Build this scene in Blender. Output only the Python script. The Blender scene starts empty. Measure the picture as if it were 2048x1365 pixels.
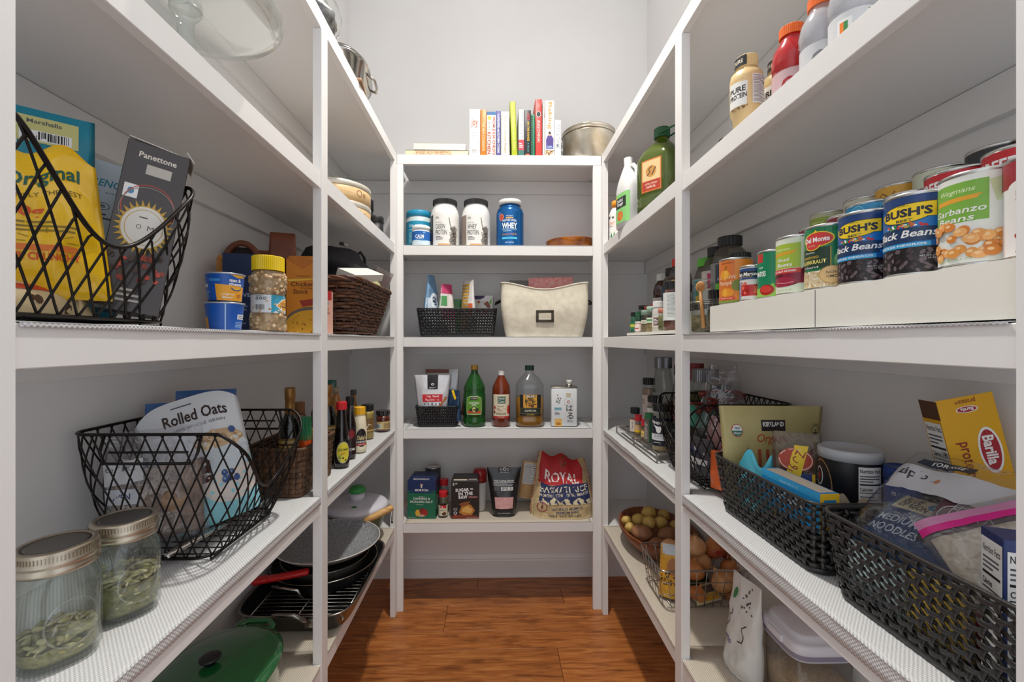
import bpy, bmesh, math, random
from mathutils import Vector, Matrix, noise as mnoise
random.seed(7)
PI = math.pi
SC = bpy.context.scene
COL = SC.collection
# ---------------------------------------------------------------- camera
FPX, EYE, YAW = 870.0, 1.406, math.radians(1.1)
cam = bpy.data.cameras.new('camera'); camo = bpy.data.objects.new('camera', cam); COL.objects.link(camo)
camo.location = (0, 0, EYE); camo.rotation_euler = (PI/2, 0, -YAW)
cam.sensor_width = 36.0; cam.lens = 36.0*FPX/2048; cam.shift_x = 17.3/2048; cam.clip_start = .02
SC.camera = camo
# ---------------------------------------------------------------- world, lamp, exposure
SC.view_settings.view_transform = 'Standard'; SC.view_settings.look = 'None'
SC.view_settings.gamma = 1.0; SC.view_settings.use_curve_mapping = False
SC.view_settings.exposure = -0.10
W = bpy.data.worlds.new('daylight'); SC.world = W; W.use_nodes = True
bgn = W.node_tree.nodes['Background']
bgn.inputs[0].default_value = (.90, .94, 1.0, 1); bgn.inputs[1].default_value = 1.20
def lamp(name, kind, loc, energy, col, size=None, rot=(0,0,0), sizey=None):
    l = bpy.data.lights.new(name, kind); l.energy = energy; l.color = col
    if kind == 'AREA':
        l.size = size
        if sizey: l.shape = 'RECTANGLE'; l.size_y = sizey
    elif size: l.shadow_soft_size = size
    o = bpy.data.objects.new(name, l); COL.objects.link(o); o.location = loc; o.rotation_euler = rot
    return o
DL = lamp('recessed_downlight', 'SPOT', (.06, 1.40, 3.60), 200, (1, .96, .89), .06); DL.data.spot_size = math.radians(112); DL.data.spot_blend = .75
lamp('added_upper_wall_fill', 'POINT', (.06, 1.40, 3.40), 8, (1, .99, .98), .08)  # added point light without a fixture, lifts the upper wall
# ---------------------------------------------------------------- materials
def lin(h):
    if isinstance(h, str):
        h = h.lstrip('#'); c = [int(h[i:i+2], 16)/255 for i in (0, 2, 4)]
    else: c = h
    return tuple(x/12.92 if x <= .04045 else ((x+.055)/1.055)**2.4 for x in c)
_M = {}
def M(col='#ffffff', rough=.5, metal=0, col2=None, scale=40, bump=0, bscale=90, spec=.5, coat=0, stretch=None, clearness=0):
    k = (col, rough, metal, col2, scale, bump, bscale, spec, coat, stretch, clearness)
    if k in _M: return _M[k]
    m = bpy.data.materials.new('surface'); m.use_nodes = True; nt = m.node_tree; b = nt.nodes['Principled BSDF']
    b.inputs['Base Color'].default_value = (*lin(col), 1); b.inputs['Roughness'].default_value = rough
    b.inputs['Metallic'].default_value = metal; b.inputs['Specular IOR Level'].default_value = spec
    b.inputs['Coat Weight'].default_value = coat
    if col2 or bump:
        tc = nt.nodes.new('ShaderNodeTexCoord'); src = tc.outputs['Object']
        if stretch:
            mp = nt.nodes.new('ShaderNodeMapping'); mp.inputs['Scale'].default_value = stretch
            nt.links.new(src, mp.inputs[0]); src = mp.outputs[0]
    if col2:
        n = nt.nodes.new('ShaderNodeTexNoise'); n.inputs['Scale'].default_value = scale; n.inputs['Detail'].default_value = 4
        r = nt.nodes.new('ShaderNodeValToRGB'); r.color_ramp.elements[0].position = .38; r.color_ramp.elements[1].position = .62
        r.color_ramp.elements[0].color = (*lin(col), 1); r.color_ramp.elements[1].color = (*lin(col2), 1)
        nt.links.new(src, n.inputs[0]); nt.links.new(n.outputs[0], r.inputs[0]); nt.links.new(r.outputs[0], b.inputs['Base Color'])
    if bump:
        n = nt.nodes.new('ShaderNodeTexNoise'); n.inputs['Scale'].default_value = bscale; n.inputs['Detail'].default_value = 3
        bp = nt.nodes.new('ShaderNodeBump'); bp.inputs['Strength'].default_value = bump; bp.inputs['Distance'].default_value = .004
        nt.links.new(src, n.inputs[0]); nt.links.new(n.outputs[0], bp.inputs['Height']); nt.links.new(bp.outputs[0], b.inputs['Normal'])
    if clearness:
        out = nt.nodes['Material Output']; t = nt.nodes.new('ShaderNodeBsdfTransparent'); mx = nt.nodes.new('ShaderNodeMixShader')
        t.inputs[0].default_value = (*[.35+.65*x for x in lin(col)], 1)
        mx.inputs[0].default_value = clearness; nt.links.new(b.outputs[0], mx.inputs[1]); nt.links.new(t.outputs[0], mx.inputs[2])
        nt.links.new(mx.outputs[0], out.inputs[0])
    _M[k] = m; return m
def clear(col='#f4f8f8', edge=.75, haze=0, hcol='#ffffff', rough=.03, bump=0, bscale=60, refl=.5):
    """thin clear glass or film: see-through face on, mirror-like at the edge"""
    k = ('clear', col, edge, haze, hcol, rough, bump, bscale, refl)
    if k in _M: return _M[k]
    m = bpy.data.materials.new('clear_film'); m.use_nodes = True; nt = m.node_tree; N = nt.nodes; L = nt.links
    N.remove(N['Principled BSDF']); out = N['Material Output']
    t = N.new('ShaderNodeBsdfTransparent'); g = N.new('ShaderNodeBsdfGlossy'); g.inputs['Roughness'].default_value = rough
    lw = N.new('ShaderNodeLayerWeight'); lw.inputs[0].default_value = .35
    r = N.new('ShaderNodeMapRange'); r.inputs['To Min'].default_value = .05*refl*2; r.inputs['To Max'].default_value = edge
    p = N.new('ShaderNodeMath'); p.operation = 'POWER'; p.inputs[1].default_value = 2.0
    L.new(lw.outputs['Facing'], p.inputs[0]); L.new(p.outputs[0], r.inputs[0])
    cm = N.new('ShaderNodeMix'); cm.data_type = 'RGBA'; cm.inputs[6].default_value = (*lin(col), 1); cm.inputs[7].default_value = (*[x*.8 for x in lin(col)], 1)
    L.new(p.outputs[0], cm.inputs[0]); L.new(cm.outputs[2], t.inputs[0])
    mx = N.new('ShaderNodeMixShader'); L.new(r.outputs[0], mx.inputs[0]); L.new(t.outputs[0], mx.inputs[1]); L.new(g.outputs[0], mx.inputs[2])
    last = mx
    if haze:
        d = N.new('ShaderNodeBsdfDiffuse'); d.inputs[0].default_value = (*lin(hcol), 1)
        m2 = N.new('ShaderNodeMixShader'); m2.inputs[0].default_value = haze
        L.new(mx.outputs[0], m2.inputs[1]); L.new(d.outputs[0], m2.inputs[2]); last = m2
    if bump:
        tc = N.new('ShaderNodeTexCoord'); n = N.new('ShaderNodeTexNoise'); n.inputs['Scale'].default_value = bscale; n.inputs['Detail'].default_value = 2; n.inputs['Distortion'].default_value = 1.5
        bp = N.new('ShaderNodeBump'); bp.inputs['Strength'].default_value = bump; bp.inputs['Distance'].default_value = .01
        L.new(tc.outputs['Object'], n.inputs[0]); L.new(n.outputs[0], bp.inputs['Height']); L.new(bp.outputs[0], g.inputs['Normal']); L.new(bp.outputs[0], lw.inputs['Normal'])
    L.new(last.outputs[0], out.inputs[0]); _M[k] = m; return m
# ---------------------------------------------------------------- mesh builder
class B:
    def __init__(s): s.bm = bmesh.new(); s.mats = []; s.X = Matrix.Identity(4); s.smooth = True
    def mi(s, m):
        if m not in s.mats: s.mats.append(m)
        return s.mats.index(m)
    def add(s, verts, faces, m, smooth=None):
        i = s.mi(m); vs = [s.bm.verts.new(s.X @ Vector(v)) for v in verts]; out = []
        for f in faces:
            try:
                q = s.bm.faces.new([vs[j] for j in f]); q.material_index = i; q.smooth = s.smooth if smooth is None else smooth; out.append(q)
            except ValueError: pass
        return out
    def grid(s, f, nu, nv, m, closed_u=False, closed_v=False, smooth=None):
        nu2 = nu if closed_u else nu+1; nv2 = nv if closed_v else nv+1
        vs = [f(i/nu, j/nv) for j in range(nv2) for i in range(nu2)]
        fs = [(j*nu2+i, j*nu2+(i+1) % nu2, ((j+1) % nv2)*nu2+(i+1) % nu2, ((j+1) % nv2)*nu2+i) for j in range(nv) for i in range(nu)]
        s.add(vs, fs, m, smooth); return s
    def box(s, c, d, m, bev=0, rot=None, seg=2):
        t = bmesh.new(); bmesh.ops.create_cube(t, size=1)
        for v in t.verts: v.co = Vector((v.co.x*d[0], v.co.y*d[1], v.co.z*d[2]))
        if bev: bmesh.ops.bevel(t, geom=t.edges[:], offset=min(bev, min(d)*.45), segments=seg, affect='EDGES', profile=.5)
        R = Matrix.Translation(Vector(c)) @ (rot or Matrix.Identity(4)); t.verts.index_update()
        s.add([R @ v.co for v in t.verts], [[v.index for v in f.verts] for f in t.faces], m, bool(bev) and seg > 1); t.free(); return s
    def loft(s, secs, m, n=36, cap=(True, True), smooth=None):
        """secs: (z, r) or (z, a, b, e[, ox, oy]) upright stack of rounded sections"""
        vs, fs = [], []
        for q in secs:
            z, a = q[0], q[1]; b = q[2] if len(q) > 2 else a; e = q[3] if len(q) > 3 else 2; ox = q[4] if len(q) > 4 else 0; oy = q[5] if len(q) > 5 else 0
            for i in range(n):
                t = 2*PI*i/n; x, y = sect(t, a, b, e); vs.append((ox+x, oy+y, z))
        for j in range(len(secs)-1):
            for i in range(n): fs.append((j*n+i, j*n+(i+1) % n, (j+1)*n+(i+1) % n, (j+1)*n+i))
        if cap[0]: fs.append(tuple(reversed(range(n))))
        if cap[1]: fs.append(tuple(range((len(secs)-1)*n, len(secs)*n)))
        s.add(vs, fs, m, smooth); return s
    def tube(s, pts, r, m, n=6, closed=False):
        P = [Vector(p) for p in pts]; k = len(P); vs, fs = [], []; up = None
        for i in range(k):
            a = P[(i-1) % k] if (closed or i > 0) else P[i]; b = P[(i+1) % k] if (closed or i < k-1) else P[i]
            d = (b-a); d = d.normalized() if d.length > 1e-9 else Vector((0, 0, 1))
            if up is None: up = d.orthogonal().normalized()
            up = up-d*up.dot(d); up = up.normalized() if up.length > 1e-6 else d.orthogonal().normalized()
            w = d.cross(up); rr = r(i/(k-1)) if callable(r) else r
            for j in range(n):
                t = 2*PI*j/n; vs.append(P[i]+(up*math.cos(t)+w*math.sin(t))*rr)
        for i in range(k if closed else k-1):
            for j in range(n): fs.append((i*n+j, i*n+(j+1) % n, ((i+1) % k)*n+(j+1) % n, ((i+1) % k)*n+j))
        if not closed: fs += [tuple(reversed(range(n))), tuple(range((k-1)*n, k*n))]
        s.add(vs, fs, m, True); return s
    def ball(s, c, d, m, n=12, rot=None, wob=0, seed=0):
        R = Matrix.Translation(Vector(c)) @ (rot or Matrix.Identity(4)); vs = []; k = n*2
        def f(u, v):
            a, p = 2*PI*u, PI*(v-.5); q = Vector((math.cos(a)*math.cos(p), math.sin(a)*math.cos(p), math.sin(p)))
            w = 1+wob*mnoise.noise(q*1.6+Vector((seed*3.1, seed, 0)))
            return R @ Vector((q.x*d[0]*w, q.y*d[1]*w, q.z*d[2]*w))
        s.grid(f, k, n, m, closed_u=True); return s
    def prism(s, pts, y0, y1, m, bev=0):
        n = len(pts); vs = [(x, y0, z) for x, z in pts]+[(x, y1, z) for x, z in pts]
        fs = [tuple(range(n)), tuple(reversed(range(n, 2*n)))]+[(i, i+n, (i+1) % n+n, (i+1) % n) for i in range(n)]
        s.add(vs, fs, m, False); return s
    def obj(s, name, parent=None, solid=0, sub=0):
        me = bpy.data.meshes.new(name)
        bmesh.ops.remove_doubles(s.bm, verts=s.bm.verts[:], dist=1e-6) if len(s.bm.verts) < 60000 and not getattr(s, 'nomerge', False) else None
        if not getattr(s, 'nonorm', False): bmesh.ops.recalc_face_normals(s.bm, faces=s.bm.faces[:])
        s.bm.to_mesh(me); s.bm.free()
        for m in s.mats: me.materials.append(m)
        o = bpy.data.objects.new(name, me); COL.objects.link(o)
        if parent: o.parent = parent
        if solid:
            md = o.modifiers.new('thickness', 'SOLIDIFY'); md.thickness = solid; md.offset = 0
        if sub:
            md = o.modifiers.new('rounding', 'SUBSURF'); md.levels = md.render_levels = sub
        return o
def sect(t, a, b, e):
    c, q = math.cos(t), math.sin(t)
    if e == 2: return a*c, b*q
    return a*math.copysign(abs(c)**(2/e), c), b*math.copysign(abs(q)**(2/e), q)
# ---------------------------------------------------------------- scene bookkeeping
def tag(o, label, cat, group=None, kind=None):
    if label: o['label'] = label
    if cat: o['category'] = cat
    if group: o['group'] = group
    if kind: o['kind'] = kind
    return o
def thing(name, label, cat, loc=(0, 0, 0), rz=0, group=None, rx=0, ry=0):
    o = bpy.data.objects.new(name, None); COL.objects.link(o); o.empty_display_size = .03
    o.location = loc; o.rotation_euler = (math.radians(rx), math.radians(ry), math.radians(rz)); return tag(o, label, cat, group)
def place(o, loc, rz=0, rx=0, ry=0):
    o.location = loc; o.rotation_euler = (math.radians(rx), math.radians(ry), math.radians(rz)); return o
def copy_thing(o, loc, rz=0, label=None, group=None):
    def cp(q, par):
        c = q.copy(); COL.objects.link(c)
        if par: c.parent = par
        for ch in list(q.children): cp(ch, c)
        return c
    c = cp(o, None); c.location = loc; c.rotation_euler = (0, 0, math.radians(rz))
    if label: c['label'] = label
    if group: c['group'] = group
    return c
# sight lines: where does the view through a point of the photograph meet a plane of the room
def sight(px, py):
    u, v = (px-1006.7)/FPX, (682.5-py)/FPX
    return Vector((math.sin(YAW)+u*math.cos(YAW), math.cos(YAW)-u*math.sin(YAW), v))
def onz(px, py, z): d = sight(px, py); return d*((z-EYE)/d.z)+Vector((0, 0, EYE))
def onx(px, x, py=682.5): d = sight(px, py); return d*(x/d.x)+Vector((0, 0, EYE))
def ony(px, y, py=682.5): d = sight(px, py); return d*(y/d.y)+Vector((0, 0, EYE))
# ---------------------------------------------------------------- printed artwork (flat shapes laid on a surface)
_T = {}
def textmesh(s, bold=0, it=0):
    k = (s, bold, it)
    if k in _T: return _T[k]
    cu = bpy.data.curves.new('t', 'FONT'); cu.body = s; cu.offset = bold; cu.shear = it; cu.resolution_u = 2; cu.fill_mode = 'FRONT'
    o = bpy.data.objects.new('t', cu); me = bpy.data.meshes.new_from_object(o)
    vs = [(v.co.x, v.co.y) for v in me.vertices]; fs = [tuple(p.vertices) for p in me.polygons]
    bpy.data.objects.remove(o); bpy.data.curves.remove(cu); bpy.data.meshes.remove(me)
    if vs:
        x0 = min(v[0] for v in vs); x1 = max(v[0] for v in vs); y0 = min(v[1] for v in vs); y1 = max(v[1] for v in vs)
        vs = [((x-x0)/max(1e-6, x1-x0)-.5, (y-y0)/max(1e-6, y1-y0)-.5) for x, y in vs]
    _T[k] = (vs, fs); return _T[k]
class Art:
    """draws on b through f(u, v, d) -> point; step: how finely shapes bend with the surface"""
    def __init__(s, b, f, step=.006, d0=.0004, stepv=None, eps=.00004, clip=None):
        s.b, s.f, s.step, s.d, s.eps, s.stepv, s.clip = b, f, step, d0, eps, stepv, clip
    def _put(s, vs, fs, m):
        t = bmesh.new(); V = [t.verts.new((x, y, 0)) for x, y in vs]
        for f in fs:
            try: t.faces.new([V[i] for i in f])
            except ValueError: pass
        if s.clip:
            for co, no in (((s.clip[0], 0, 0), (-1, 0, 0)), ((s.clip[2], 0, 0), (1, 0, 0)), ((0, s.clip[1], 0), (0, -1, 0)), ((0, s.clip[3], 0), (0, 1, 0))):
                g = t.verts[:]+t.edges[:]+t.faces[:]
                if g and any((v.co-Vector(co)).dot(Vector(no)) > 1e-7 for v in t.verts): bmesh.ops.bisect_plane(t, geom=g, plane_co=co, plane_no=no, clear_outer=True)
            if not t.faces: t.free(); return
        for ax, st in ((0, s.step), (1, s.stepv)):
            if not st: continue
            lo = min(v.co[ax] for v in t.verts); hi = max(v.co[ax] for v in t.verts)
            no = (1, 0, 0) if ax == 0 else (0, 1, 0); k = math.floor(lo/st)+1
            while k*st < hi-1e-6:
                bmesh.ops.bisect_plane(t, geom=t.verts[:]+t.edges[:]+t.faces[:], plane_co=(k*st, k*st, 0), plane_no=no); k += 1
        t.verts.index_update()
        s.b.add([s.f(v.co.x, v.co.y, s.d) for v in t.verts], [[v.index for v in f.verts] for f in t.faces], m, True)
        t.free(); s.d += s.eps
    def poly(s, pts, m): s._put(pts, [tuple(range(len(pts)))], m); return s
    def rect(s, u0, v0, u1, v1, m): return s.poly([(u0, v0), (u1, v0), (u1, v1), (u0, v1)], m)
    def ell(s, cx, cy, rx, ry, m, n=24, rot=0, a0=0, a1=360):
        R = math.radians(rot); P = []
        for i in range(n if a1-a0 >= 360 else n+1):
            t = math.radians(a0+(a1-a0)*i/n); x, y = rx*math.cos(t), ry*math.sin(t)
            P.append((cx+x*math.cos(R)-y*math.sin(R), cy+x*math.sin(R)+y*math.cos(R)))
        return s.poly(P, m)
    def ring(s, cx, cy, rx, ry, w, m, n=28):
        o = [(cx+rx*math.cos(2*PI*i/n), cy+ry*math.sin(2*PI*i/n)) for i in range(n)]
        q = [(cx+(rx-w)*math.cos(2*PI*i/n), cy+(ry-w)*math.sin(2*PI*i/n)) for i in range(n)]
        s._put(o+q, [(i, (i+1) % n, n+(i+1) % n, n+i) for i in range(n)], m); return s
    def line(s, pts, w, m):
        vs, fs = [], []
        for i, (x, y) in enumerate(pts):
            a = pts[max(0, i-1)]; b = pts[min(len(pts)-1, i+1)]; dx, dy = b[0]-a[0], b[1]-a[1]; l = math.hypot(dx, dy) or 1
            vs += [(x-dy/l*w/2, y+dx/l*w/2), (x+dy/l*w/2, y-dx/l*w/2)]
        fs = [(2*i, 2*i+1, 2*i+3, 2*i+2) for i in range(len(pts)-1)]
        s._put(vs, fs, m); return s
    def text(s, t, cx, cy, w, h, m, bold=0, it=0, rot=0, arc=0):
        vs, fs = textmesh(t, bold, it)
        if not vs: return s
        R = math.radians(rot); c, q = math.cos(R), math.sin(R); P = []
        for x, y in vs:
            X, Y = x*w, y*h
            if arc: Y += arc*(1-(2*x)**2)
            P.append((cx+X*c-Y*q, cy+X*q+Y*c))
        s._put(P, fs, m); return s
    def lines(s, u0, v0, u1, v1, n, m, fill=.45, seed=1):
        """rows too small to read: thin bars of uneven length"""
        r = random.Random(seed); h = (v1-v0)/n; vs, fs = [], []
        for i in range(n):
            e = u0+(u1-u0)*r.uniform(.6, 1); y = v1-(i+.5)*h; k = len(vs)
            vs += [(u0, y-h*fill/2), (e, y-h*fill/2), (e, y+h*fill/2), (u0, y+h*fill/2)]; fs.append((k, k+1, k+2, k+3))
        s._put(vs, fs, m); return s
    def dots(s, u0, v0, u1, v1, n, rx, ry, ms, seed=1, inside=None):
        r = random.Random(seed); by = {}
        for i in range(n):
            x, y = r.uniform(u0, u1), r.uniform(v0, v1)
            if inside and not inside(x, y): continue
            by.setdefault(i % len(ms), []).append((x, y, r.uniform(0, PI), r.uniform(.7, 1.2)))
        for j, L in by.items():
            vs, fs = [], []
            for x, y, a, k in L:
                b0 = len(vs)
                for t in range(8):
                    p, q = rx*k*math.cos(t*PI/4), ry*k*math.sin(t*PI/4); vs.append((x+p*math.cos(a)-q*math.sin(a), y+p*math.sin(a)+q*math.cos(a)))
                fs.append(tuple(range(b0, b0+8)))
            st, sv = s.step, s.stepv; s.step = s.stepv = None; s._put(vs, fs, ms[j]); s.step, s.stepv = st, sv
        return s
    def barcode(s, u0, v0, u1, v1, seed=3):
        s.rect(u0, v0, u1, v1, WHITE); r = random.Random(seed); x = u0+(u1-u0)*.06; vs, fs = [], []; e = u1-(u1-u0)*.06
        while x < e:
            w = (u1-u0)*r.choice((.012, .02, .035)); k = len(vs); vs += [(x, v0+(v1-v0)*.1), (x+w, v0+(v1-v0)*.1), (x+w, v1-(v1-v0)*.06), (x, v1-(v1-v0)*.06)]; fs.append((k, k+1, k+2, k+3)); x += w+(u1-u0)*r.choice((.012, .025))
        s._put(vs, fs, BLACK); return s
    def facts(s, u0, v0, u1, v1, cal='', seed=2, title=True):
        """a nutrition table"""
        w, h = u1-u0, v1-v0; s.rect(u0, v0, u1, v1, PAPER)
        if title: s.text('Nutrition Facts', (u0+u1)/2, v1-h*.05, w*.9, h*.05, BLACK, .02)
        s.lines(u0+w*.05, v1-h*.2, u1-w*.1, v1-h*.1, 3, INK, seed=seed); s.rect(u0+w*.04, v1-h*.235, u1-w*.04, v1-h*.215, BLACK)
        s.text('Calories', u0+w*.3, v1-h*.285, w*.5, h*.045, BLACK, .02)
        if cal: s.text(cal, u1-w*.2, v1-h*.28, w*.28, h*.06, BLACK, .02)
        s.rect(u0+w*.04, v1-h*.335, u1-w*.04, v1-h*.325, BLACK); s.lines(u0+w*.05, v0+h*.04, u1-w*.1, v1-h*.36, 14, INK, .3, seed+1); return s
WHITE = M('#f2f2f0', .45); BLACK = M('#141416', .5); PAPER = M('#e9e9e6', .55); INK = M('#5a5a60', .6)
def around(a, b=None, e=2, z0=0, phi=0):
    """surface of an upright rounded body; u runs along the skin from the front (-Y), v is height"""
    b = b or a; N = 360; P = [sect(-PI/2+2*PI*i/N, a, b, e) for i in range(N+1)]; S = [0]
    for i in range(N): S.append(S[-1]+math.hypot(P[i+1][0]-P[i][0], P[i+1][1]-P[i][1]))
    T = S[-1]; ph = phi/360*T
    def f(u, v, d):
        q = (u+ph) % T; lo, hi = 0, N
        while hi-lo > 1:
            m = (lo+hi)//2
            if S[m] <= q: lo = m
            else: hi = m
        t = (q-S[lo])/max(1e-9, S[hi]-S[lo]); x = P[lo][0]+(P[hi][0]-P[lo][0])*t; y = P[lo][1]+(P[hi][1]-P[lo][1])*t
        dx, dy = P[hi][0]-P[lo][0], P[hi][1]-P[lo][1]; l = math.hypot(dx, dy) or 1
        return Vector((x+dy/l*d, y-dx/l*d, z0+v))
    return f
def face(side, w, dpt, h):
    """one face of a box standing on z=0, centred; u from its middle, v from its foot"""
    if side == 'front': return lambda u, v, d: Vector((u, -dpt/2-d, v))
    if side == 'back': return lambda u, v, d: Vector((-u, dpt/2+d, v))
    if side == 'left': return lambda u, v, d: Vector((-w/2-d, -u, v))
    if side == 'right': return lambda u, v, d: Vector((w/2+d, u, v))
    if side == 'top': return lambda u, v, d: Vector((u, v, h+d))
# ================================================================ the room
LV = [.458, .948, 1.425, 1.902, 2.375]            # shelf tops
XL, XR, YB = -.510, .557, 2.265                   # front planes of the three runs of shelves
WL, WR, WB, YN, HC = -.868, .915, 2.60, -.25, 3.62
PAINT = M('#ebe9e7', .36, col2='#e8e6e4', scale=3)
WALLP = M('#ecebea', .55, col2='#e9e7e6', scale=2)
def struct(o, label=None): o['kind'] = 'structure'; return o
def slab(name, a, b, m):
    q = B(); c = [(a[i]+b[i])/2 for i in range(3)]; q.box(c, [abs(b[i]-a[i]) for i in range(3)], m); return struct(q.obj(name))
slab('wall_left', (WL-.1, YN, 0), (WL, WB+.1, HC), WALLP)
slab('wall_right', (WR, YN, 0), (WR+.1, WB+.1, HC), WALLP)
slab('wall_back', (WL, WB, 0), (WR, WB+.1, HC), WALLP)
slab('ceiling', (WL-.1, YN-.1, HC), (WR+.1, WB+.1, HC+.1), WALLP)
def baseboard(name, pts, m=PAINT):
    q = B(); prof = [(0, 0), (.018, 0), (.018, .012), (.014, .016), (.014, .098), (.011, .104), (.012, .112), (.008, .124), (.004, .133), (0, .136)]
    (x0, y0), (x1, y1), (nx, ny) = pts
    vs = [(x+nx*p, y+ny*p, z) for (x, y) in ((x0, y0), (x1, y1)) for p, z in prof]; n = len(prof)
    q.add(vs, [(i, i+1, n+i+1, n+i) for i in range(n-1)]+[tuple(range(n)), tuple(range(n, 2*n))], m, False); return struct(q.obj(name))
baseboard('baseboard_back', ((WL, WB), (WR, WB), (0, -1)))
baseboard('baseboard_left', ((WL, YN), (WL, WB-.018), (1, 0)))
baseboard('baseboard_right', ((WR, YN), (WR, WB-.018), (-1, 0)))
# floor: boards running left to right, each with its own tone
def wood_floor():
    m = bpy.data.materials.new('floor_wood'); m.use_nodes = True; nt = m.node_tree; N = nt.nodes; L = nt.links; b = N['Principled BSDF']
    tc = N.new('ShaderNodeTexCoord'); geo = N.new('ShaderNodeNewGeometry')
    ad = N.new('ShaderNodeVectorMath'); ad.operation = 'MULTIPLY_ADD'; ad.inputs[1].default_value = (3, 3, 3)
    L.new(geo.outputs['Random Per Island'], ad.inputs[0]); L.new(tc.outputs['Object'], ad.inputs[2])
    mp = N.new('ShaderNodeMapping'); mp.inputs['Scale'].default_value = (2.2, 26, 1); L.new(ad.outputs[0], mp.inputs[0])
    n = N.new('ShaderNodeTexNoise'); n.inputs['Scale'].default_value = 2.4; n.inputs['Detail'].default_value = 7; n.inputs['Roughness'].default_value = .6; n.inputs['Distortion'].default_value = .8
    L.new(mp.outputs[0], n.inputs[0])
    r = N.new('ShaderNodeValToRGB'); e = r.color_ramp.elements; e[0].position = .25; e[0].color = (*lin('#6b3a1b'), 1); e[1].position = .72; e[1].color = (*lin('#c98648'), 1)
    k = e.new(.48); k.color = (*lin('#a8632f'), 1)
    L.new(n.outputs[0], r.inputs[0])
    mp2 = N.new('ShaderNodeMapping'); mp2.inputs['Scale'].default_value = (3, 9, 1); L.new(ad.outputs[0], mp2.inputs[0])
    n2 = N.new('ShaderNodeTexNoise'); n2.inputs['Scale'].default_value = 2.2; n2.inputs['Detail'].default_value = 5; L.new(mp2.outputs[0], n2.inputs[0])
    r2 = N.new('ShaderNodeValToRGB'); r2.color_ramp.elements[0].position = .3; r2.color_ramp.elements[0].color = (.25, .2, .18, 1); r2.color_ramp.elements[1].position = .46; r2.color_ramp.elements[1].color = (1, 1, 1, 1); L.new(n2.outputs[0], r2.inputs[0])
    mu = N.new('ShaderNodeMix'); mu.data_type = 'RGBA'; mu.blend_type = 'MULTIPLY'; mu.inputs[0].default_value = .55
    L.new(r.outputs[0], mu.inputs[6]); L.new(r2.outputs[0], mu.inputs[7])
    hs = N.new('ShaderNodeHueSaturation'); mr = N.new('ShaderNodeMapRange'); mr.inputs['To Min'].default_value = .82; mr.inputs['To Max'].default_value = 1.12
    L.new(geo.outputs['Random Per Island'], mr.inputs[0]); L.new(mr.outputs[0], hs.inputs['Value']); L.new(mu.outputs[2], hs.inputs['Color'])
    L.new(hs.outputs[0], b.inputs['Base Color']); b.inputs['Roughness'].default_value = .33
    bp = N.new('ShaderNodeBump'); bp.inputs['Strength'].default_value = .25; bp.inputs['Distance'].default_value = .002; L.new(n.outputs[0], bp.inputs['Height']); L.new(bp.outputs[0], b.inputs['Normal'])
    q = B(); q.nomerge = True; q.box((.02, 1.0, -.02), (2.2, 3.6, .02), M('#1b0d06', .8))
    ys = [-.8, -.6, -.42, -.2, -.02, .2, .34, .56, .78, .9, 1.12, 1.34, 1.46, 1.72, 1.985, 2.108, 2.322, 2.47, 2.63]
    cuts = {13: [.285], 14: [-.60], 15: [-.25], 16: [.37], 17: [-.1]}
    for i in range(len(ys)-1):
        c = [-1.0]+(cuts.get(i) or [random.uniform(-.7, .7)])+[1.0]
        for a, b_ in zip(c, c[1:]):
            q.box(((a+b_)/2, (ys[i]+ys[i+1])/2, -.005), (b_-a-.0016, ys[i+1]-ys[i]-.0016, .01), m, .0012, seg=1)
    return struct(q.obj('floor'))
wood_floor()
# ---------------------------------------------------------------- built-in shelving
LT = .05
def shelving(label, kind):
    t = thing('shelving_unit', label, 'shelves')
    def part(name, a, b, bev=.0012):
        q = B(); q.box([(a[i]+b[i])/2 for i in range(3)], [abs(b[i]-a[i]) for i in range(3)], PAINT, bev, seg=1); return q.obj(name, t)
    y0 = .40
    for z in LV:
        if kind == 'back':
            q = B(); q.box((.0235, (YB+.025+WB)/2, z-.0105), (1.064, WB-YB-.026, .019), PAINT)
            if z > 2.3: q.box((.0235, YB+.0135, z-.0245), (1.064, .024, LT), PAINT, .0012, seg=1)
            else: q.box((.018, YB+.0135, z-.0245), (.989, .024, LT), PAINT, .0012, seg=1)
            q.obj('shelf', t)
            if z > LV[0]+.1 or z > 2: part('cleat', (-.565, WB-.02, z-.02-.075), (.61, WB, z-.021))
        else:
            s = -1 if kind == 'left' else 1; xf, xw = (XL, WL) if s < 0 else (XR, WR)
            xi = xf+s*.019; q = B(); q.box(((xi+xw)/2, (y0+WB)/2, z-.0105), (abs(xw-xi), WB-y0, .019), PAINT)
            q.box((xf+s*.010, (y0+YB)/2, z-.0245), (.020, YB-y0, LT), PAINT, .0012, seg=1); q.obj('shelf', t)
            part('cleat', (xw-s*.02, y0, z-.02-.075), (xw, WB, z-.021))
            if z > LV[0]: part('cleat', (xf+s*.057, WB-.02, z-.02-.075), (xw-s*.022, WB, z-.021))
    top = LV[-1]-.0505
    if kind == 'back':
        part('post', (-.524, YB+.0008, 0), (-.477, YB+.024, top)); part('post', (.513, YB+.0008, 0), (.560, YB+.024, top))
    else:
        xf = XL if kind == 'left' else XR; s = -1 if kind == 'left' else 1
        for a, b in ((.405, .471 if s < 0 else .453), (1.283, 1.329), (YB-.045, YB-.003)):
            part('post', (xf-s*.003, a, 0), (xf+s*.0235, b, top))
    return t
shelving('white painted built-in shelves along the left wall, holding wire baskets and pans', 'left')
shelving('white painted built-in shelves along the right wall, holding cans and spice jars', 'right')
shelving('white painted built-in shelves across the back wall between the two side runs', 'back')
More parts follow.
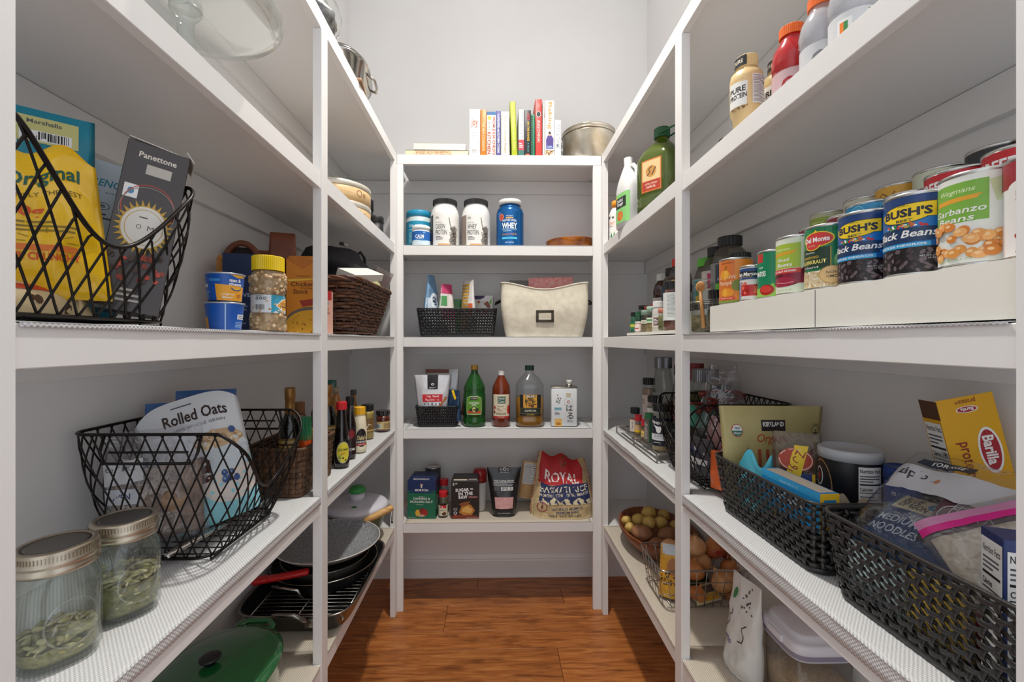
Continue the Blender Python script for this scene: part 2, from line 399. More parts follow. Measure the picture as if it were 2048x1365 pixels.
# ---------------------------------------------------------------- woven shelf liners
def liner_mat(c1, c2, sc=480):
    m = bpy.data.materials.new('woven_liner'); m.use_nodes = True; nt = m.node_tree; N = nt.nodes; L = nt.links; b = N['Principled BSDF']
    tc = N.new('ShaderNodeTexCoord'); sx = N.new('ShaderNodeSeparateXYZ'); L.new(tc.outputs['Object'], sx.inputs[0])
    def wave(sock, extra=None):
        a = N.new('ShaderNodeMath'); a.operation = 'MULTIPLY'; a.inputs[1].default_value = sc*(extra or 2); L.new(sock, a.inputs[0])
        s_ = N.new('ShaderNodeMath'); s_.operation = 'SINE'; L.new(a.outputs[0], s_.inputs[0]); return s_
    zz = N.new('ShaderNodeMath'); zz.operation = 'ADD'; L.new(sx.outputs[0], zz.inputs[0]); L.new(sx.outputs[2], zz.inputs[1])
    p = N.new('ShaderNodeMath'); p.operation = 'MULTIPLY'; L.new(wave(zz.outputs[0]).outputs[0], p.inputs[0]); L.new(wave(sx.outputs[1]).outputs[0], p.inputs[1])
    r = N.new('ShaderNodeValToRGB'); r.color_ramp.elements[0].position = .3; r.color_ramp.elements[1].position = .7
    r.color_ramp.elements[0].color = (*lin(c1), 1); r.color_ramp.elements[1].color = (*lin(c2), 1)
    mr = N.new('ShaderNodeMapRange'); mr.inputs['From Min'].default_value = -1; L.new(p.outputs[0], mr.inputs[0]); L.new(mr.outputs[0], r.inputs[0]); L.new(r.outputs[0], b.inputs['Base Color'])
    bp = N.new('ShaderNodeBump'); bp.inputs['Strength'].default_value = .6; bp.inputs['Distance'].default_value = .0015; L.new(mr.outputs[0], bp.inputs['Height']); L.new(bp.outputs[0], b.inputs['Normal'])
    b.inputs['Roughness'].default_value = .6; return m
LINW = liner_mat('#bdbdbd', '#e2e2e2'); LIN_WARMLIT = liner_mat('#b3a695', '#e2d8c7')  # second copy has warm lamp light and floor bounce tinted into its colour
def liner(label, kind, z, y0=None, y1=None, lip=.0, m=LINW, x0=None, x1=None, wav=.0015):
    q = B(); th = .0022
    if kind == 'back':
        xa, xb = x0 or -.470, x1 or .506
        def f(u, v):
            x = xa+(xb-xa)*u; d = v*.30; return Vector((x, YB+.001+d, z+th+wav*.5*mnoise.noise(Vector((x*9, d*9, z)))))
        q.grid(f, 40, 8, m)
    else:
        s = -1 if kind == 'left' else 1; xf = XL if s < 0 else XR; dep = .335
        EV = [-lip, -lip*.6, -lip*.3, -.0001, 0]+[dep*(k/19)**1.2 for k in range(1, 20)]; EV = EV if lip else EV[4:]
        YV = [y0+(1.275-y0)*k/48 for k in range(49)]+[1.2755, 1.2765, 1.334] if y1 < 1.4 else [y0+(y1-y0)*k/52 for k in range(53)]
        def f(u, v):
            y = YV[round(u*(len(YV)-1))]; e = EV[round(v*(len(EV)-1))]; e = max(e, .0295) if 1.276 < y < 1.3342 else max(e, 0) if 1.2752 < y < 1.276 else e; n = wav*mnoise.noise(Vector((y*7, e*8, z*3)))
            if e < 0: return Vector((xf-s*(.0022+abs(n)*.6), y, z+th+e*(1+.1*mnoise.noise(Vector((y*6, 0, z))))))
            return Vector((xf+s*(e-.0028 if e < .003 else e), y, z+th+max(0, n)))
        q.grid(f, len(YV)-1, len(EV)-1, m)
    o = q.obj('shelf_liner', solid=.0016); return tag(o, label, 'shelf liner')
liner('light grey woven liner under the glass canning jars and wire basket, left run', 'left', LV[1], .475, 1.334, .02, LINW)
liner('light grey woven liner under the sauce bottles beyond the left middle post', 'left', LV[1], 1.3355, 2.21, .014, LINW)
liner('woven liner, tinted beige for warm light, under the green dutch oven on the bottom left shelf', 'left', LV[0], .475, 1.334, .0, LIN_WARMLIT)
liner('woven liner, tinted beige for warm light, under the stacked pans on the bottom left shelf', 'left', LV[0], 1.3355, 2.21, .0, LIN_WARMLIT)
liner('light grey woven liner under the mac and cheese cups and cartons at eye level', 'left', LV[2], .475, 1.334, .006, LINW)
liner('light grey woven liner under the dark wicker basket at eye level', 'left', LV[2], 1.3355, 2.21, .006, LINW)
liner('light grey woven liner under the two black plastic baskets on the right', 'right', LV[1], .46, 1.334, .03, LINW)
liner('light grey woven liner under the metal spice rack on the right', 'right', LV[1], 1.3355, 2.21, .022, LINW, wav=.003)
liner('woven liner, tinted beige for warm light, under the white rice container on the bottom right shelf', 'right', LV[0], .46, 1.334, .0, LIN_WARMLIT)
liner('woven liner, tinted beige for warm light, under the wooden bowl of potatoes on the bottom right shelf', 'right', LV[0], 1.3355, 2.21, .0, LIN_WARMLIT)
liner('light grey woven liner under the cans and white risers at eye level on the right', 'right', LV[2], .46, 1.334, .003, LINW)
liner('light grey woven liner under the protein tubs on the back shelves', 'back', LV[3])
liner('light grey woven liner under the cream fabric bin on the back shelves', 'back', LV[2])
liner('light grey woven liner under the oil and vinegar bottles on the back shelves', 'back', LV[1])
liner('woven liner, tinted beige for warm light, under the rice sack and salt box on the lowest back shelf', 'back', LV[0], m=LIN_WARMLIT)
# ================================================================ builders shared by the groceries
TIN = M('#c9c9c6', .28, 1); STEEL = M('#c4c2bd', .22, 1); DKMETAL = M('#2a2522', .38, .7, spec=.6); CHROME = M('#d9d9d9', .12, 1)
GOLD = M('#c99a3a', .35, .6); GREY = M('#9a9a98', .5); DGREY = M('#3b3b3e', .5); RED = M('#c8202a', .42); NAVY = M('#1c2f5e', .45); GREEN = M('#1d7a45', .45)
YELLOW = M('#f0c419', .42); ORANGE = M('#ef7d1a', .42); TEAL = M('#0f8fa8', .4); CREAM = M('#efe6cf', .5); BROWN = M('#5b3522', .55); SKY = M('#4fb3e0', .42); PINK = M('#e86a9a', .45); BLKP = M('#1b1b1d', .34); MAROON = M('#7d1f33', .45)
GLASS = clear('#fafcfb', .7); PET = clear('#f6f8f8', .5, rough=.06)
def sil(px, X, r, side='l'):
    """Y of an upright round thing at X whose left or right outline runs through column px"""
    d = sight(px, 682.5); l = math.hypot(d.x, d.y); dx, dy = d.x/l, d.y/l; k = r if side == 'l' else -r
    return (X-k*dy)/dx*dy-k*dx
def label_on(t, sec, z0, z1, u, base, draw=None, name='label', phi=0, step=.006, off=.0005):
    a, b, e = (list(sec)+[None, 2])[:3] if len(sec) < 3 else sec
    q = B(); q.nonorm = True; f = around(a, b or a, e, z0, phi); A = Art(q, f, step, off, clip=(-u, 0, u, z1-z0))
    if base: A.rect(-u, 0, u, z1-z0, base)
    if draw: draw(A, u, z1-z0)
    return q.obj(name, t)
def vessel(name, label, cat, p, rz, body, bm, lid=None, lm=None, lab=None, fill=None, n=32, group=None, bname='body', lname='lid', extra=None):
    t = thing(name, label, cat, p, rz, group)
    q = B(); q.loft(body, bm, n); q.obj(bname, t)
    if fill: q = B(); q.loft(fill[0], fill[1], n); q.obj('contents', t)
    if lid:
        q = B(); q.loft(lid, lm, n)
        q.obj(lname, t)
    for L in (lab or []): label_on(t, *L)
    if extra: extra(t)
    return t
def ridged(t, z0, z1, r, m, n=40, name='lid'):
    """screw cap with grip ridges"""
    q = B(); P = []
    for z, k in ((z0, 1), (z1-.0015, 1), (z1, .95)):
        for i in range(n*2): a = PI*i/n; rr = r*k*(1 if i % 2 else .965); P.append((rr*math.cos(a), rr*math.sin(a), z))
    N = n*2; q.add(P, [(j*N+i, j*N+(i+1) % N, (j+1)*N+(i+1) % N, (j+1)*N+i) for j in range(2) for i in range(N)]+[tuple(range(2*N, 3*N)), tuple(reversed(range(N)))], m, False)
    return q.obj(name, t)
def tin(label, x, y, z, h, r, rz, base, draw=None, group=None, lidm=TIN, name='tin_can', step=.005):
    t = thing(name, label, 'can', (x, y, z), rz, group)
    q = B(); q.loft([(0, r*.95), (.0015, r), (.004, r), (.005, r-.0008), (h-.005, r-.0008), (h-.004, r+.0003), (h-.0005, r+.0003), (h, r-.001)], TIN, 40, (True, False)); q.obj('body', t)
    q = B(); q.loft([(h-.004, r-.0035), (h-.0035, r*.8), (h-.0042, r*.78), (h-.0036, r*.3)], lidm, 40, (False, True)); q.loft([(h-.004, r-.0035), (h, r-.001)], TIN, 40, (False, False)); q.obj('lid', t)
    label_on(t, (r-.0008,), .005, h-.005, PI*r, base, draw, step=step)
    return t
def carton(name, label, cat, p, rz, w, d, h, base, art=None, group=None, rx=0, ry=0, bev=.0008, step=None, lid=None):
    q = B(); q.box((0, 0, h/2), (w, d, h), base, bev, seg=1)
    for side, fn in (art or {}).items():
        ww = {'front': w, 'back': w, 'top': w}.get(side, d); hh = d if side == 'top' else h
        fn(Art(q, face(side, w, d, h), step, .0003, eps=.00004, clip=(-ww/2, -hh/2 if side == 'top' else 0, ww/2, hh/2 if side == 'top' else hh)), ww, hh)
    q.nonorm = True
    return tag(place(q.obj(name), p, rz, rx, ry), label, cat, group)
def bagsurf(w, h, d, kind='stand', crk=.004, seed=0, wtop=1, wbot=1, side=-1, sag=0):
    def f(u, v, e=0):
        s = min(1, max(0, v/h)); k = wbot+(wtop-wbot)*s; x = u*k; a = min(1, abs(2*u/w))
        E = max(0, 1-a**2.6)**.55
        if kind == 'stand': T = max(0, 1-s**1.7)**.8*(.62+.38*min(1, s*6+.3))
        elif kind == 'pillow': T = max(0, math.sin(PI*min(1, max(0, s))))**.55
        else: T = max(0, 1-s**6)**.7
        c = crk*(mnoise.noise(Vector((x*22+seed, v*19, seed*2.3)))+.5*mnoise.noise(Vector((x*55, v*48+seed, seed))))*min(1, (1-a)*5)*(.35+.65*T)
        zz = v-sag*T*(1-s)*0
        return Vector((x, side*(d/2*T*E+c+e)+sag*s*s, zz))
    return f
def pouch(name, label, cat, p, rz, w, h, d, base, draw=None, kind='stand', crk=.004, seed=0, rx=0, ry=0, group=None, wtop=1, wbot=1, back=None, sag=0, step=.011, backdraw=None, nu=22, nv=26, parts=None, top=None):
    q = B(); q.nonorm = False; F = bagsurf(w, h, d, kind, crk, seed, wtop, wbot, -1, sag); K = bagsurf(w, h, d, kind, crk, seed+9, wtop, wbot, 1, sag)
    tp = top or (lambda u: 0)
    Ft = lambda u, v, e=0: F(u, v, e)+Vector((0, 0, tp(u/w)*(v/h)**2)); Kt = lambda u, v, e=0: K(u, v, e)+Vector((0, 0, tp(u/w)*(v/h)**2))
    q.grid(lambda i, j: Ft((i-.5)*w, j*h), nu, nv, base); q.grid(lambda i, j: Kt((.5-i)*w, j*h), nu, nv, back or base)
    if kind == 'stand' or kind == 'sack': q.grid(lambda i, j: F((i-.5)*w, 0)*(1-j)+K((i-.5)*w, 0)*j, nu, 2, back or base)
    if draw: draw(Art(q, Ft, step, .0009, step, eps=.00008, clip=(-w/2, 0, w/2, h)), w, h)
    if backdraw: backdraw(Art(q, lambda u, v, e: Kt(-u, v, e), step, .0009, step, eps=.00008), w, h)
    q.nonorm = True; o = q.obj(name)
    return tag(place(o, p, rz, rx, ry), label, cat, group)
def rrect(t, a, b, c):
    """point t (0..1) along a rounded rectangle, starting mid front (-Y) and running to +X"""
    c = min(c, a*.98, b*.98); sx, sy, q = 2*(a-c), 2*(b-c), PI*c/2; T = 2*sx+2*sy+4*q; s = (t % 1)*T
    segs = [('l', sx/2, (0, -b), (1, 0)), ('a', q, (a-c, -(b-c)), -PI/2), ('l', sy, (a, -(b-c)), (0, 1)), ('a', q, (a-c, b-c), 0), ('l', sx, (a-c, b), (-1, 0)), ('a', q, (-(a-c), b-c), PI/2), ('l', sy, (-a, b-c), (0, -1)), ('a', q, (-(a-c), -(b-c)), PI), ('l', sx/2, (-(a-c), -b), (1, 0))]
    for k, L, o, d in segs:
        if s <= L+1e-9:
            if k == 'l':
                nx, ny = d[1], -d[0]; return o[0]+d[0]*s, o[1]+d[1]*s, nx, ny
            g = d+s/c; return o[0]+c*math.cos(g), o[1]+c*math.sin(g), math.cos(g), math.sin(g)
        s -= L
    return 0, -b, 0, -1
def weave_basket(name, label, cat, p, rz, a0, b0, a1, b1, h, mat, rows=9, pitch=.0165, c=.02, amp=.0022, group=None, band=.62, rib=.6, thick=.0016, rim=.004, base=.010, floor=True, handles=None):
    t = thing(name, label, cat, p, rz, group); q = B(); q.nomerge = True
    per = 2*(a1+b1)*2-8*c+2*PI*c; N = max(8, int(per/pitch/2)*2); S = 6
    def wall(tt, z, off):
        s = z/h; x, y, nx, ny = rrect(tt, a0+(a1-a0)*s, b0+(b1-b0)*s, c); return (x+nx*off, y+ny*off, z)
    z0, z1 = base, h-rim*1.6; rp = (z1-z0)/rows; hb = rp*band/2
    for j in range(rows):
        zc = z0+(j+.5)*rp; vs, fs, K = [], [], N*S
        for i in range(K):
            tt = i/K; o = amp*math.sin(PI*tt*N+PI*j)
            vs += [wall(tt, zc-hb, o-thick/2), wall(tt, zc-hb*.8, o+thick/2), wall(tt, zc+hb*.8, o+thick/2), wall(tt, zc+hb, o-thick/2)]
        for i in range(K):
            k = (i+1) % K
            for e in range(4): fs.append((4*i+e, 4*k+e, 4*k+(e+1) % 4, 4*i+(e+1) % 4))
        q.add(vs, fs, mat)
    rw = rib/(2*N)
    for i in range(N):
        tt = (i+.5)/N; vs, fs = [], []; K = rows*4
        for k in range(K+1):
            z = z0+(z1-z0)*k/K; o = -amp*math.sin(PI*tt*N+PI*(k/4-.5))
            vs += [wall(tt-rw, z, o-thick/2), wall(tt+rw, z, o-thick/2), wall(tt+rw*.8, z, o+thick/2), wall(tt-rw*.8, z, o+thick/2)]
        for k in range(K):
            for e in range(4): fs.append((4*k+e, 4*k+(e+1) % 4, 4*k+4+(e+1) % 4, 4*k+4+e))
        q.add(vs, fs, mat)
    q.obj('woven_wall', t)
    def ring(z, half, off, name):
        r = B(); r.grid(lambda u, v: Vector(wall(u, min(h, max(0, z+half*math.sin(2*PI*v))), off*math.cos(2*PI*v))), N*3, 8, mat, True, True); r.obj(name, t)
    ring(h-rim*.8, rim, rim*.9, 'rim'); ring(base*.55, base*.55, .0022, 'base_band')
    if floor:
        r = B(); pts = [wall(i/48, .003, 0) for i in range(48)]; r.add(pts, [tuple(range(48))], mat); r.obj('floor_panel', t)
    return t
def wire_basket(name, label, cat, p, rz, a0, b0, a1, b1, h, mat, scoop=.5, n=44, twist=.10, c=.035, group=None, r=.0017, rr=.0033, straight=.0, handle=True, scw=.30, bulge=.25, lowsides=('front',)):
    """farmhouse wire basket: lattice of bowed wires, rim that dips on the front (-Y), base ring, end handles"""
    t = thing(name, label, cat, p, rz, group)
    def wall(tt, z):
        s = z/h; k = s+bulge*math.sin(PI*min(1, s))*.8; x, y, nx, ny = rrect(tt, a0+(a1-a0)*k, b0+(b1-b0)*k, c); return Vector((x, y, z))
    def top(tt):
        q = (tt+.5) % 1-.5; w = abs(q)/scw*2
        return h*(1-scoop*(.5+.5*math.cos(PI*min(1, w)))**.75)
    q = B(); q.tube([wall(i/120, top(i/120)) for i in range(120)], rr, mat, 8, True); q.obj('rim', t)
    q = B(); q.tube([wall(i/72, .010) for i in range(72)], rr*.8, mat, 6, True); q.tube([wall(i/72, .010)*.96+Vector((0, 0, .0)) for i in range(72)], rr*.6, mat, 6, True)
    for i in range(9):
        x = a0*(-.85+1.7*i/8); q.tube([(x, -b0*.97, .010), (x, b0*.97, .010)], r, mat, 5)
    for sx in (-1, 1):
        for sy in (-1, 1):
            q.tube([(sx*a0*.9, sy*b0*.96, .010), (sx*a0*.9, sy*b0*.96, .002), (sx*a0*.6, sy*b0*.96, .002), (sx*a0*.6, sy*b0*.96, .010)], r*1.2, mat, 5)
    q.obj('base', t)
    q = B(); q.nomerge = True
    for i in range(n):
        for sg in (-1, 1):
            pts = []; K = 16
            for k in range(K+1):
                z = .010+(h-.010)*k/K; s = k/K; tt = i/n+sg*twist*(s**.9 if not straight else min(s, 1-straight)/(1-straight))
                if z > top(tt)+1e-4:
                    pts.append(wall(tt, top(tt))); break
                pts.append(wall(tt, z))
            if len(pts) > 2: q.tube(pts, r, mat, 5)
    q.obj('lattice', t)
    if handle:
        for sx in (-1, 1):
            q = B(); A = a1+(0)*.9; z = h-.002; w = b1*.55
            q.tube([(sx*(A+.002), -w, z), (sx*(A+.012), -w, z-.03), (sx*(A+.014), -w*.9, z-.052), (sx*(A+.014), w*.9, z-.052), (sx*(A+.012), w, z-.03), (sx*(A+.002), w, z)], rr*.9, mat, 7)
            q.tube([(sx*(A+.013), -w*.8, z-.03), (sx*(A+.013), w*.8, z-.03)], rr*.8, mat, 6)
            q.obj('handle', t)
    return t
# ================================================================ back wall: top shelf with cookbooks
def book(label, x0, x1, ytop, cover, draw=None, lean=0, dep=.19, Y=2.285, group='cookbooks standing on the top shelf', fore=None):
    k = FPX/Y; w = (x1-x0)/k*.985; h = (682.5-ytop)/k+EYE-LV[4]-.001; x = ony((x0+x1)/2, Y).x
    t = thing('cookbook', label, 'book', (x-math.sin(math.radians(lean))*h*.5*0, Y, LV[4]+.0012), 0, group, ry=lean)
    q = B(); q.nonorm = True; c = .0022
    q.box((0, c/2, h/2), (w, c, h), cover, .001, seg=2)
    for s in (-1, 1): q.box((s*(w/2-c/2), dep/2, h/2), (c, dep, h), cover)
    if draw: draw(Art(q, lambda u, v, d: Vector((u, -d, v)), None, .0003, eps=.00004, clip=(-w/2, 0, w/2, h)), w, h)
    q.obj('cover', t)
    q = B(); q.box((0, dep/2, h/2), (w-2*c-.0002, dep-.008, h-.008), PAPER); q.obj('pages', t); return t
def spine(txt, m, wf=.62, hf=.8, cy=.5, bold=.01, it=0):
    return lambda A, w, h: A.text(txt, 0, h*cy, h*hf, w*wf, m, bold, it, rot=-90)
BOOKW = M('#eeece8', .5); 
def d_joy(A, w, h):
    A.text('joy', 0, h*.7, w*.6, h*.2, M('#d9541e'), .02); A.text('OF COOKING', w*.1, h*.6, w*.6, h*.018, NAVY); A.text('ROMBAUER', 0, h*.5, w*.6, h*.016, INK); A.text('BECKER', 0, h*.43, w*.4, h*.016, INK); A.lines(-w*.25, h*.08, w*.25, h*.16, 4, GREY)
book('thick white cookbook with red and orange title, leftmost of the standing row', 938, 960.5, 218.7, BOOKW, d_joy)
book('narrow bright orange cookbook spine in the standing row', 960.8, 973, 220, ORANGE, spine('THE NEW COOKBOOK', M('#fbd9b0'), .4, .62, .42))
def d_kit(A, w, h):
    A.rect(-w/2, h*.93, w/2, h, M('#2d6aa0')); A.text("FROM JULIA CHILD'S", w*.24, h*.46, h*.86, w*.36, M('#b5302a'), .03, rot=-90); A.text('KITCHEN', -w*.24, h*.3, h*.5, w*.36, M('#a5402f'), .03, rot=-90)
    A.ell(-w*.2, h*.86, w*.2, h*.045, M('#e5b637')); A.text('Julia', -w*.22, h*.68, h*.2, w*.25, M('#3f7a5a'), rot=-90)
book('white cookbook with red capital letters and blue top band on its spine', 973.3, 992, 224, M('#efe9dc', .5), d_kit)
book('slim violet cookbook with white lettering running down', 992.3, 1001.5, 222, M('#4b4a94', .5), spine('A LOVE AFFAIR with SOUTHERN COOKING', WHITE, .5, .86))
book('cream cookbook with handwritten brown title on the spine', 1001.8, 1019, 223, M('#ece5d2', .5), spine("Mary Lynn's Kitchen Recipes", M('#8a7b62'), .42, .85, .5, 0, .35))
book('tall lime green cookbook leaning a little to the left', 1023.5, 1035, 203, M('#b4c028', .5), spine('Food for Good Times', M('#e8ecb0'), .38, .6, .42, 0, .2), lean=-2.2)
def d_pd(A, w, h):
    A.rect(-w/2, 0, w/2, h*.14, M('#2f6f62')); A.rect(-w/2, h*.14, w/2, h*.36, M('#c8384a')); A.text('PAULA DEEN', w*.2, h*.66, h*.55, w*.28, M('#8a8f9a'), .01, rot=-90); A.text('COOKBOOK', -w*.2, h*.66, h*.4, w*.2, INK, rot=-90); A.lines(-w*.4, h*.18, w*.35, h*.3, 3, WHITE)
book('pale cookbook with a red block and teal foot on the spine', 1037, 1048.2, 218.7, M('#e6e8ea', .5), d_pd)
def d_blk(A, w, h):
    A.text('HOME', w*.1, h*.86, h*.14, w*.4, RED, .02, rot=-90); A.text('ON THE RANGE', w*.1, h*.55, h*.42, w*.3, YELLOW, .01, rot=-90); A.text('A. Parrish', w*.1, h*.2, h*.2, w*.25, M('#5fb3b0'), rot=-90); A.rect(-w*.3, h*.02, w*.3, h*.06, M('#c9643a'))
book('black cookbook with yellow and red spine lettering', 1048.5, 1062, 220, M('#26262a', .45), d_blk)
def d_spi(A, w, h):
    for i in range(24): A.ell(-w*.2, h*(.03+.04*i), w*.22, h*.012, BLACK, 8)
book('green spiral bound cookbook with a punched spine, between black and red books', 1062.3, 1069.5, 228, M('#2d8a68', .5), d_spi)
def d_red(A, w, h):
    A.rect(-w*.16, h*.86, w*.16, h*.93, M('#e8877c')); A.ell(0, h*.74, w*.32, h*.045, M('#2a2326')); A.ring(0, h*.74, w*.34, h*.05, w*.05, WHITE); A.text('INGONNA!', 0, h*.44, h*.38, w*.42, M('#f5d5cf'), .01, rot=-90)
book('tall red cookbook with white capitals and a round emblem on its spine', 1071, 1084.5, 198, M('#d6453c', .45), d_red, lean=-.4)
book('thin white booklet between the red book and the baking book', 1085.3, 1089.5, 201, BOOKW, lambda A, w, h: A.line([(-w*.3, h), (0, h*.9), (w*.2, h*.7)], w*.15, MAROON))
def d_bak(A, w, h):
    A.text('Baking', 0, h*.73, h*.48, w*.5, M('#d0913a'), .02, rot=-90); A.poly([(-w*.38, h*.2), (w*.38, h*.2), (w*.4, h*.32), (w*.2, h*.38), (-w*.2, h*.38), (-w*.4, h*.3)], M('#4d3a86'))
    A.ell(0, h*.405, w*.13, h*.034, M('#d7a184')); A.ell(0, h*.425, w*.15, h*.024, M('#3a241b')); A.rect(-w*.38, h*.14, w*.38, h*.2, M('#2f52a0')); A.text('DORIE', 0, h*.185, w*.45, h*.018, WHITE); A.text('GREENSPAN', 0, h*.16, w*.62, h*.016, WHITE)
    A.dots(-w*.38, h*.02, w*.38, h*.12, 40, w*.08, h*.016, [M('#c98f55'), M('#8a5428'), M('#e6c08d')])
book('tall white baking book with a small portrait in purple at its spine foot', 1089.8, 1109, 200, M('#f4f2ee', .45), d_bak)
book('white cookbook with pale grey capitals beside the steel pot', 1109.3, 1125, 226, M('#e9ebed', .5), spine('TIDE & THYME', M('#98a0aa'), .5, .66, .55))
# two books lying flat, a plate leaning behind them
def flat_book(label, x0, x1, z, hh, cover, draw, Y=2.285, rz=0):
    k = FPX/Y; w = (x1-x0)/k; t = thing('cookbook', label, 'book', (ony((x0+x1)/2, Y).x, Y, z), rz, 'cookbooks lying on the top shelf')
    q = B(); q.nonorm = True; q.box((0, .001, hh/2), (w, .002, hh), cover)
    for zz in (.001, hh-.001): q.box((0, .09, zz), (w, .18, .002), cover)
    draw(Art(q, lambda u, v, d: Vector((u, -d, v)), None, .0003), w, hh); q.obj('cover', t)
    q = B(); q.box((0, .088, hh/2), (w-.006, .168, hh-.005), PAPER); q.obj('pages', t)
flat_book('cream cookbook lying flat with brown gothic capitals, under the plain one', 811.6, 936, LV[4]+.001, .030, M('#f3dcb4', .5), lambda A, w, h: (A.text('GOOD HOUSEKEEPING', -w*.06, h*.66, w*.56, h*.42, M('#a8622b'), .02), A.text('ILLUSTRATED COOKBOOK', -w*.06, h*.25, w*.62, h*.3, M('#8a4f22'), .02)))
flat_book('plain off-white book lying on top of the cream one', 828, 931, LV[4]+.032, .036, M('#e9e4d6', .5), lambda A, w, h: (A.ring(-w*.3, h*.5, w*.08, h*.3, .0006, M('#b7b3a4')), A.rect(-w*.1, h*.2, -w*.095, h*.8, M('#c9c4b2')), A.rect(-w*.05, h*.2, -w*.045, h*.8, M('#c9c4b2'))), rz=1)
q = B(); q.loft([(0, .030), (.003, .034), (.008, .055), (.012, .078), (.013, .078), (.0095, .055), (.005, .034), (.004, 0.001)], M('#f0efec', .2), 40)
tag(place(q.obj('plate'), (ony(950, 2.55).x, 2.555, LV[4]+.080), 0, 76, 0), 'white plate leaning on the wall, just visible beside the leftmost cookbook', 'plate')
# steel pot with wire bail clamps
p = ony(1177, 2.42); t = thing('stock_pot', 'large lidded stainless steel pot with wire handles beside the cookbooks', 'pot', (p.x, 2.42, LV[4]+.001), -20)
SP = M('#cfc9bd', .3, 1, col2='#b3a58e', scale=9); q = B(); q.loft([(0, .132), (.006, .139), (.150, .1425), (.154, .1445), (.158, .1425), (.160, .139), (.158, .136), (.01, .132)], SP, 64); q.obj('body', t)
q = B(); q.loft([(.161, .136), (.160, .144), (.163, .147), (.1665, .147), (.178, .1445), (.180, .147), (.183, .147), (.186, .143), (.188, .12), (.192, .05), (.192, .001)], SP, 64); q.obj('lid', t)
for sx in (-1, 1):
    q = B()
    for z, rr_ in ((.115, .036), (.165, .040)):
        pts = [((.144+.034*math.sin(a)**.8)*sx, .045*math.cos(a), z-.004+.012*math.sin(a)) for a in [PI*i/14 for i in range(15)]]; q.tube(pts, .0034, CHROME, 7)
        q.tube([(x*1.0, y*.8, zz+.008) for x, y, zz in pts], .0026, CHROME, 6)
    for yy in (-.045, .045): q.ball((sx*.144, yy, .115), (.006, .008, .008), STEEL, 8)
    q.obj('wire_handle', t)
# ---------------------------------------------------------------- back wall: protein tubs
Z3 = LV[3]+.0042; Z2 = LV[2]+.0042; Z1 = LV[1]+.0042; Z0 = LV[0]+.0042
p = ony(836, 2.41); VB = M('#2a9cc4', .35)
vessel('supplement_tub', 'turquoise supplement tub with pale shoulder behind the small blue tub', 'tub', (p.x, 2.41, Z3), 2, [(0, .066), (.003, .071), (.165, .071), (.170, .069), (.188, .069)], M('#cfdfe0', .35), [(.183, .0715), (.212, .0715), (.217, .069), (.217, .001)], VB,
    [((.0712,), .002, .155, PI*.071, M('#2590b4', .4), lambda A, u, h: (A.text('VITAL PROTEINS', -.002, h*.83, .098, .016, M('#d5eef2'), .01), A.rect(-.05, h*.68, .04, h*.7, M('#bfe3ea')), A.lines(-.05, h*.2, -.02, h*.6, 9, M('#9fd3de'))))], bname='tub')
p = ony(844, 2.325)
vessel('supplement_tub', 'small white and blue magnesium tub standing in front of the turquoise one', 'tub', (p.x, 2.325, Z3), 3, [(0, .044), (.004, .048), (.078, .048), (.083, .044), (.088, .044)], M('#eef2f4', .35), [(.086, .0475), (.105, .0475), (.108, .044), (.108, .001)], M('#eceff0', .4),
    [((.0482,), .004, .076, PI*.047, M('#d5e8f2', .4), lambda A, u, h: (A.rect(-u, h*.36, u, h, M('#1d62b4')), A.poly([(-u, h*.36), (u, h*.36), (u, h*.5), (.01, h*.28), (-.02, h*.34), (-u, h*.26)], M('#3f8fd0')), A.text('CALM', -.004, h*.6, .046, .019, WHITE, .03), A.rect(.014, h*.85, .028, h*.95, M('#7fb2e0')), A.lines(-.02, h*.40, .02, h*.47, 2, M('#cfe2f0'))))], bname='tub')
def cow(A, u, h, sx):
    F1, F2, F3 = M('#6a625b', .6), M('#3c3733', .6), M('#9b948b', .6)
    A.poly([(.034, 0), (.075, 0), (.078, h*.55), (.066, h*.66), (.05, h*.62), (.043, h*.45), (.036, h*.3)], F3); A.poly([(.046, h*.05), (.075, h*.02), (.074, h*.5), (.06, h*.6), (.05, h*.5)], F1)
    A.poly([(.052, h*.36), (.066, h*.34), (.068, h*.52), (.054, h*.54)], F2); A.line([(.047, h*.56), (.036, h*.66), (.034, h*.78), (.029, h*.9)], .0035, F2); A.ell(.054, h*.45, .003, h*.012, BLACK); A.ell(.057, h*.3, .007, h*.025, F2)
    A.dots(.036, h*.02, .076, h*.6, 60, .0016, .009, [F2, F1, F3], 5)
def d_tub(word, side):
    def f(A, u, h):
        A.rect(-u, 0, -.052, h, M('#8b7b70')) if side else A.rect(-u, 0, -.062, h, M('#4a4a4c'))
        A.rect(-.03, 0, .06, h*.055, M('#d2a067')); A.text('LEVELS', -.034, h*.88, .022, .011, M('#4a4a4a'), .02, arc=.003); A.text('100% MICELLAR' if not side else 'GRASS FED', -.026, h*.735, .036, .006, INK); A.text(word, -.018, h*.61, .052, .026, M('#222225'), .01); A.text('PROTEIN', -.013, h*.42, .062, .026, M('#222225'), .01); A.lines(-.042, h*.18, 0, h*.3, 3, INK, .5); cow(A, u, h, 1)
    return f
TBODY = [(0, .066), (.004, .0765), (.175, .0775), (.205, .070), (.222, .060), (.236, .0585)]
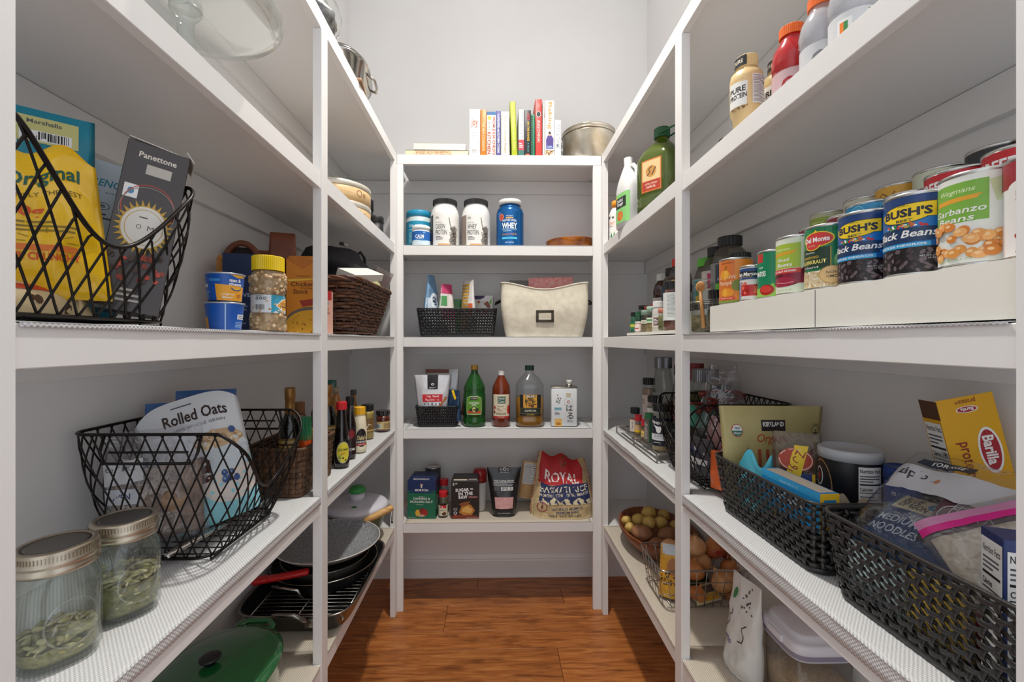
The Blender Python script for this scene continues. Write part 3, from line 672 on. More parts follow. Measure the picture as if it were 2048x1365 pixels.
for x, w, sd, lab in ((890, 'CASEIN', 0, 'white casein tub with black lid and long-horned cow, left of the pair'), (952, 'WHEY', 1, 'white whey tub with black lid and dark cow head, right of the pair')):
    p = ony(x, 2.37); t = vessel('protein_tub', lab, 'tub', (p.x, 2.37, Z3), 0, TBODY, M('#e6e5e2', .32), None, None, [((.0778,), .004, .168, PI*.0775, M('#e9e7e3', .4), d_tub(w, sd))], bname='tub'); ridged(t, .233, .258, .0655, BLKP, 46)
p = ony(1020, 2.37)
vessel('protein_tub', 'shiny blue whey tub with white lid, next to the white tubs', 'tub', (p.x, 2.37, Z3), -4, [(0, .068), (.004, .0735), (.195, .0735), (.214, .066), (.223, .0565), (.236, .0565)], M('#155c9c', .2, .5), [(.234, .0625), (.256, .0625), (.260, .06), (.260, .001)], M('#eceae4', .4),
    [((.0738,), .003, .19, PI*.0735, M('#1a63a6', .22, .45), lambda A, u, h: (A.ell(-.046, h*.83, .015, .018, M('#e0744c')), A.ell(-.046, h*.83, .011, .014, M('#b44a3a')), A.rect(-.02, h*.78, .02, h*.815, M('#d9a548')), A.text('Wegmans', 0, h*.85, .036, .008, WHITE), A.text('PASTURE RAISED', 0, h*.715, .076, .011, WHITE, .01, arc=.003), A.text('WHEY', 0, h*.58, .084, .030, WHITE, .035), A.text('PROTEIN POWDER', 0, h*.475, .08, .009, M('#bcd6ea')), A.lines(-.035, h*.41, .035, h*.44, 1, M('#bcd6ea')), A.text('Chocolate & Vanilla Bliss', 0, h*.34, .08, .012, M('#d59a5a'), 0, .2), A.rect(-.042, h*.2, .042, h*.255, M('#4fc3ea')), A.text('VANILLA', 0, h*.228, .04, .006, NAVY), A.text('NEW WEGMANS', 0, h*.1, .045, .006, WHITE)))], bname='tub')
p = ony(1143, 2.44); t = thing('glass_dish', 'round amber glass baking dish half hidden by the right back post', 'dish', (p.x, 2.44, Z3), 0)
q = B(); q.loft([(0, .125), (.004, .135), (.050, .143), (.054, .145), (.056, .143), (.05, .139), (.008, .130), (.006, .001)], M('#c8741c', .12, col2='#8f4a12', scale=14, coat=.5, clearness=.25), 56); q.obj('bowl', t)
# ---------------------------------------------------------------- back wall: eye-level shelf
BK = M('#1c1c1e', .42, bump=.15, bscale=300)
p = ony(917, 2.405); weave_basket('plastic_basket', 'black woven plastic basket of snack bags beside the cream bin', 'basket', (p.x, 2.405, Z2), 0, .192, .105, .210, .122, .150, BK, rows=9, pitch=.0145, band=.74, rib=.70)
def bag_at(px, Y, z): q_ = ony(px, Y); return (q_.x, Y, z)
pouch('snack_bag', 'blue and silver bag standing on edge at the left of the black basket', 'bag', bag_at(861, 2.37, Z2+.02), 62, .15, .315, .07, M('#7fa8cc', .25, .3), lambda A, w, h: (A.rect(-w*.5, h*.0, w*.1, h*.6, M('#c9d6e0', .3)), A.ell(0, h*.55, w*.3, h*.14, M('#dfe7ee', .3)), A.ell(.0, h*.55, w*.18, h*.08, M('#3c465e'))), seed=3, crk=.01, wtop=.4)
pouch('snack_bag', 'pink topped white bag leaning in the black basket', 'bag', bag_at(893, 2.36, Z2+.02), 40, .13, .265, .06, M('#e9e3df', .3), lambda A, w, h: (A.rect(-w*.5, h*.8, w*.5, h, M('#c33f6e')), A.rect(-w*.5, h*.3, w*.5, h*.5, M('#cf5a8c')), A.rect(-w*.5, h*.55, -w*.1, h*.75, M('#4f9a5a'))), seed=5, crk=.008, wtop=.5)
pouch('snack_bag', 'bag with yellow and white stripes along its crimped edge', 'bag', bag_at(936, 2.35, Z2+.02), -55, .14, .285, .06, M('#e4e1dc', .3), lambda A, w, h: [A.rect(-w*.5, h*(.05+.06*i), w*.28, h*(.085+.06*i), M('#d9a92c')) for i in range(15)]+[A.rect(w*.3, h*.3, w*.48, h*.55, M('#d8693a'))], seed=8, crk=.007, wtop=.75)
pouch('snack_pouch', 'white pouch printed with a hummingbird at the right of the black basket', 'bag', bag_at(958, 2.43, Z2+.02), -8, .205, .262, .05, M('#dcd8d3', .3), lambda A, w, h: (A.ell(-w*.02, h*.99, w*.22, h*.09, M('#3c2a55')), A.text('Serve', w*.06, h*.6, w*.62, h*.2, M('#c9502f'), .015, .2), A.poly([(w*.16, h*.78), (w*.3, h*.86), (w*.4, h*.72), (w*.36, h*.58), (w*.28, h*.7)], M('#8a4a2c')), A.poly([(w*.34, h*.8), (w*.45, h*.95), (w*.42, h*.76)], M('#6fae3a')), A.line([(w*.06, h*.82), (w*.2, h*.84)], .002, BLACK), A.ell(0, h*.83, w*.05, h*.035, M('#b85a2c')), A.text('KIND', w*.2, h*.45, w*.25, h*.05, BLACK, .02)), seed=12, crk=.004)
pouch('snack_bag', 'small green bag low in the middle of the black basket', 'bag', bag_at(908, 2.44, Z2+.02), 5, .10, .19, .05, M('#2f7d3c', .3), None, seed=15)
# cream fabric bin
t = thing('fabric_bin', 'cream fabric storage bin with a dark metal label holder', 'bin', (ony(1086, 2.405).x, 2.405, Z2), -2); FAB = M('#e6decb', .85, col2='#dbd2bc', scale=30, bump=.35, bscale=28)
q = B(); a0, b0, a1, b1, h = .205, .115, .232, .125, .285; K = 72
def binwall(u, v, inset=0):
    s = v; bul = math.sin(PI*min(1, s*1.1))*.012; x, y, nx, ny = rrect(u, a0+(a1-a0)*s+bul-inset, b0+(b1-b0)*s+bul-inset, .035-.012*s)
    z = h*s; q_ = (u+.5) % 1-.5
    dip = (.036*math.cos(PI*min(1, abs(q_)/.17)/2)**2)*s**3 if abs(q_) < .17 else .0
    n = .005*mnoise.noise(Vector((x*9, y*9, z*10)))*math.sin(PI*min(1, s))
    return Vector((x+nx*n, y+ny*n, z-dip))
q.grid(lambda u, v: binwall(u, v), K, 18, FAB, True); q.grid(lambda u, v: binwall(u, 1-v*.9, .004), K, 8, FAB, True)
q.add([binwall(i/K, .005) for i in range(K)], [tuple(range(K))], FAB); q.obj('body', t)
q = B(); q.tube([binwall(i/K, 1) for i in range(K)], .0035, FAB, 6, True); q.obj('hem', t)
q = B(); m = M('#4a4238', .4, .6); fy = -b0-.0175
for c, d in (((0, fy, .082), (.092, .003, .014)), ((0, fy, .132), (.092, .003, .014)), ((-.040, fy, .107), (.014, .003, .060)), ((.040, fy, .107), (.014, .003, .060))): q.box(c, d, m, .0008)
q.box((0, fy+.004, .107), (.07, .002, .04), M('#d8d0bc', .8)); q.obj('label_holder', t)
for s in (-1, 1):
    q = B(); q.tube([(s*(a1+.004), -.05, .20), (s*(a1+.028), -.035, .185), (s*(a1+.032), 0, .18), (s*(a1+.028), .035, .185), (s*(a1+.004), .05, .20)], .005, DKMETAL, 6); q.obj('handle', t)
t = thing('spiral_notebook', 'pink spiral notebook sticking out of the cream fabric bin', 'notebook', (ony(1103, 2.40).x, 2.40, Z2+.122), 0, ry=-1.5)
q = B(); q.box((0, 0, .105), (.245, .006, .20), M('#ef8b92', .5, col2='#f2b7a8', scale=50)); q.obj('cover', t)
q = B()
for i in range(17): q.tube([(-.114+.0143*i, .007*math.cos(a), .204+.007*math.sin(a)) for a in [2*PI*k/10 for k in range(11)]], .0014, M('#f0a3a8', .4), 5)
q.obj('spiral', t)
pouch('clear_sleeve', 'crumpled clear plastic sleeve behind the pink notebook', 'bag', bag_at(1048, 2.42, Z2+.15), 0, .16, .165, .03, clear('#d5d2d0', .5, .25, '#8f8a88', .15, .5), None, seed=31)
# ---------------------------------------------------------------- back wall: oil and vinegar shelf
p = ony(877, 2.36); weave_basket('plastic_basket', 'small black plastic basket holding spice pouches beside the green oil bottle', 'basket', (p.x, 2.36, Z1), 0, .100, .062, .113, .072, .112, BK, rows=7, pitch=.012, band=.7, rib=.75)
def d_pep(A, w, h):
    A.rect(-w*.14, h*.68, w*.16, h, BLACK); A.text('SPICE', 0.002, h*.71, w*.2, h*.03, WHITE); A.ring(.002, h*.79, w*.045, h*.025, .003, WHITE); A.rect(-w*.28, h*.57, w*.32, h*.62, M('#d9d7da')); A.rect(-w*.3, h*.4, w*.32, h*.565, RED); A.text('Kings Blend', 0, h*.52, w*.4, h*.055, WHITE, .015); A.text('Peppercorns', 0, h*.445, w*.42, h*.055, WHITE, .015)
    for i in range(5): A.ell(-w*.24+w*.12*i, h*.355, w*.025, h*.018, INK)
    A.ell(0, h*.18, w*.3, h*.11, M('#3d3026')); A.dots(-w*.25, h*.1, w*.25, h*.27, 70, .004, .004, [M('#201812'), M('#6b5138'), M('#8a3a2a')], 4, lambda x, y: (x/(w*.3))**2+((y-h*.18)/(h*.11))**2 < .9); A.line([(w*.1, h*.2), (w*.28, h*.33), (w*.44, h*.5)], .012, M('#b9713a'))
pouch('spice_pouch', 'silver pouch of peppercorns with a black strap and red label', 'bag', bag_at(862, 2.325, Z1+.03), 4, .195, .262, .06, M('#d3d2d6', .28, .25), d_pep, seed=41, wtop=1.1, wbot=.82, crk=.005)
pouch('spice_pouch', 'pale grey pouch behind the peppercorns', 'bag', bag_at(895, 2.385, Z1+.03), -6, .17, .262, .05, M('#b9babb', .28, .25), lambda A, w, h: A.rect(-w*.5, h*.92, w*.2, h, M('#7a4a3c')), seed=43, wtop=1.1)
pouch('spice_pouch', 'dark blue pouch with a yellow stripe at the right of the small basket', 'bag', bag_at(907, 2.33, Z1+.03), -30, .10, .18, .05, M('#27405e', .25, .2), lambda A, w, h: A.poly([(-w*.2, h*.98), (0, h), (w*.3, h*.75), (w*.2, h*.68)], YELLOW), seed=44, wtop=.8)
pouch('spice_pouch', 'brown packet leaning toward the green oil bottle', 'bag', bag_at(918, 2.35, Z1+.05), -35, .07, .17, .03, M('#6a4a3c', .3, .2), lambda A, w, h: A.lines(-w*.3, h*.3, w*.3, h*.9, 6, M('#c9b7a8')), seed=46, ry=12)
GO = M('#1f5a22', .12, coat=.6, clearness=.22)
p = ony(950.5, 2.345)
def d_avo(A, u, h):
    A.poly([(-.040, .004), (.040, .004), (.043, h*.3), (.040, h-.014), (.02, h-.004), (-.02, h-.004), (-.040, h-.014), (-.043, h*.3)], M('#c9d7a4')); A.poly([(-.037, .008), (.037, .008), (.040, h*.3), (.037, h-.016), (.02, h-.008), (-.02, h-.008), (-.037, h-.016), (-.040, h*.3)], M('#5f9a2c')); A.rect(-.018, h*.76, .018, h*.92, BLACK); A.text('CHOSEN', 0, h*.845, .03, .008, CREAM)
    A.text('AVOCADO', 0, h*.62, .058, .011, WHITE, .01); A.text('OIL', 0, h*.52, .024, .010, WHITE, .01); A.rect(-.037, h*.11, .037, h*.24, M('#cf5237')); A.ell(0, h*.30, .013, .017, M('#33471c')); A.ell(0, h*.295, .009, .013, M('#dfe08a')); A.ell(0, h*.28, .005, .006, M('#7a4a22')); A.ell(-.016, h*.27, .009, .008, M('#2c3d18')); A.ell(.015, h*.28, .01, .011, M('#2c3d18'))
t = vessel('oil_bottle', 'green oil bottle with a gold cap and leaf green label', 'bottle', (p.x, 2.345, Z1), 0, [(0, .054), (.006, .060), (.045, .060), (.05, .057), (.055, .060), (.17, .060), (.178, .056), (.188, .058), (.205, .058), (.235, .046), (.27, .026), (.285, .0185), (.305, .0175)], GO, None, None, [((.0604,), .062, .168, .043, None, d_avo)]); ridged(t, .300, .324, .0195, M('#b98a3c', .35, .5), 30, 'cap')
p = ony(1002.5, 2.335)
def d_vin(A, u, h):
    A.rect(-u, 0, u, h, M('#e8dcc0')); A.rect(-u, 0, u, h*.1, M('#b5302a')); A.rect(-.020, h*.62, .022, h*.92, M('#2f5f4a')); A.text('North', 0, h*.84, .034, .014, WHITE, 0, .3); A.text('Coast', 0, h*.71, .034, .014, WHITE, 0, .3); A.text('ORGANIC', -.004, h*.51, .036, .009, M('#2f5f4a'), .01); A.text('RAW', -.015, h*.4, .018, .010, M('#7a2a22'), .01); A.text('APPLE CIDER', .016, h*.4, .022, .005, INK); A.text('VINEGAR', -.002, h*.2, .056, .013, BLACK, .015); A.ell(.042, h*.36, .011, .024, M('#c8392c')); A.ell(-.038, h*.45, .006, .009, M('#b5302a')); A.rect(-.044, h*.2, -.034, h*.32, M('#7a3a2c')); A.lines(-.02, h*.3, .02, h*.35, 1, INK); A.text('32 FL OZ', 0, h*.05, .03, .005, CREAM)
t = vessel('vinegar_bottle', 'amber cider vinegar bottle with white cap and cream label', 'bottle', (p.x, 2.335, Z1), 0, [(0, .043), (.005, .0485), (.185, .0485), (.215, .045), (.245, .030), (.262, .019), (.275, .0165), (.285, .0165)], M('#7a2f10', .1, coat=.6, clearness=.15), None, None, [((.0488,), .045, .172, .050, None, d_vin)]); ridged(t, .268, .296, .0175, M('#e9e7e2', .4), 26, 'cap')
p = ony(1059, 2.345); BO = 3.2
t = thing('oil_bottle', 'large clear bottle of golden olive oil with dark green cap', 'bottle', (p.x, 2.345, Z1), 0)
sec = lambda z, a: (z, a, a*.92, BO if a > .04 else 2)
q = B(); q.loft([sec(0, .068), sec(.006, .075), sec(.045, .075), sec(.052, .072), sec(.06, .075), sec(.175, .075), sec(.19, .073), sec(.205, .075), sec(.22, .073), sec(.255, .05), sec(.275, .030), sec(.285, .0235), sec(.305, .0225)], PET, 44); q.obj('body', t)
q = B(); q.loft([sec(.003, .066), sec(.008, .0735), sec(.044, .0735), sec(.052, .0705), sec(.06, .0735), sec(.155, .0735)], M('#a8741a', .1, coat=.5, clearness=.2), 44); q.obj('contents', t)
def d_oo(A, u, h):
    A.rect(-.056, 0, .056, h, M('#1d1a18')); A.rect(-.038, h*.38, .034, h, M('#d9a032')); A.rect(-.027, h*.87, .025, h*.97, M('#1a1a1c')); A.text('KIRKLAND', -.001, h*.92, .046, .009, WHITE, .03); A.line([(-.01, h*.45), (0, h*.62), (-.004, h*.78), (.008, h*.86)], .003, M('#3d3a1c')); A.dots(-.026, h*.44, .024, h*.84, 26, .008, .003, [M('#4a4a20'), M('#3a3418'), M('#7a4a1c')], 6); A.ell(.01, h*.46, .008, .008, M('#5c2a16')); A.rect(-.053, h*.1, .053, h*.36, M('#7d6f3a')); A.rect(-.051, h*.115, .051, h*.345, M('#12261c')); A.text('OLIVE OIL', 0, h*.24, .062, .010, CREAM, .01); A.text('2 LITERS', 0, h*.05, .04, .006, YELLOW)
label_on(t, (.0752, .0692, BO), .062, .172, .056, None, d_oo); ridged(t, .296, .322, .0245, M('#17402c', .4), 34, 'cap')
p = ony(1127, 2.33)
t = thing('oil_tin', 'rectangular white oil tin with black brush characters and a spout', 'tin', (p.x, 2.33, Z1), -3)
q = B(); q.nonorm = True; q.box((0, 0, .104), (.137, .075, .204), M('#dfe3e4', .3), .006)
A = Art(q, face('front', .137, .075, .2), None, .0004); KA = M('#26262a')
for (cx, cy, s) in ((.028, .098, .034), (.032, .058, .034)): A.text('は' if cy > .08 else 'る', cx, cy, s, s, KA, .01)
A.text('はる', -.030, .140, .022, .034, KA, .01, rot=-20); A.rect(-.052, .088, -.014, .102, M('#7fb8c4')); A.text('SESAME OIL', -.033, .095, .03, .005, NAVY); A.rect(-.050, .002, -.012, .042, M('#e3b35a')); A.ell(-.031, .016, .014, .008, M('#b9782a')); A.lines(-.050, .062, -.022, .08, 3, INK, .4); A.ring(.022, .132, .008, .008, .003, M('#c8443c')); A.text('Haru Haru', .022, .116, .048, .005, INK); A.line([(.004, .112), (.002, .14), (.014, .16), (.012, .176)], .001, M('#b9a88a')); A.line([(.042, .112), (.044, .14), (.03, .16), (.032, .176)], .001, M('#b9a88a')); A.poly([(.012, .16), (.032, .16), (.036, .178), (.008, .178)], M('#cdbf9f')); A.ell(-.035, .168, .003, .004, M('#d88a84')); A.text('はるはる', 0.03, .03, .012, .03, KA, rot=-90)
q.obj('body', t)
q = B()
for z, k in ((.207, 0), (.2095, 0)): q.box((0, 0, z), (.139, .077, .003), M('#8a8578', .3, .9), .001)
q.obj('rim', t); q = B(); q.loft([(.210, .017), (.222, .017), (.223, .012), (.223, .012)], STEEL, 24); q.loft([(.222, .012), (.232, .0125), (.243, .016), (.244, .014), (.244, .001)], M('#e4e0d4', .4), 24); q.obj('spout', t).location = (.030, 0, 0)
# ---------------------------------------------------------------- back wall: lowest shelf
def d_mor(A, w, h):
    A.rect(-w/2, h*.7, w/2, h, NAVY); A.poly([(-w/2, h*.7), (w/2, h*.7), (w/2, h*.75), (0, h*.7), (-w/2, h*.75)], M('#1a6a4c')); A.ell(0, h*.7, w*.5, h*.025, NAVY); A.text('MORTON', 0, h*.755, w*.46, h*.062, WHITE, .02); A.ell(0, h*.895, w*.05, h*.03, M('#c9a58a')); A.poly([(-w*.03, h*.82), (w*.03, h*.82), (w*.015, h*.89), (-w*.015, h*.89)], M('#e6e0d2')); A.text('All Natural', 0, h*.585, w*.22, h*.022, WHITE); A.text('CANNING &', 0, h*.53, w*.6, h*.06, WHITE, .012); A.text('PICKLING SALT', 0, h*.445, w*.8, h*.06, WHITE, .012); A.lines(-w*.2, h*.355, w*.2, h*.375, 1, M('#cfe0d5')); A.ell(-w*.13, h*.15, w*.09, h*.09, M('#d9a62c')); A.ell(.004, h*.2, w*.1, h*.08, M('#7a2a22')); A.ell(w*.11, h*.16, w*.11, h*.09, M('#a5201f')); A.ell(0, h*.08, w*.12, h*.03, M('#cf9a86')); A.text('NET WT 4 LB', -w*.34, h*.03, w*.24, h*.02, WHITE)
p = onz(844, 1038, Z0); SALT = M('#1a6a4c', .4)
q = B(); q.nonorm = True; q.box((0, 0, .1), (.151, .10, .2), SALT, .001, seg=1); A = Art(q, face('front', .151, .1, .2), None, .0003, clip=(-.0755, 0, .0755, .2)); d_mor(A, .151, .2)
Art(q, face('right', .151, .1, .2), None, .0003).rect(-.05, .14, .05, .2, M('#16264e')).rect(-.05, .0, .05, .14, M('#14523b')).lines(-.03, .04, .03, .12, 7, M('#b9cfc4'))
q.prism([(-.0755, .2), (.0755, .2), (.062, .221), (-.060, .221)], -.05, .05, NAVY)
Art(q, lambda u, v, d: Vector((u*(1-v*.09/.02*.02), -.05-d, .2+v)), None, .0003).text('MORTON CANNING SALT', 0, .01, .085, .009, WHITE, .01)
q.obj('salt_box'); o = bpy.data.objects['salt_box']; tag(place(o, (p.x, p.y+.05, Z0), -3), 'green and navy box of canning salt at the left of the lowest back shelf', 'box')
p = ony(866, 2.47); tin('plain grey tin can standing behind the green salt box', p.x, 2.47, Z0, .235, .044, 0, M('#56565a', .35, .5), None)
def spice(label, x, y, z, h, r, rz, capm, bodym=PET, fillm=None, fillh=.7, lab=None, labm=None, lz=(.2, .62), group=None, caph=.2, cat='jar', name='spice_jar', cr=.92, ridge=True, lu=1.0, square=0):
    t = thing(name, label, cat, (x, y, z), rz, group); bh = h*(1-caph); e = 4 if square else 2; q = B(); n = 28
    S_ = [(0, r*.9), (.003, r), (bh*.84, r), (bh*.94, r*.86), (bh, r*.78), (bh+.004, r*.78)]
    q.loft([(z_, a, a, e if a > r*.87 else 2) for z_, a in S_], bodym, n); q.obj('body', t)
    if fillm: q = B(); q.loft([(.003, r*.86, r*.86, e), (.006, r*.94, r*.94, e), (bh*fillh, r*.94, r*.94, e)], fillm, n); q.obj('contents', t)
    if labm: label_on(t, (r*1.004, r*1.004, e), bh*lz[0], bh*lz[1], PI*r*lu, labm, lab)
    if ridge: ridged(t, bh, h, r*cr, capm, 26, 'cap')
    else: q = B(); q.loft([(bh, r*cr), (h-.002, r*cr), (h, r*cr*.93), (h, .001)], capm, n); q.obj('cap', t)
    return t
p = onz(885, 1037, Z0)
spice('little clear spice bottle with red cap in front of the salt box corner', p.x, p.y+.025, Z0, .136, .025, 10, M('#c8232a', .35), PET, M('#4a3526', .8), .55, lambda A, u, h: (A.rect(-.016, h*.72, .016, h*1.0, M('#c8232a')), A.text('M', -.006, h*.84, .006, .009, WHITE, .02), A.lines(-.014, h*.45, .014, h*.6, 2, BROWN), A.ell(0.004, h*.2, .012, .009, M('#5a3424'))), M('#e3d9bd'), (.1, .62), lu=.45)
p = ony(888, 2.43); spice('second red-capped spice bottle just behind the first', p.x, 2.43, Z0, .175, .026, 0, M('#c8232a', .35), PET, M('#7a3a22', .8), .7, None, M('#d9c9a4'), caph=.18)
def d_sug(A, w, h):
    A.text('2', -w*.42, h*.915, w*.06, h*.07, WHITE, .03); A.text('LB', -w*.32, h*.93, w*.09, h*.035, WHITE, .03); A.text('SUGAR', -w*.1, h*.76, w*.5, h*.09, WHITE, .035, rot=3); A.text('IN', .24*w, h*.785, w*.09, h*.045, WHITE, .03, rot=3); A.text('IN THE', w*.02, h*.665, w*.52, h*.085, WHITE, .035, rot=3); A.text('RAW', -w*.07, h*.57, w*.32, h*.09, WHITE, .035, rot=3); A.rect(w*.12, h*.545, w*.46, h*.6, M('#7a2a20')); A.text('TURBINADO CANE SUGAR', w*.29, h*.572, w*.3, h*.025, WHITE)
    A.ell(0, h*.03, w*.5, h*.08, M('#7a2c16')); A.poly([(-w*.22, h*.16), (-w*.05, h*.09), (w*.25, h*.1), (w*.36, h*.22), (w*.22, h*.36), (0, h*.42), (-w*.12, h*.35)], M('#b9762c')); A.poly([(-w*.12, h*.18), (w*.2, h*.14), (w*.28, h*.24), (w*.1, h*.34), (-w*.08, h*.28)], M('#dcab5a')); A.poly([(-w*.24, h*.38), (-w*.05, h*.44), (w*.2, h*.46), (w*.1, h*.36), (-w*.1, h*.33)], M('#8a4d1e')); A.rect(-w*.43, h*.21, -w*.27, h*.29, M('#6a6a6c')); A.ring(-w*.35, h*.15, w*.06, h*.04, w*.02, WHITE); A.rect(-w*.42, h*.06, -w*.28, h*.09, M('#c8392c')); A.text('NET WT 32 OZ', w*.25, h*.02, w*.4, h*.02, WHITE)
p = onz(930, 1038, Z0)
q = B(); q.nonorm = True; SB = M('#17120f', .35); q.box((0, 0, .1), (.146, .075, .2), SB, .001, seg=1); d_sug(Art(q, face('front', .146, .075, .2), None, .0003, clip=(-.073, 0, .073, .2)), .146, .2)
q.prism([(-.073, .2), (.073, .2), (.066, .2185), (-.066, .2185)], -.037, .037, SB); A = Art(q, lambda u, v, d: Vector((u, -.037-d, .2+v)), None, .0003); A.rect(-.06, .003, .012, .010, CREAM); A.text('SUGAR IN THE RAW', .042, .008, .045, .007, WHITE, .02)
Art(q, face('right', .146, .075, .2), None, .0003).rect(-.037, 0, .037, .2, M('#3a2018')).lines(-.03, .03, .03, .17, 10, M('#a58a78'))
o = q.obj('sugar_box'); tag(place(o, (p.x, p.y+.038, Z0), 0), 'black box of raw sugar with white lettering in the middle of the shelf', 'box')
p = ony(960, 2.44)
vessel('plastic_canister', 'white plastic canister with a round red lid behind the sugar box', 'canister', (p.x, 2.44, Z0), 0, [(0, .028), (.004, .032), (.16, .036)], M('#d6d2cf', .35), [(.158, .038), (.205, .040), (.226, .034), (.230, .02), (.230, .001)], M('#9a1f24', .3))
def d_cure(A, w, h):
    A.rect(-w*.17, h*.9, w*.19, h*1.0, M('#2a2a2c')); A.ring(-w*.08, h*.96, .006, .006, .002, WHITE); A.ring(w*.02, h*.965, .008, .008, .003, WHITE); A.ring(w*.12, h*.96, .006, .006, .002, WHITE); A.text('THE SPICE', w*.01, h*.905, w*.28, h*.022, WHITE)
    A.text('Pink Curing Salt #1', 0, h*.735, w*.62, h*.04, WHITE, .012); A.rect(-w*.34, h*.70, w*.34, h*.706, WHITE); A.lines(-w*.34, h*.63, w*.34, h*.69, 3, M('#b5b5b8')); A.rect(-w*.33, h*.54, -w*.15, h*.62, M('#55565a')); A.barcode(-w*.1, h*.545, w*.3, h*.615); A.rect(-w*.34, h*.18, w*.34, h*.41, M('#dcaaa8', .5, col2='#cf9896', scale=60)); A.text('Salt, Sodium Nitrite', 0, h*.085, w*.5, h*.03, WHITE)
p = onz(1008, 1036, Z0); pouch('salt_pouch', 'black stand-up pouch with a window of pink curing salt', 'bag', (p.x, p.y+.035, Z0+.001), 1, .172, .258, .075, M('#17171a', .25, coat=.3), d_cure, seed=51, wtop=1.08, wbot=.72, crk=.003)
def d_rice(A, w, h):
    A.poly([(-w*.44, h*.60), (w*.36, h*.60), (w*.42, h*.83), (w*.36, h*1.0), (-w*.44, h*1.0), (-w*.46, h*.8)], M('#b8242a', .6)); A.ell(-w*.04, h*.60, w*.42, h*.05, M('#b8242a', .6)); A.text('ROYAL', -w*.02, h*.70, w*.64, h*.17, WHITE, .02, rot=-2, arc=-.012); A.dots(-w*.08, h*.84, w*.08, h*.97, 16, .003, .012, [M('#7a5a22'), M('#5a3a1c')], 3)
    A.poly([(-w*.40, h*.26), (w*.46, h*.26), (w*.46, h*.58), (w*.3, h*.6), (-w*.2, h*.54), (-w*.40, h*.58)], M('#27335c', .6)); A.text('BASMATI RICE', w*.02, h*.5, w*.84, h*.1, M('#ece2c8'), .02, rot=3, arc=-.006); A.text('FROM THE FOOTHILLS OF THE HIMALAYAS', w*.02, h*.405, w*.84, h*.05, M('#ece2c8'), .015, rot=3, arc=-.004)
    A.poly([(-w*.42, h*.24), (-w*.34, h*.34), (-w*.26, h*.27), (-w*.16, h*.36), (-w*.05, h*.28), (w*.05, h*.35), (w*.14, h*.28), (w*.26, h*.36), (w*.36, h*.3), (w*.47, h*.33), (w*.47, h*.24)], M('#d8cba8', .6))
    for k in range(7): A.poly([(-w*(.36-.12*k), h*.33), (-w*(.32-.12*k), h*.25), (-w*(.34-.12*k), h*.24), (-w*(.39-.12*k), h*.28)], M('#27335c', .6))
    A.ring(-w*.34, h*.19, w*.085, h*.085, w*.016, M('#9a4a48')); A.text('1', -w*.34, h*.19, w*.025, h*.06, MAROON, .02); A.text('NATURALLY AROMATIC', w*.06, h*.175, w*.5, h*.04, NAVY, .015, rot=3); A.text('PREMIUM AGED', w*.06, h*.12, w*.36, h*.035, NAVY, .015, rot=3); A.text('NET WT 20 LBS', w*.02, h*.06, w*.5, h*.03, NAVY, .01, rot=1)
t = thing('rice_sack', 'tan burlap sack of basmati rice with red and navy print', 'sack', (ony(1124, 2.38).x, 2.375, Z0), -2)
q = B(); BUR = M('#c9b48a', .85, col2='#b89f72', scale=60, bump=.25, bscale=160); sw, sh, sd = .325, .305, .17
kf = lambda v: 1.05-.34*max(0, v/sh-.12)**1.1+.10*max(0, v/sh-.85)*4*0
def SF(u, v, e, side):
    f = bagsurf(sw, sh, sd, 'sack', .008, 60 if side < 0 else 71, 1, 1, side); pnt = f(u, v, e); s = v/sh
    return Vector((pnt.x*kf(v), pnt.y*(1-.45*s)+.05*s*s, pnt.z*(1-.02*abs(u/sw*2))+(.012*math.sin(u*42+1.4)-.02*(u/sw*2))*s**3))
for sd_ in (-1, 1): q.grid(lambda i, j: SF((i-.5)*sw, j*sh, 0, sd_), 30, 30, BUR)
q.grid(lambda i, j: SF((i-.5)*sw, 0, 0, -1)*(1-j)+SF((i-.5)*sw, 0, 0, 1)*j, 30, 2, BUR)
d_rice(Art(q, lambda u, v, e: SF(u, v, e, -1), .011, .0012, .011, eps=.0001, clip=(-sw/2, 0, sw/2, sh)), sw, sh); q.nonorm = True; q.obj('bag', t)
for s in (-1, 1): q = B(); q.tube([SF(s*sw*.499, sh*(i/16), 0, -1)+Vector((s*.002, .0-.004*(i % 2), 0)) for i in range(17)], .0036, M('#8a2f2a', .8, col2='#d9b08a', scale=140), 6); q.obj('braided_seam', t)
pouch('snack_packet', 'tan packet with a grey printed panel leaning behind the rice sack', 'packet', (ony(1052, 2.47).x, 2.475, Z0+.05), 0, .09, .21, .03, M('#c9a06a', .4), lambda A, w, h: (A.facts(-w*.38, h*.4, w*.4, h*.95), ), seed=75, ry=8)
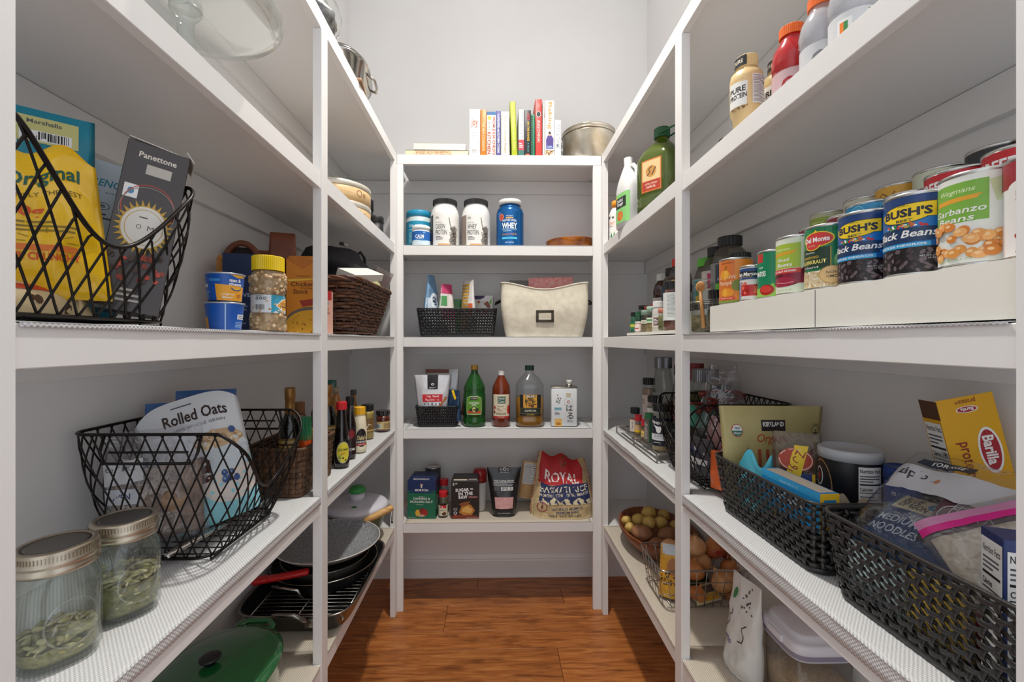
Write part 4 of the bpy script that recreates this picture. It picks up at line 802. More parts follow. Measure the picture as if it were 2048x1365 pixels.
# ================================================================ right run, eye level: cans on stepped risers
RZ = LV[2]+.0049
def riser(label, y0, y1, steps, x0=.561):
    t = B(); pts = [(0, 0)]; x = 0
    for h, d in steps: pts += [(x, h), (x+d, h)]; x += d
    pts += [(x, 0), (x-.003, 0), (x-.003, pts[-1][1]-.003)]
    for i in range(len(steps)-1, 0, -1):
        xs = sum(d for _, d in steps[:i]); pts += [(xs+.003, steps[i][0]-.003), (xs+.003, steps[i-1][0]-.003)]
    pts += [(.003, steps[0][0]-.003), (.003, 0)]
    n = len(pts); vs = [(x0+a, y, RZ+b) for y in (y0, y1) for a, b in pts]
    m = M('#efece2', .35); fs = [(i, (i+1) % n, n+(i+1) % n, n+i) for i in range(n)]
    t.add(vs, fs+[tuple(range(n)), tuple(reversed(range(n, 2*n)))], m, False)
    bmesh.ops.recalc_face_normals(t.bm, faces=t.bm.faces[:])
    xs = 0; hp = 0
    for h, d in steps:
        for y in (y0+.001, y1-.001): t.box((x0+xs+d/2, y, RZ+h/2), (d-.001, .002, h-.002), m)
        xs += d
    return tag(t.obj('step_riser'), label, 'riser')
yA1, yS, yA0 = onx(1420, .561).y, onx(1630, .561).y, .4545
T1, T2, T3 = .066, .113, .158
ST = [(T1, .097), (T2, .084), (T3, .088)]
riser('cream stepped can riser whose front starts beside the wooden spoon jar', yS+.001, yA1, ST)
riser('cream stepped can riser nearest the camera, under the black bean cans', yA0, yS-.001, ST)
# food art
def rows(t, s): return None
BEANBLK = [M('#1b1517', .35), M('#2c2224', .3), M('#43363a', .3), M('#6d5f66', .35)]
def d_bush(A, u, h):
    A.rect(-u, 0, u, h, M('#1f5fa6', .3)); A.rect(-u, h*.86, u, h, M('#1c3f77', .3)); A.poly([(-u, h*.4), (u, h*.4), (u, h*.84), (.03, h*.84), (-.01, h*.62), (-u, h*.6)], M('#1d74c0', .3))
    A.rect(-u, h*.0, u, h*.27, M('#1a1416', .35)); A.ell(0, h*.27, .046, h*.07, M('#1a1416', .35)); A.dots(-.058, h*.01, .058, h*.31, 150, .0036, .0021, BEANBLK, 3)
    A.poly([(-.052, h*.4), (.030, h*.4), (.030, h*.44), (.043, h*.46), (.043, h*.57), (-.052, h*.60), (-.056, h*.5)], M('#17375f', .35)); A.text('Black Beans', -.005, h*.505, .078, h*.095, WHITE, .02, .25)
    A.rect(-.046, h*.325, .026, h*.385, M('#3aa5dc', .35)); A.text('FRIJOLES NEGROS', -.010, h*.355, .064, h*.036, WHITE, .02)
    A.ell(-.002, h*.77, .031, h*.125, M('#3a3a2a')); A.rect(.0, h*.70, .033, h*.9, M('#3a3a2a')); A.ell(-.002, h*.77, .030, h*.115, M('#f2cf1c')); A.rect(.0, h*.705, .032, h*.89, M('#f2cf1c')); A.text("BUSH'S", .0, h*.785, .056, h*.115, M('#23283a'), .045); A.text('BEST', -.001, h*.685, .018, h*.034, M('#23283a'), .03); A.lines(-.008, h*.865, .010, h*.88, 1, M('#7a6a1c'))
    A.dots(-.022, h*.595, .022, h*.635, 22, .0035, .0017, [RED, M('#2f8a4a'), WHITE, M('#d9a32c'), M('#c85a3a')], 7); A.text('NET WT. / PESO NETO', .030, h*.2, .03, h*.022, WHITE); A.text('15 OZ (425g)', .034, h*.165, .022, h*.022, WHITE)
def d_garb(A, u, h):
    A.rect(-u, 0, u, h, M('#e6e9e2', .35)); A.poly([(.014, h*.9), (.045, h*.99), (.06, h*.75), (.04, h*.66), (.02, h*.66)], M('#cddcae')); A.rect(-.048, h*.47, .014, h*.93, M('#7cb342', .35)); A.text('Wegmans', -.016, h*.83, .038, h*.075, M('#d9eab5'), .01, .25); A.poly([(-.04, h*.70), (.004, h*.72), (.006, h*.75), (.01, h*.77), (-.04, h*.755)], M('#e5a52c')); A.text('Garbanzo', -.016, h*.61, .056, h*.075, WHITE, .012, .15); A.text('Beans', -.018, h*.515, .040, h*.07, WHITE, .012, .15)
    C = [M('#e39a4c', .4), M('#d98436', .4), M('#efb06a', .4)]
    r = random.Random(5)
    for i in range(34):
        x, y = r.uniform(-.045, .028), r.uniform(.06, .46); 
        if y > .46-.25*max(0, x+.02)/.04: y *= .7
        A.ell(x, h*y, r.uniform(.0055, .0075), h*r.uniform(.045, .06), C[i % 3], 12); A.ell(x-.0015, h*(y+.015), .0028, h*.018, M('#f6cc95', .4), 8)
    A.ell(.031, h*.56, .007, h*.05, C[0], 12); A.ell(.046, h*.36, .007, h*.06, C[1], 12); A.ell(.052, h*.30, .006, h*.05, C[0], 12); A.text('NET WT 15.5 OZ', -.016, h*.045, .034, h*.022, M('#8fb35a'))
def d_kid(A, u, h):
    A.rect(-u, 0, u, h, M('#e9e7e6', .35)); A.rect(-u, h*.72, u, h, M('#9a2733', .35)); A.ell(0, h*.72, .036, h*.1, M('#e9e7e6')); A.ell(.006, h*.82, .018, h*.10, BLACK); A.ell(.006, h*.82, .015, h*.085, M('#e9e7e6')); A.text('C', .004, h*.82, .012, h*.09, BLACK, .05); A.text('LIGHT RED', -.002, h*.655, .05, h*.065, M('#b98a90')); A.text('KIDNEY BEANS', -.002, h*.59, .05, h*.03, M('#b98a90'))
    for x, y, a in ((-.012, .42, 60), (-.004, .36, 20), (-.008, .28, -50), (.004, .30, 70), (-.020, .18, -30), (.012, .4, 10), (.016, .25, 40)): A.ell(x, h*y, .009, h*.04, M('#a5322b', .35), 14, rot=a)
    A.text('NET WT 15 OZ', -.012, h*.04, .03, h*.03, GREY)
def d_kraut(A, u, h):
    A.rect(-u, 0, u, h, M('#12794a', .3)); A.dots(-.03, h*.85, .05, h*.97, 24, .007, .005, [M('#0e6a3f'), M('#1a8a55')], 3)
    A.ell(.038, h*.42, .02, h*.2, M('#6ea35e')); A.ell(.034, h*.46, .014, h*.14, M('#8fc07a')); A.ell(.042, h*.38, .012, h*.11, M('#4f8a4a')); A.line([(.022, h*.3), (.034, h*.44), (.048, h*.56)], .0014, M('#cfe5b8'))
    A.rect(-.046, h*.32, .014, h*.66, M('#1d3a25')); A.rect(.0135, h*.32, .0148, h*.66, M('#c9a83a')); A.text('Quality', -.02, h*.59, .022, h*.035, WHITE, 0, .25); A.text('SHREDDED', -.02, h*.51, .034, h*.04, M('#d9b84a'), .01); A.text('SAUERKRAUT', -.017, h*.43, .050, h*.065, M('#f0e27a'), .02); A.text('Chucrut', -.018, h*.345, .030, h*.04, WHITE, 0, .2)
    A.ell(-.012, h*.10, .044, h*.18, M('#cfb78c')); A.rect(-.05, 0, .03, h*.17, M('#d9c49c')); A.dots(-.05, 0, .03, h*.28, 70, .004, .0013, [M('#e9dcbc'), M('#b99a68'), M('#f2e8d0')], 8); A.ell(.016, h*.2, .019, h*.145, M('#c99a4c')); A.ell(.016, h*.2, .0175, h*.135, M('#e6c186')); A.text('NON', .016, h*.235, .016, h*.045, M('#3a2a1a'), .01); A.text('GMO', .016, h*.17, .016, h*.045, M('#3a2a1a'), .01)
    A.ell(-.006, h*.80, .026, h*.13, M('#f0d23a')); A.ell(-.014, h*.72, .014, h*.1, M('#f0d23a')); A.ell(-.006, h*.80, .0235, h*.115, M('#d23a34')); A.ell(-.014, h*.72, .012, h*.085, M('#d23a34')); A.text('Del Monte', -.008, h*.80, .042, h*.085, WHITE, .03); A.text('Quality', -.015, h*.70, .014, h*.03, M('#f5c9a8')); A.poly([(-.012, h*.91), (-.008, h*.96), (-.004, h*.91)], YELLOW)
def d_beet(A, u, h):
    A.rect(-u, 0, u, h, M('#dfe6d2', .35)); A.rect(-.046, h*.45, .018, h*.9, M('#a9c23a', .35)); A.text('Wegmans', -.016, h*.80, .034, h*.05, M('#e9f0c5'), .01, .25); A.poly([(-.042, h*.68), (.006, h*.71), (.01, h*.75), (.014, h*.77), (-.042, h*.73)], M('#e3a72c')); A.text('Sliced', -.014, h*.61, .026, h*.06, WHITE, .015, .1); A.text('Beets', -.012, h*.515, .032, h*.07, WHITE, .015, .1)
    A.ell(-.012, h*.25, .034, h*.14, M('#5f1325', .3)); A.ell(.014, h*.29, .030, h*.13, M('#8a2038', .3)); A.ell(-.016, h*.2, .026, h*.09, M('#a52a44', .3)); A.ell(.038, h*.36, .02, h*.14, M('#74182e', .3)); A.line([(-.03, h*.2), (-.01, h*.17), (.006, h*.19)], .0012, M('#e8a0ae')); A.rect(-.048, h*.355, .018, h*.44, M('#d8433c')); A.text('NO SALT ADDED', -.014, h*.398, .05, h*.035, WHITE, .03); A.text('NET WT 15 OZ', -.012, h*.045, .03, h*.022, M('#8fa35a'))
def d_grn(A, u, h):
    A.rect(-u, 0, u, h, M('#11855a', .3)); A.poly([(-u, 0), (.01, 0), (-.005, h*.3), (-.02, h*.2), (-u, h*.2)], M('#8fbf4f')); A.rect(-.046, h*.78, -.028, h*.98, M('#c8322e')); A.text('CUT', -.034, h*.66, .012, h*.04, WHITE, .02); A.text('TOMATOES', -.038, h*.52, .034, h*.12, WHITE, .03); A.ell(-.020, h*.15, .017, h*.12, M('#a8201f', .3)); A.ell(-.022, h*.17, .013, h*.08, M('#cf4035', .3))
    for i, k in enumerate((.86, .71, .56, .41)): A.rect(.003, h*(k-.06), .015, h*(k+.06), WHITE); A.rect(.0045, h*(k-.02), .0135, h*(k+.05), M('#6a8a78')); A.lines(.005, h*(k-.05), .013, h*(k-.03), 1, INK)
    A.ring(.010, h*.11, .007, h*.06, .0012, WHITE); A.line([(.010, h*.06), (.010, h*.14)], .002, WHITE)
def d_marc(A, u, h):
    A.rect(-u, 0, u, h, M('#d9d5d0', .35)); A.rect(-u, h*.1, u, h*.45, M('#bf2c2a', .3)); A.dots(-.03, h*.12, .03, h*.5, 30, .004, .004, [M('#d94a3a', .3), M('#a51f1f', .3), M('#e8705a', .3)], 4); A.rect(-u, h*.62, u, h*.97, M('#26497f')); A.poly([(-.03, h*.72), (.03, h*.66), (.03, h*.86), (-.03, h*.9)], M('#141c2c')); A.text('San Marcos', -.002, h*.79, .05, h*.12, WHITE, .03, .15); A.text('CHILES', -.002, h*.70, .024, h*.04, M('#c9a85a')); A.rect(-u, 0, -.018, h*.55, M('#3f6fb0')); A.text('CHIPOTLE', -.018, h*.4, .06, .006, WHITE, rot=90)
def d_pump(A, u, h):
    A.rect(-u, 0, u, h, M('#d8752f', .35)); A.rect(.012, 0, u, h, M('#e08a2c', .35)); A.text('FARMERS MARKET', -.008, h*.93, .034, h*.03, BROWN, .015); A.text('Organic', -.008, h*.60, .046, h*.13, M('#f5e2c2'), .005, .15); A.text('Pumpkin', -.008, h*.45, .046, h*.13, M('#f5e2c2'), .005, .15); A.ell(-.014, h*.66, .014, h*.11, M('#e89a28')); A.ell(-.010, h*.66, .006, h*.11, M('#f0b040')); A.line([(-.012, h*.76), (-.008, h*.86)], .0025, M('#6a5a22')); A.ell(.018, h*.40, .014, h*.13, M('#7d8a3c')); A.ell(-.008, h*.24, .018, h*.1, M('#e8941f')); A.ell(-.012, h*.24, .006, h*.095, M('#f2ac38')); A.rect(-.03, h*.08, .012, h*.13, M('#d8482a')); A.text('NET WT 15 OZ', -.01, h*.105, .03, h*.025, WHITE); A.rect(-u, 0, u, h*.06, M('#7d8a3c'))
FX, CR, CH = .607, .0385, .1165
def rcan(label, px, tier, h, r, rz, base, draw, X=None, lidm=TIN):
    X = X or {1: FX, 2: .700, 3: .785}[tier]; z = RZ+{1: T1, 2: T2, 3: T3}[tier]+.0004
    return tin(label, X, sil(px, X, r), z, h, r, rz, base, draw, 'cans on the stepped risers', lidm, step=.004)
rcan('white and maroon kidney bean can at the right edge beside the near post', 2003, 1, CH, CR, -56, M('#e9e7e6', .35), d_kid, X=.619)
rcan('pale green garbanzo bean can right of the two blue bean cans', 1875, 1, CH, CR, -60, M('#e6e9e2', .35), d_garb)
rcan('blue black-bean can with yellow banner, the nearer and larger of the two', 1766, 1, CH, CR, -66, M('#1f5fa6', .3), d_bush)
rcan('blue black-bean can with yellow banner, the farther one next to the sauerkraut can', 1675, 1, CH, CR, -64, M('#1f5fa6', .3), d_bush)
rcan('dark green sauerkraut can with a red oval emblem and cabbage', 1608.5, 1, CH, CR, -58, M('#12794a', .3), d_kraut)
rcan('light green sliced beets can with dark red slices', 1551, 1, CH, CR, -56, M('#dfe6d2', .35), d_beet)
rcan('emerald green can with a column of small white symbols', 1506, 1, CH*.99, .037, -30, M('#11855a', .3), d_grn)
rcan('small red and navy can squeezed between the pumpkin can and emerald can', 1479, 1, .082, .027, -55, M('#d9d5d0'), d_marc, X=.594)
rcan('orange pumpkin can at the far end of the front row', 1438, 1, CH, CR, -50, M('#d8752f', .35), d_pump, X=.612)
# second and third rows, partly hidden
def d_swirl(A, u, h):
    A.rect(-u, 0, u, h, M('#2b8fc0', .35))
    for k, (x, y) in enumerate(((-.03, .8), (-.008, .88), (.014, .8), (.034, .9), (-.05, .9), (.0, .6), (-.02, .55), (.024, .6), (.05, .75))):
        for r_ in (.010, .006): A.ring(x, h*y, r_, r_*1.05, .0011, M('#8fd0e6'))
    A.text('Beans', -.016, h*.62, .03, h*.1, WHITE, .01, .2)
def d_red(t1):
    def f(A, u, h): A.rect(-u, 0, u, h, M('#c3222c', .35)); A.text(t1, -.006, h*.83, .085, h*.15, WHITE, .03); A.rect(-u, h*.5, u, h*.66, WHITE)
    return f
def d_weg(c):
    def f(A, u, h): A.rect(-u, 0, u, h, M(c, .4)); A.rect(-.045, h*.45, .012, h*.92, M('#93a83a', .4)); A.text('Wegmans', -.016, h*.82, .034, h*.06, M('#dfe6b5'), 0, .25); A.poly([(-.04, h*.66), (.006, h*.69), (.006, h*.73), (-.04, h*.71)], M('#d9982c')); A.text('Green', -.016, h*.57, .03, h*.07, WHITE)
    return f
rcan('blue can with pale swirls behind the farther black bean can', 1690, 2, CH, CR, -60, M('#2b8fc0'), d_swirl)
rcan('blue can with pale swirls behind the nearer black bean can', 1763, 2, CH, CR, -60, M('#2b8fc0'), d_swirl)
rcan('red can with white capitals behind the garbanzo can', 1847, 2, CH, CR, -58, M('#c3222c', .35), d_red('PREFERRED'))
rcan('red can with white capitals behind the kidney bean can', 1961, 2, CH, CR, -52, M('#c3222c', .35), d_red('PREFERRED'))
rcan('maroon can whose rim shows behind the sauerkraut can', 1646, 2, CH*.93, CR, -60, M('#7d2233', .35), None)
rcan('maroon can whose rim shows behind the beets can', 1597, 2, CH*.9, CR, -60, M('#7d2233', .35), None)
rcan('olive green vegetable can at the far end of the back row', 1619, 3, CH, CR, -56, M('#b7b99a', .4), d_weg('#b7b99a'))
rcan('cream can in the back row above the first swirl can', 1689, 3, CH, CR, -56, M('#cfcdb8', .4), None)
rcan('golden yellow can in the back row above the second swirl can', 1749, 3, CH, CR, -56, M('#d9a53a', .4), lambda A, u, h: (A.line([(-.03, h*.8), (-.02, h*.9), (-.006, h*.8), (.0, h*.9)], .002, M('#5a2a1c')), A.ell(-.01, h*.7, .02, h*.08, M('#b5392c'))))
rcan('pale sage can with a grass green band in the back row', 1824, 3, CH, CR, -56, M('#cfd4bd', .4), lambda A, u, h: (A.rect(.0, h*.6, .05, h*.95, M('#8fb36a')),))
rcan('black can with red outlined lettering in the back row', 1928, 3, CH, CR, -54, M('#23252e', .35), lambda A, u, h: (A.text('SAVORY', -.004, h*.72, .06, h*.13, M('#b06a74'), -.0),))
rcan('tall dark green and orange can at the right end of the back row', 2011, 3, CH*1.06, CR, -50, M('#b5672c', .35), lambda A, u, h: (A.rect(-u, h*.2, -.01, h*.9, M('#2b3a26')),))
# ---------------------------------------------------------------- spices between the cans and the far corner
def rsp(label, px, X, h, r, z=None, side='l', rz=None, **kw):
    return spice(label, X, sil(px, X, r, side), z if z is not None else RZ, h, r, -50 if rz is None else rz, **kw)
CLR = clear('#e9ecea', .6, rough=.06); CAPK = M('#18181a', .4)
t = rsp('square glass herb jar with a wooden spoon strapped to its front', 1384, .592, .150, .031, caph=.10, capm=GLASS, bodym=CLR, fillm=M('#8a7a55', .8, col2='#5f5438', scale=160), fillh=.36, ridge=False, square=1, cr=1.0, rz=-40)
q = B(); WD = M('#c9985f', .6, col2='#b5814a', scale=30, stretch=(1, 1, .1)); q.ball((0, -.037, .126), (.0125, .005, .0155), WD, 10); q.tube([(0, -.038, .115), (.004, -.037, .07), (.008, -.036, .012)], lambda s: .0042+.0016*s, WD, 8); q.ball((0, -.0405, .127), (.009, .003, .012), M('#a8743f', .7), 8); q.obj('wooden_spoon', t)
q = B(); q.tube([(x, y, .085) for x, y in [sect(2*PI*i/24, .0325, .0325, 4) for i in range(24)]], .0012, STEEL, 5, True); q.obj('wire_band', t)
def jugjar(label, px, X, h, r, z, capm, bodym, lab=None, labm=None, fillm=None, lz=(.15, .7), side='l', rz=-45, ch=.03, cr=.62, fillh=.62, group=None):
    Y = sil(px, X, r, side); t = thing('spice_jar', label, 'jar', (X, Y, z), rz, group); bh = h-ch; q = B()
    q.loft([(0, r*.92, r*.92, 3), (.004, r, r, 3), (bh*.68, r, r, 3), (bh*.9, r*.82, r*.82, 2.4), (bh*.97, r*cr, r*cr, 2), (bh, r*cr, r*cr, 2)], bodym, 32); q.obj('body', t)
    if fillm: q = B(); q.loft([(.005, r*.94, r*.94, 3), (bh*fillh, r*.94, r*.94, 3)], fillm, 32); q.obj('contents', t)
    if labm: label_on(t, (r*1.004, r*1.004, 3), bh*lz[0], bh*lz[1], r*1.1, labm, lab)
    ridged(t, bh-.002, h, r*cr+.004, capm, 26, 'cap'); return t
HZ = RZ+.095; GRY = M('#5f5a52', .5); CLD = clear('#cfcac2', .5, .38, '#7d766c', .1)
riser('cream stepped spice riser under the jars beyond the right middle post', 1.345, onx(1257, .575).y, [(.0105, .108), (.0485, .09), (.093, .10)], x0=.568)
jugjar('large grey jar with black cap behind the pumpkin can', 1424, .800, .235, .055, HZ, CAPK, CLD, lambda A, u, h: (A.rect(-.03, h*.15, .02, h*.38, M('#6fc04a')), A.rect(-.03, h*.38, .02, h*.95, M('#3f4a55')), A.ell(-.006, h*.75, .012, .014, M('#1d2a22')), A.text('PEPPER', -.005, h*.5, .034, .008, WHITE)), M('#8e8e8c'), GRY)
jugjar('large grey jar with black cap and pink label left of the largest one', 1403, .81, .225, .050, HZ, CAPK, CLD, lambda A, u, h: (A.rect(-.02, h*.4, .02, h*.9, M('#c9356a')), A.rect(-.02, 0, .02, h*.4, CREAM), A.text('PURE', 0, h*.15, .03, .012, BLACK, .02)), M('#d8cfc9'), GRY)
jugjar('jar with bright green cap just past the right middle post', 1389, .81, .195, .046, HZ, M('#5fbf3a', .4), CLD, lambda A, u, h: (A.rect(-.03, h*.3, .03, h*.9, M('#2f8a5a')), A.rect(-.03, .0, .03, h*.3, YELLOW)), M('#3a9ab5'), GRY, cr=.7)
jugjar('short dark jar with black ridged cap tucked behind the pumpkin can rim', 1458, .74, .175, .030, HZ-.03, CAPK, M('#1f3540', .25), None, None, None, cr=.85)
rsp('dark glass pepper mill jar close to the pumpkin can', 1424, .632, .150, .024, capm=CAPK, bodym=M('#2a1c1e', .2, coat=.4), lab=lambda A, u, h: (A.text('mccormick', 0, h*.2, .03, .007, WHITE),), labm=M('#1d1b1f', .35), caph=.15)
rsp('tiny jar with black cap between the spoon jar and the pepper mill', 1414, .655, .128, .021, capm=CAPK, bodym=PET, fillm=M('#4a4634', .8), lab=lambda A, u, h: A.rect(-.01, h*.2, .01, h*.8, M('#c9c2a0')), labm=M('#2f2c28'))
rsp('black low grinder jar in front of the pepper mill', 1412, .612, .068, .020, capm=CAPK, bodym=PET, fillm=M('#4b3c34', .8), caph=.25)
rsp('tall jar of dark red powder with black cap and a paper of tiny text', 1326.5, .625, .172, .033, z=RZ+.0125, capm=CAPK, bodym=PET, fillm=M('#6a2f17', .7), fillh=.26, lab=lambda A, u, h: (A.lines(-.02, h*.12, .016, h*.93, 17, M('#9aa5a5'), .4), A.rect(.01, h*.02, .03, h*.35, M('#bfe0b5'))), labm=M('#e6e9e6', .4), lz=(.24, .9), caph=.15, rz=-25, lu=.9)
rsp('herb jar with salmon coloured lid in the front row of small jars', 1316, .615, .082, .020, z=RZ+.0125, capm=M('#d98672', .5), bodym=PET, fillm=M('#7d7a45', .8, col2='#55542e', scale=200), fillh=.85, ridge=False, cr=1.0)
rsp('small jar with white lid and printed band behind the salmon lid jar', 1304.5, .640, .118, .026, z=RZ+.0125, capm=M('#e9e9e6', .4), bodym=M('#c9c5bd', .4), lab=lambda A, u, h: (A.rect(-.012, h*.1, .012, h*.9, M('#6a4a42')), A.lines(-.01, h*.2, .01, h*.8, 4, WHITE)), labm=M('#e9e6e0'))
rsp('herb jar with pale green lid in the middle of the small jars', 1293, .640, .104, .021, z=RZ+.0125, capm=M('#a9c9b5', .45), bodym=PET, fillm=M('#a58a58', .8, col2='#6f6a3c', scale=180), lab=lambda A, u, h: A.rect(-u, h*.3, u, h*.7, M('#4f9a5a')), labm=M('#e2e0d2'), lz=(.45, .7), ridge=False, cr=1)
rsp('herb jar with grey green lid left of the pale green one', 1280.5, .645, .095, .021, z=RZ+.0125, capm=M('#8fa595', .45), bodym=PET, fillm=M('#8a6a48', .8, col2='#5a5a34', scale=180), lab=lambda A, u, h: (A.lines(-.01, h*.2, .01, h*.8, 3, INK),), labm=M('#e0dcc8'), lz=(.5, .7), ridge=False, cr=1)
rsp('tiny pink salt jar at the front of the small spice jars', 1269.5, .625, .048, .0155, z=RZ+.0125, capm=M('#e3d6d2'), bodym=M('#e0c9c2', .4), lab=lambda A, u, h: (A.rect(-.01, h*.5, .01, h*.8, M('#b5443c')),), labm=M('#f0e4de'), ridge=False)
rsp('dark green bottle second from the left among the small jars', 1270, .66, .098, .018, z=RZ+.0125, capm=M('#2f6a4a', .4), bodym=M('#1f4a34', .2, coat=.3), lab=lambda A, u, h: A.rect(-u, h*.5, u, h*.6, YELLOW), labm=M('#2f7a4f'))
rsp('dark green bottle with a black cap, leftmost of the small jars', 1260.5, .650, .098, .018, z=RZ+.0125, capm=CAPK, bodym=M('#1f5a3c', .2, coat=.3), lab=lambda A, u, h: A.rect(-u, h*.4, u, h*.75, M('#c9c23a')), labm=M('#2f7a4f'))
for k, (px, X, cm, lb) in enumerate(((1277, .72, CAPK, 'jar with black lid showing above the grey green lid'), (1289, .735, M('#b5584a', .5), 'jar with dull red lid, left of two behind the small jars'), (1301, .735, M('#c05a48', .5), 'jar with dull red lid, right of two behind the small jars'))):
    rsp(lb, px, X, .098, .022, z=RZ+.0505, capm=cm, bodym=PET, fillm=M('#6a4a34', .8), ridge=False, cr=1)
jugjar('dark brown bottle with white cap in the back corner of the spice shelf', 1307.5, .79, .195, .042, HZ, M('#dcdcd8', .4), M('#3a1712', .15, coat=.5), None, M('#cfc9c4'), None, (.1, .5))
jugjar('smoked glass jar with black cap beside the brown bottle', 1325, .79, .205, .040, HZ, CAPK, CLD, lambda A, u, h: (A.rect(-.02, h*.2, .02, h*.6, M('#3a5a8a')), A.ell(0, h*.75, .014, .012, ORANGE)), M('#30425f'), GRY)
jugjar('grey jar with red cap and a yellow pepper on its label', 1337, .775, .225, .045, HZ, M('#d63a34', .4), CLD, lambda A, u, h: (A.rect(-u, h*.55, u, h*.68, M('#c9302c')), A.ell(-.012, h*.82, .012, .011, YELLOW), A.text('CHILI', 0, h*.3, .05, .016, WHITE)), M('#4a3a38'), GRY, lz=(.1, .75))
# ---------------------------------------------------------------- right run, upper shelf: drinks and oils
UZ = LV[3]+.001
def d_cream(A, u, h):
    A.poly([(-.05, h*.1), (-.006, h*.1), (-.004, h*.8), (-.05, h*.86)], M('#e9e9e4')); A.text('PURE', -.028, h*.60, .040, h*.17, M('#2b2a2c'), .03); A.text('PROTEIN', -.027, h*.40, .042, h*.15, M('#2b2a2c'), .03); A.text('VANILLA', -.03, h*.9, .034, h*.03, M('#a9825a')); A.facts(.006, h*.1, .043, h*.97, '170'); A.dots(-.04, h*.0, -.005, h*.08, 12, .003, .002, [M('#a9825a'), M('#6a4a2a')])
def shake(label, px, X, rz):
    t = vessel('shake_bottle', label, 'bottle', (X, sil(px, X, .037), UZ), rz, [(0, .025), (.004, .029), (.045, .030), (.058, .036), (.135, .037), (.150, .034), (.157, .0235), (.165, .0235)], M('#dcc08a', .35), None, None, [((.0374,), .056, .136, .058, None, d_cream)])
    ridged(t, .163, .192, .0245, M('#dfc287', .4), 40, 'cap'); label_on(t, (.0250,), .166, .189, .02, M('#26262a'), lambda A, u, h: A.text('PURE', 0, h*.5, .024, .009, CREAM, .02), 'cap_seal', phi=-55); return t
shake('tan vanilla shake bottle on the upper right shelf, the nearer to the edge', 1457, .613, -20); shake('tan shake bottle half hidden behind the red sports drink', 1524, .70, -40)
def sport(label, px, X, bodym, fillm, labm, draw=None):
    r = .038; t = thing('sports_drink', label, 'bottle', (X, sil(px, X, r), UZ), -30); q = B()
    P = [(0, .030), (.004, .035), (.02, .036), (.024, .034), (.05, .0345), (.075, .036), (.08, .0335), (.085, .037), (.105, .0385), (.128, .034), (.145, .024), (.152, .021), (.160, .021)]
    q.loft(P, bodym, 36); q.obj('body', t)
    if fillm: q = B(); q.loft([(z+.001, a*.955) for z, a in P[:-2]], fillm, 36); q.obj('contents', t)
    label_on(t, (.0365,), .022, .076, PI*.0365, labm, draw); ridged(t, .157, .178, .0235, M('#ef6f22', .4), 40, 'cap'); return t
FB = clear('#f4f4f6', .45, .22, '#e6e6ea', .1); CL = clear('#f0f0f2', .35, .45, '#e6e6e9', .15)
sport('red sports drink with orange cap on the upper right shelf', 1542, .640, M('#c01c22', .12, coat=.5, clearness=.15), None, M('#c9a8aa', .4), lambda A, u, h: A.text('G', -.01, h*.4, .024, .03, M('#a31f2a'), .04))
sport('clear sports drink with orange cap next to the red one', 1596, .640, FB, CL, M('#c9c9cc', .4), lambda A, u, h: A.text('G', -.01, h*.4, .024, .03, M('#7a7a80'), .04))
sport('clear sports drink nearest the camera, its cap out of sight', 1654, .640, FB, CL, M('#cfd0d2', .4), lambda A, u, h: (A.rect(-.03, h*.2, -.008, h*.8, M('#e6e6e4')), A.rect(-.026, h*.3, -.02, h*.7, ORANGE), A.rect(-.02, h*.3, -.014, h*.7, M('#3a8a4a')), A.facts(.012, h*.05, .045, h*.95)))
t = thing('wire_lid_dish', 'low glass dish with a dark rim lying by the shake bottle', 'dish', (.596, sil(1437, .596, .022), UZ), 0); q = B(); q.loft([(0, .018), (.012, .022), (.013, .020), (.002, .016), (.002, .001)], GLASS, 28); q.obj('bowl', t)
q = B()
for z, r_ in ((.012, .0225), (.0165, .0215)): q.tube([(r_*math.cos(2*PI*i/28), r_*math.sin(2*PI*i/28), z) for i in range(28)], .0013, DKMETAL, 6, True)
q.obj('rim', t)
# big jug of green olive oil, with a handle ring at its neck
X = .655; t = thing('oil_jug', 'big dark green olive oil jug with a green cap and strap', 'jug', (X, onx(1324, X).y, UZ), -52)
OG = M('#4f5f12', .10, coat=.6, col2='#3c4d10', scale=5, clearness=.18); JE = 3.4
q = B(); sj = lambda z, a, e=JE: (z, a, a*.9, e)
q.loft([sj(0, .075), sj(.006, .084), sj(.03, .085), sj(.036, .081), sj(.05, .085), sj(.056, .081), sj(.07, .085), sj(.2, .085), sj(.215, .083), sj(.245, .066), sj(.27, .042, 2.5), sj(.283, .028, 2), sj(.295, .025, 2), sj(.31, .025, 2)], OG, 48); q.obj('body', t)
label_on(t, (.0853, .0768, JE), .075, .198, .042, M('#c9742c', .4), lambda A, u, h: (A.rect(-u*.9, h*.04, u*.9, h*.96, M('#e3c58f')), A.rect(-u*.9, h*.04, u*.9, h*.34, M('#b5392a')), A.ell(0, h*.62, .022, .022, M('#c98f4a')), A.line([(-.016, h*.5), (-.004, h*.6), (-.010, h*.7), (.004, h*.76)], .004, M('#2a2118')), A.line([(.004, h*.5), (.012, h*.62), (.02, h*.72)], .004, M('#2a2118')), A.text('EXTRA VIRGIN', 0, h*.24, .05, .007, CREAM), A.text('OLIVE OIL', 0, h*.14, .04, .008, CREAM, .02)))
ridged(t, .298, .335, .030, M('#1d5a34', .4), 44, 'cap'); q = B(); q.tube([(.0, -.028, .306), (.04, -.026, .314), (.085, -.016, .324), (.098, 0, .328), (.085, .016, .324), (.04, .026, .314), (0, .028, .306)], .0035, M('#1f5f38', .4), 7); q.obj('strap', t)
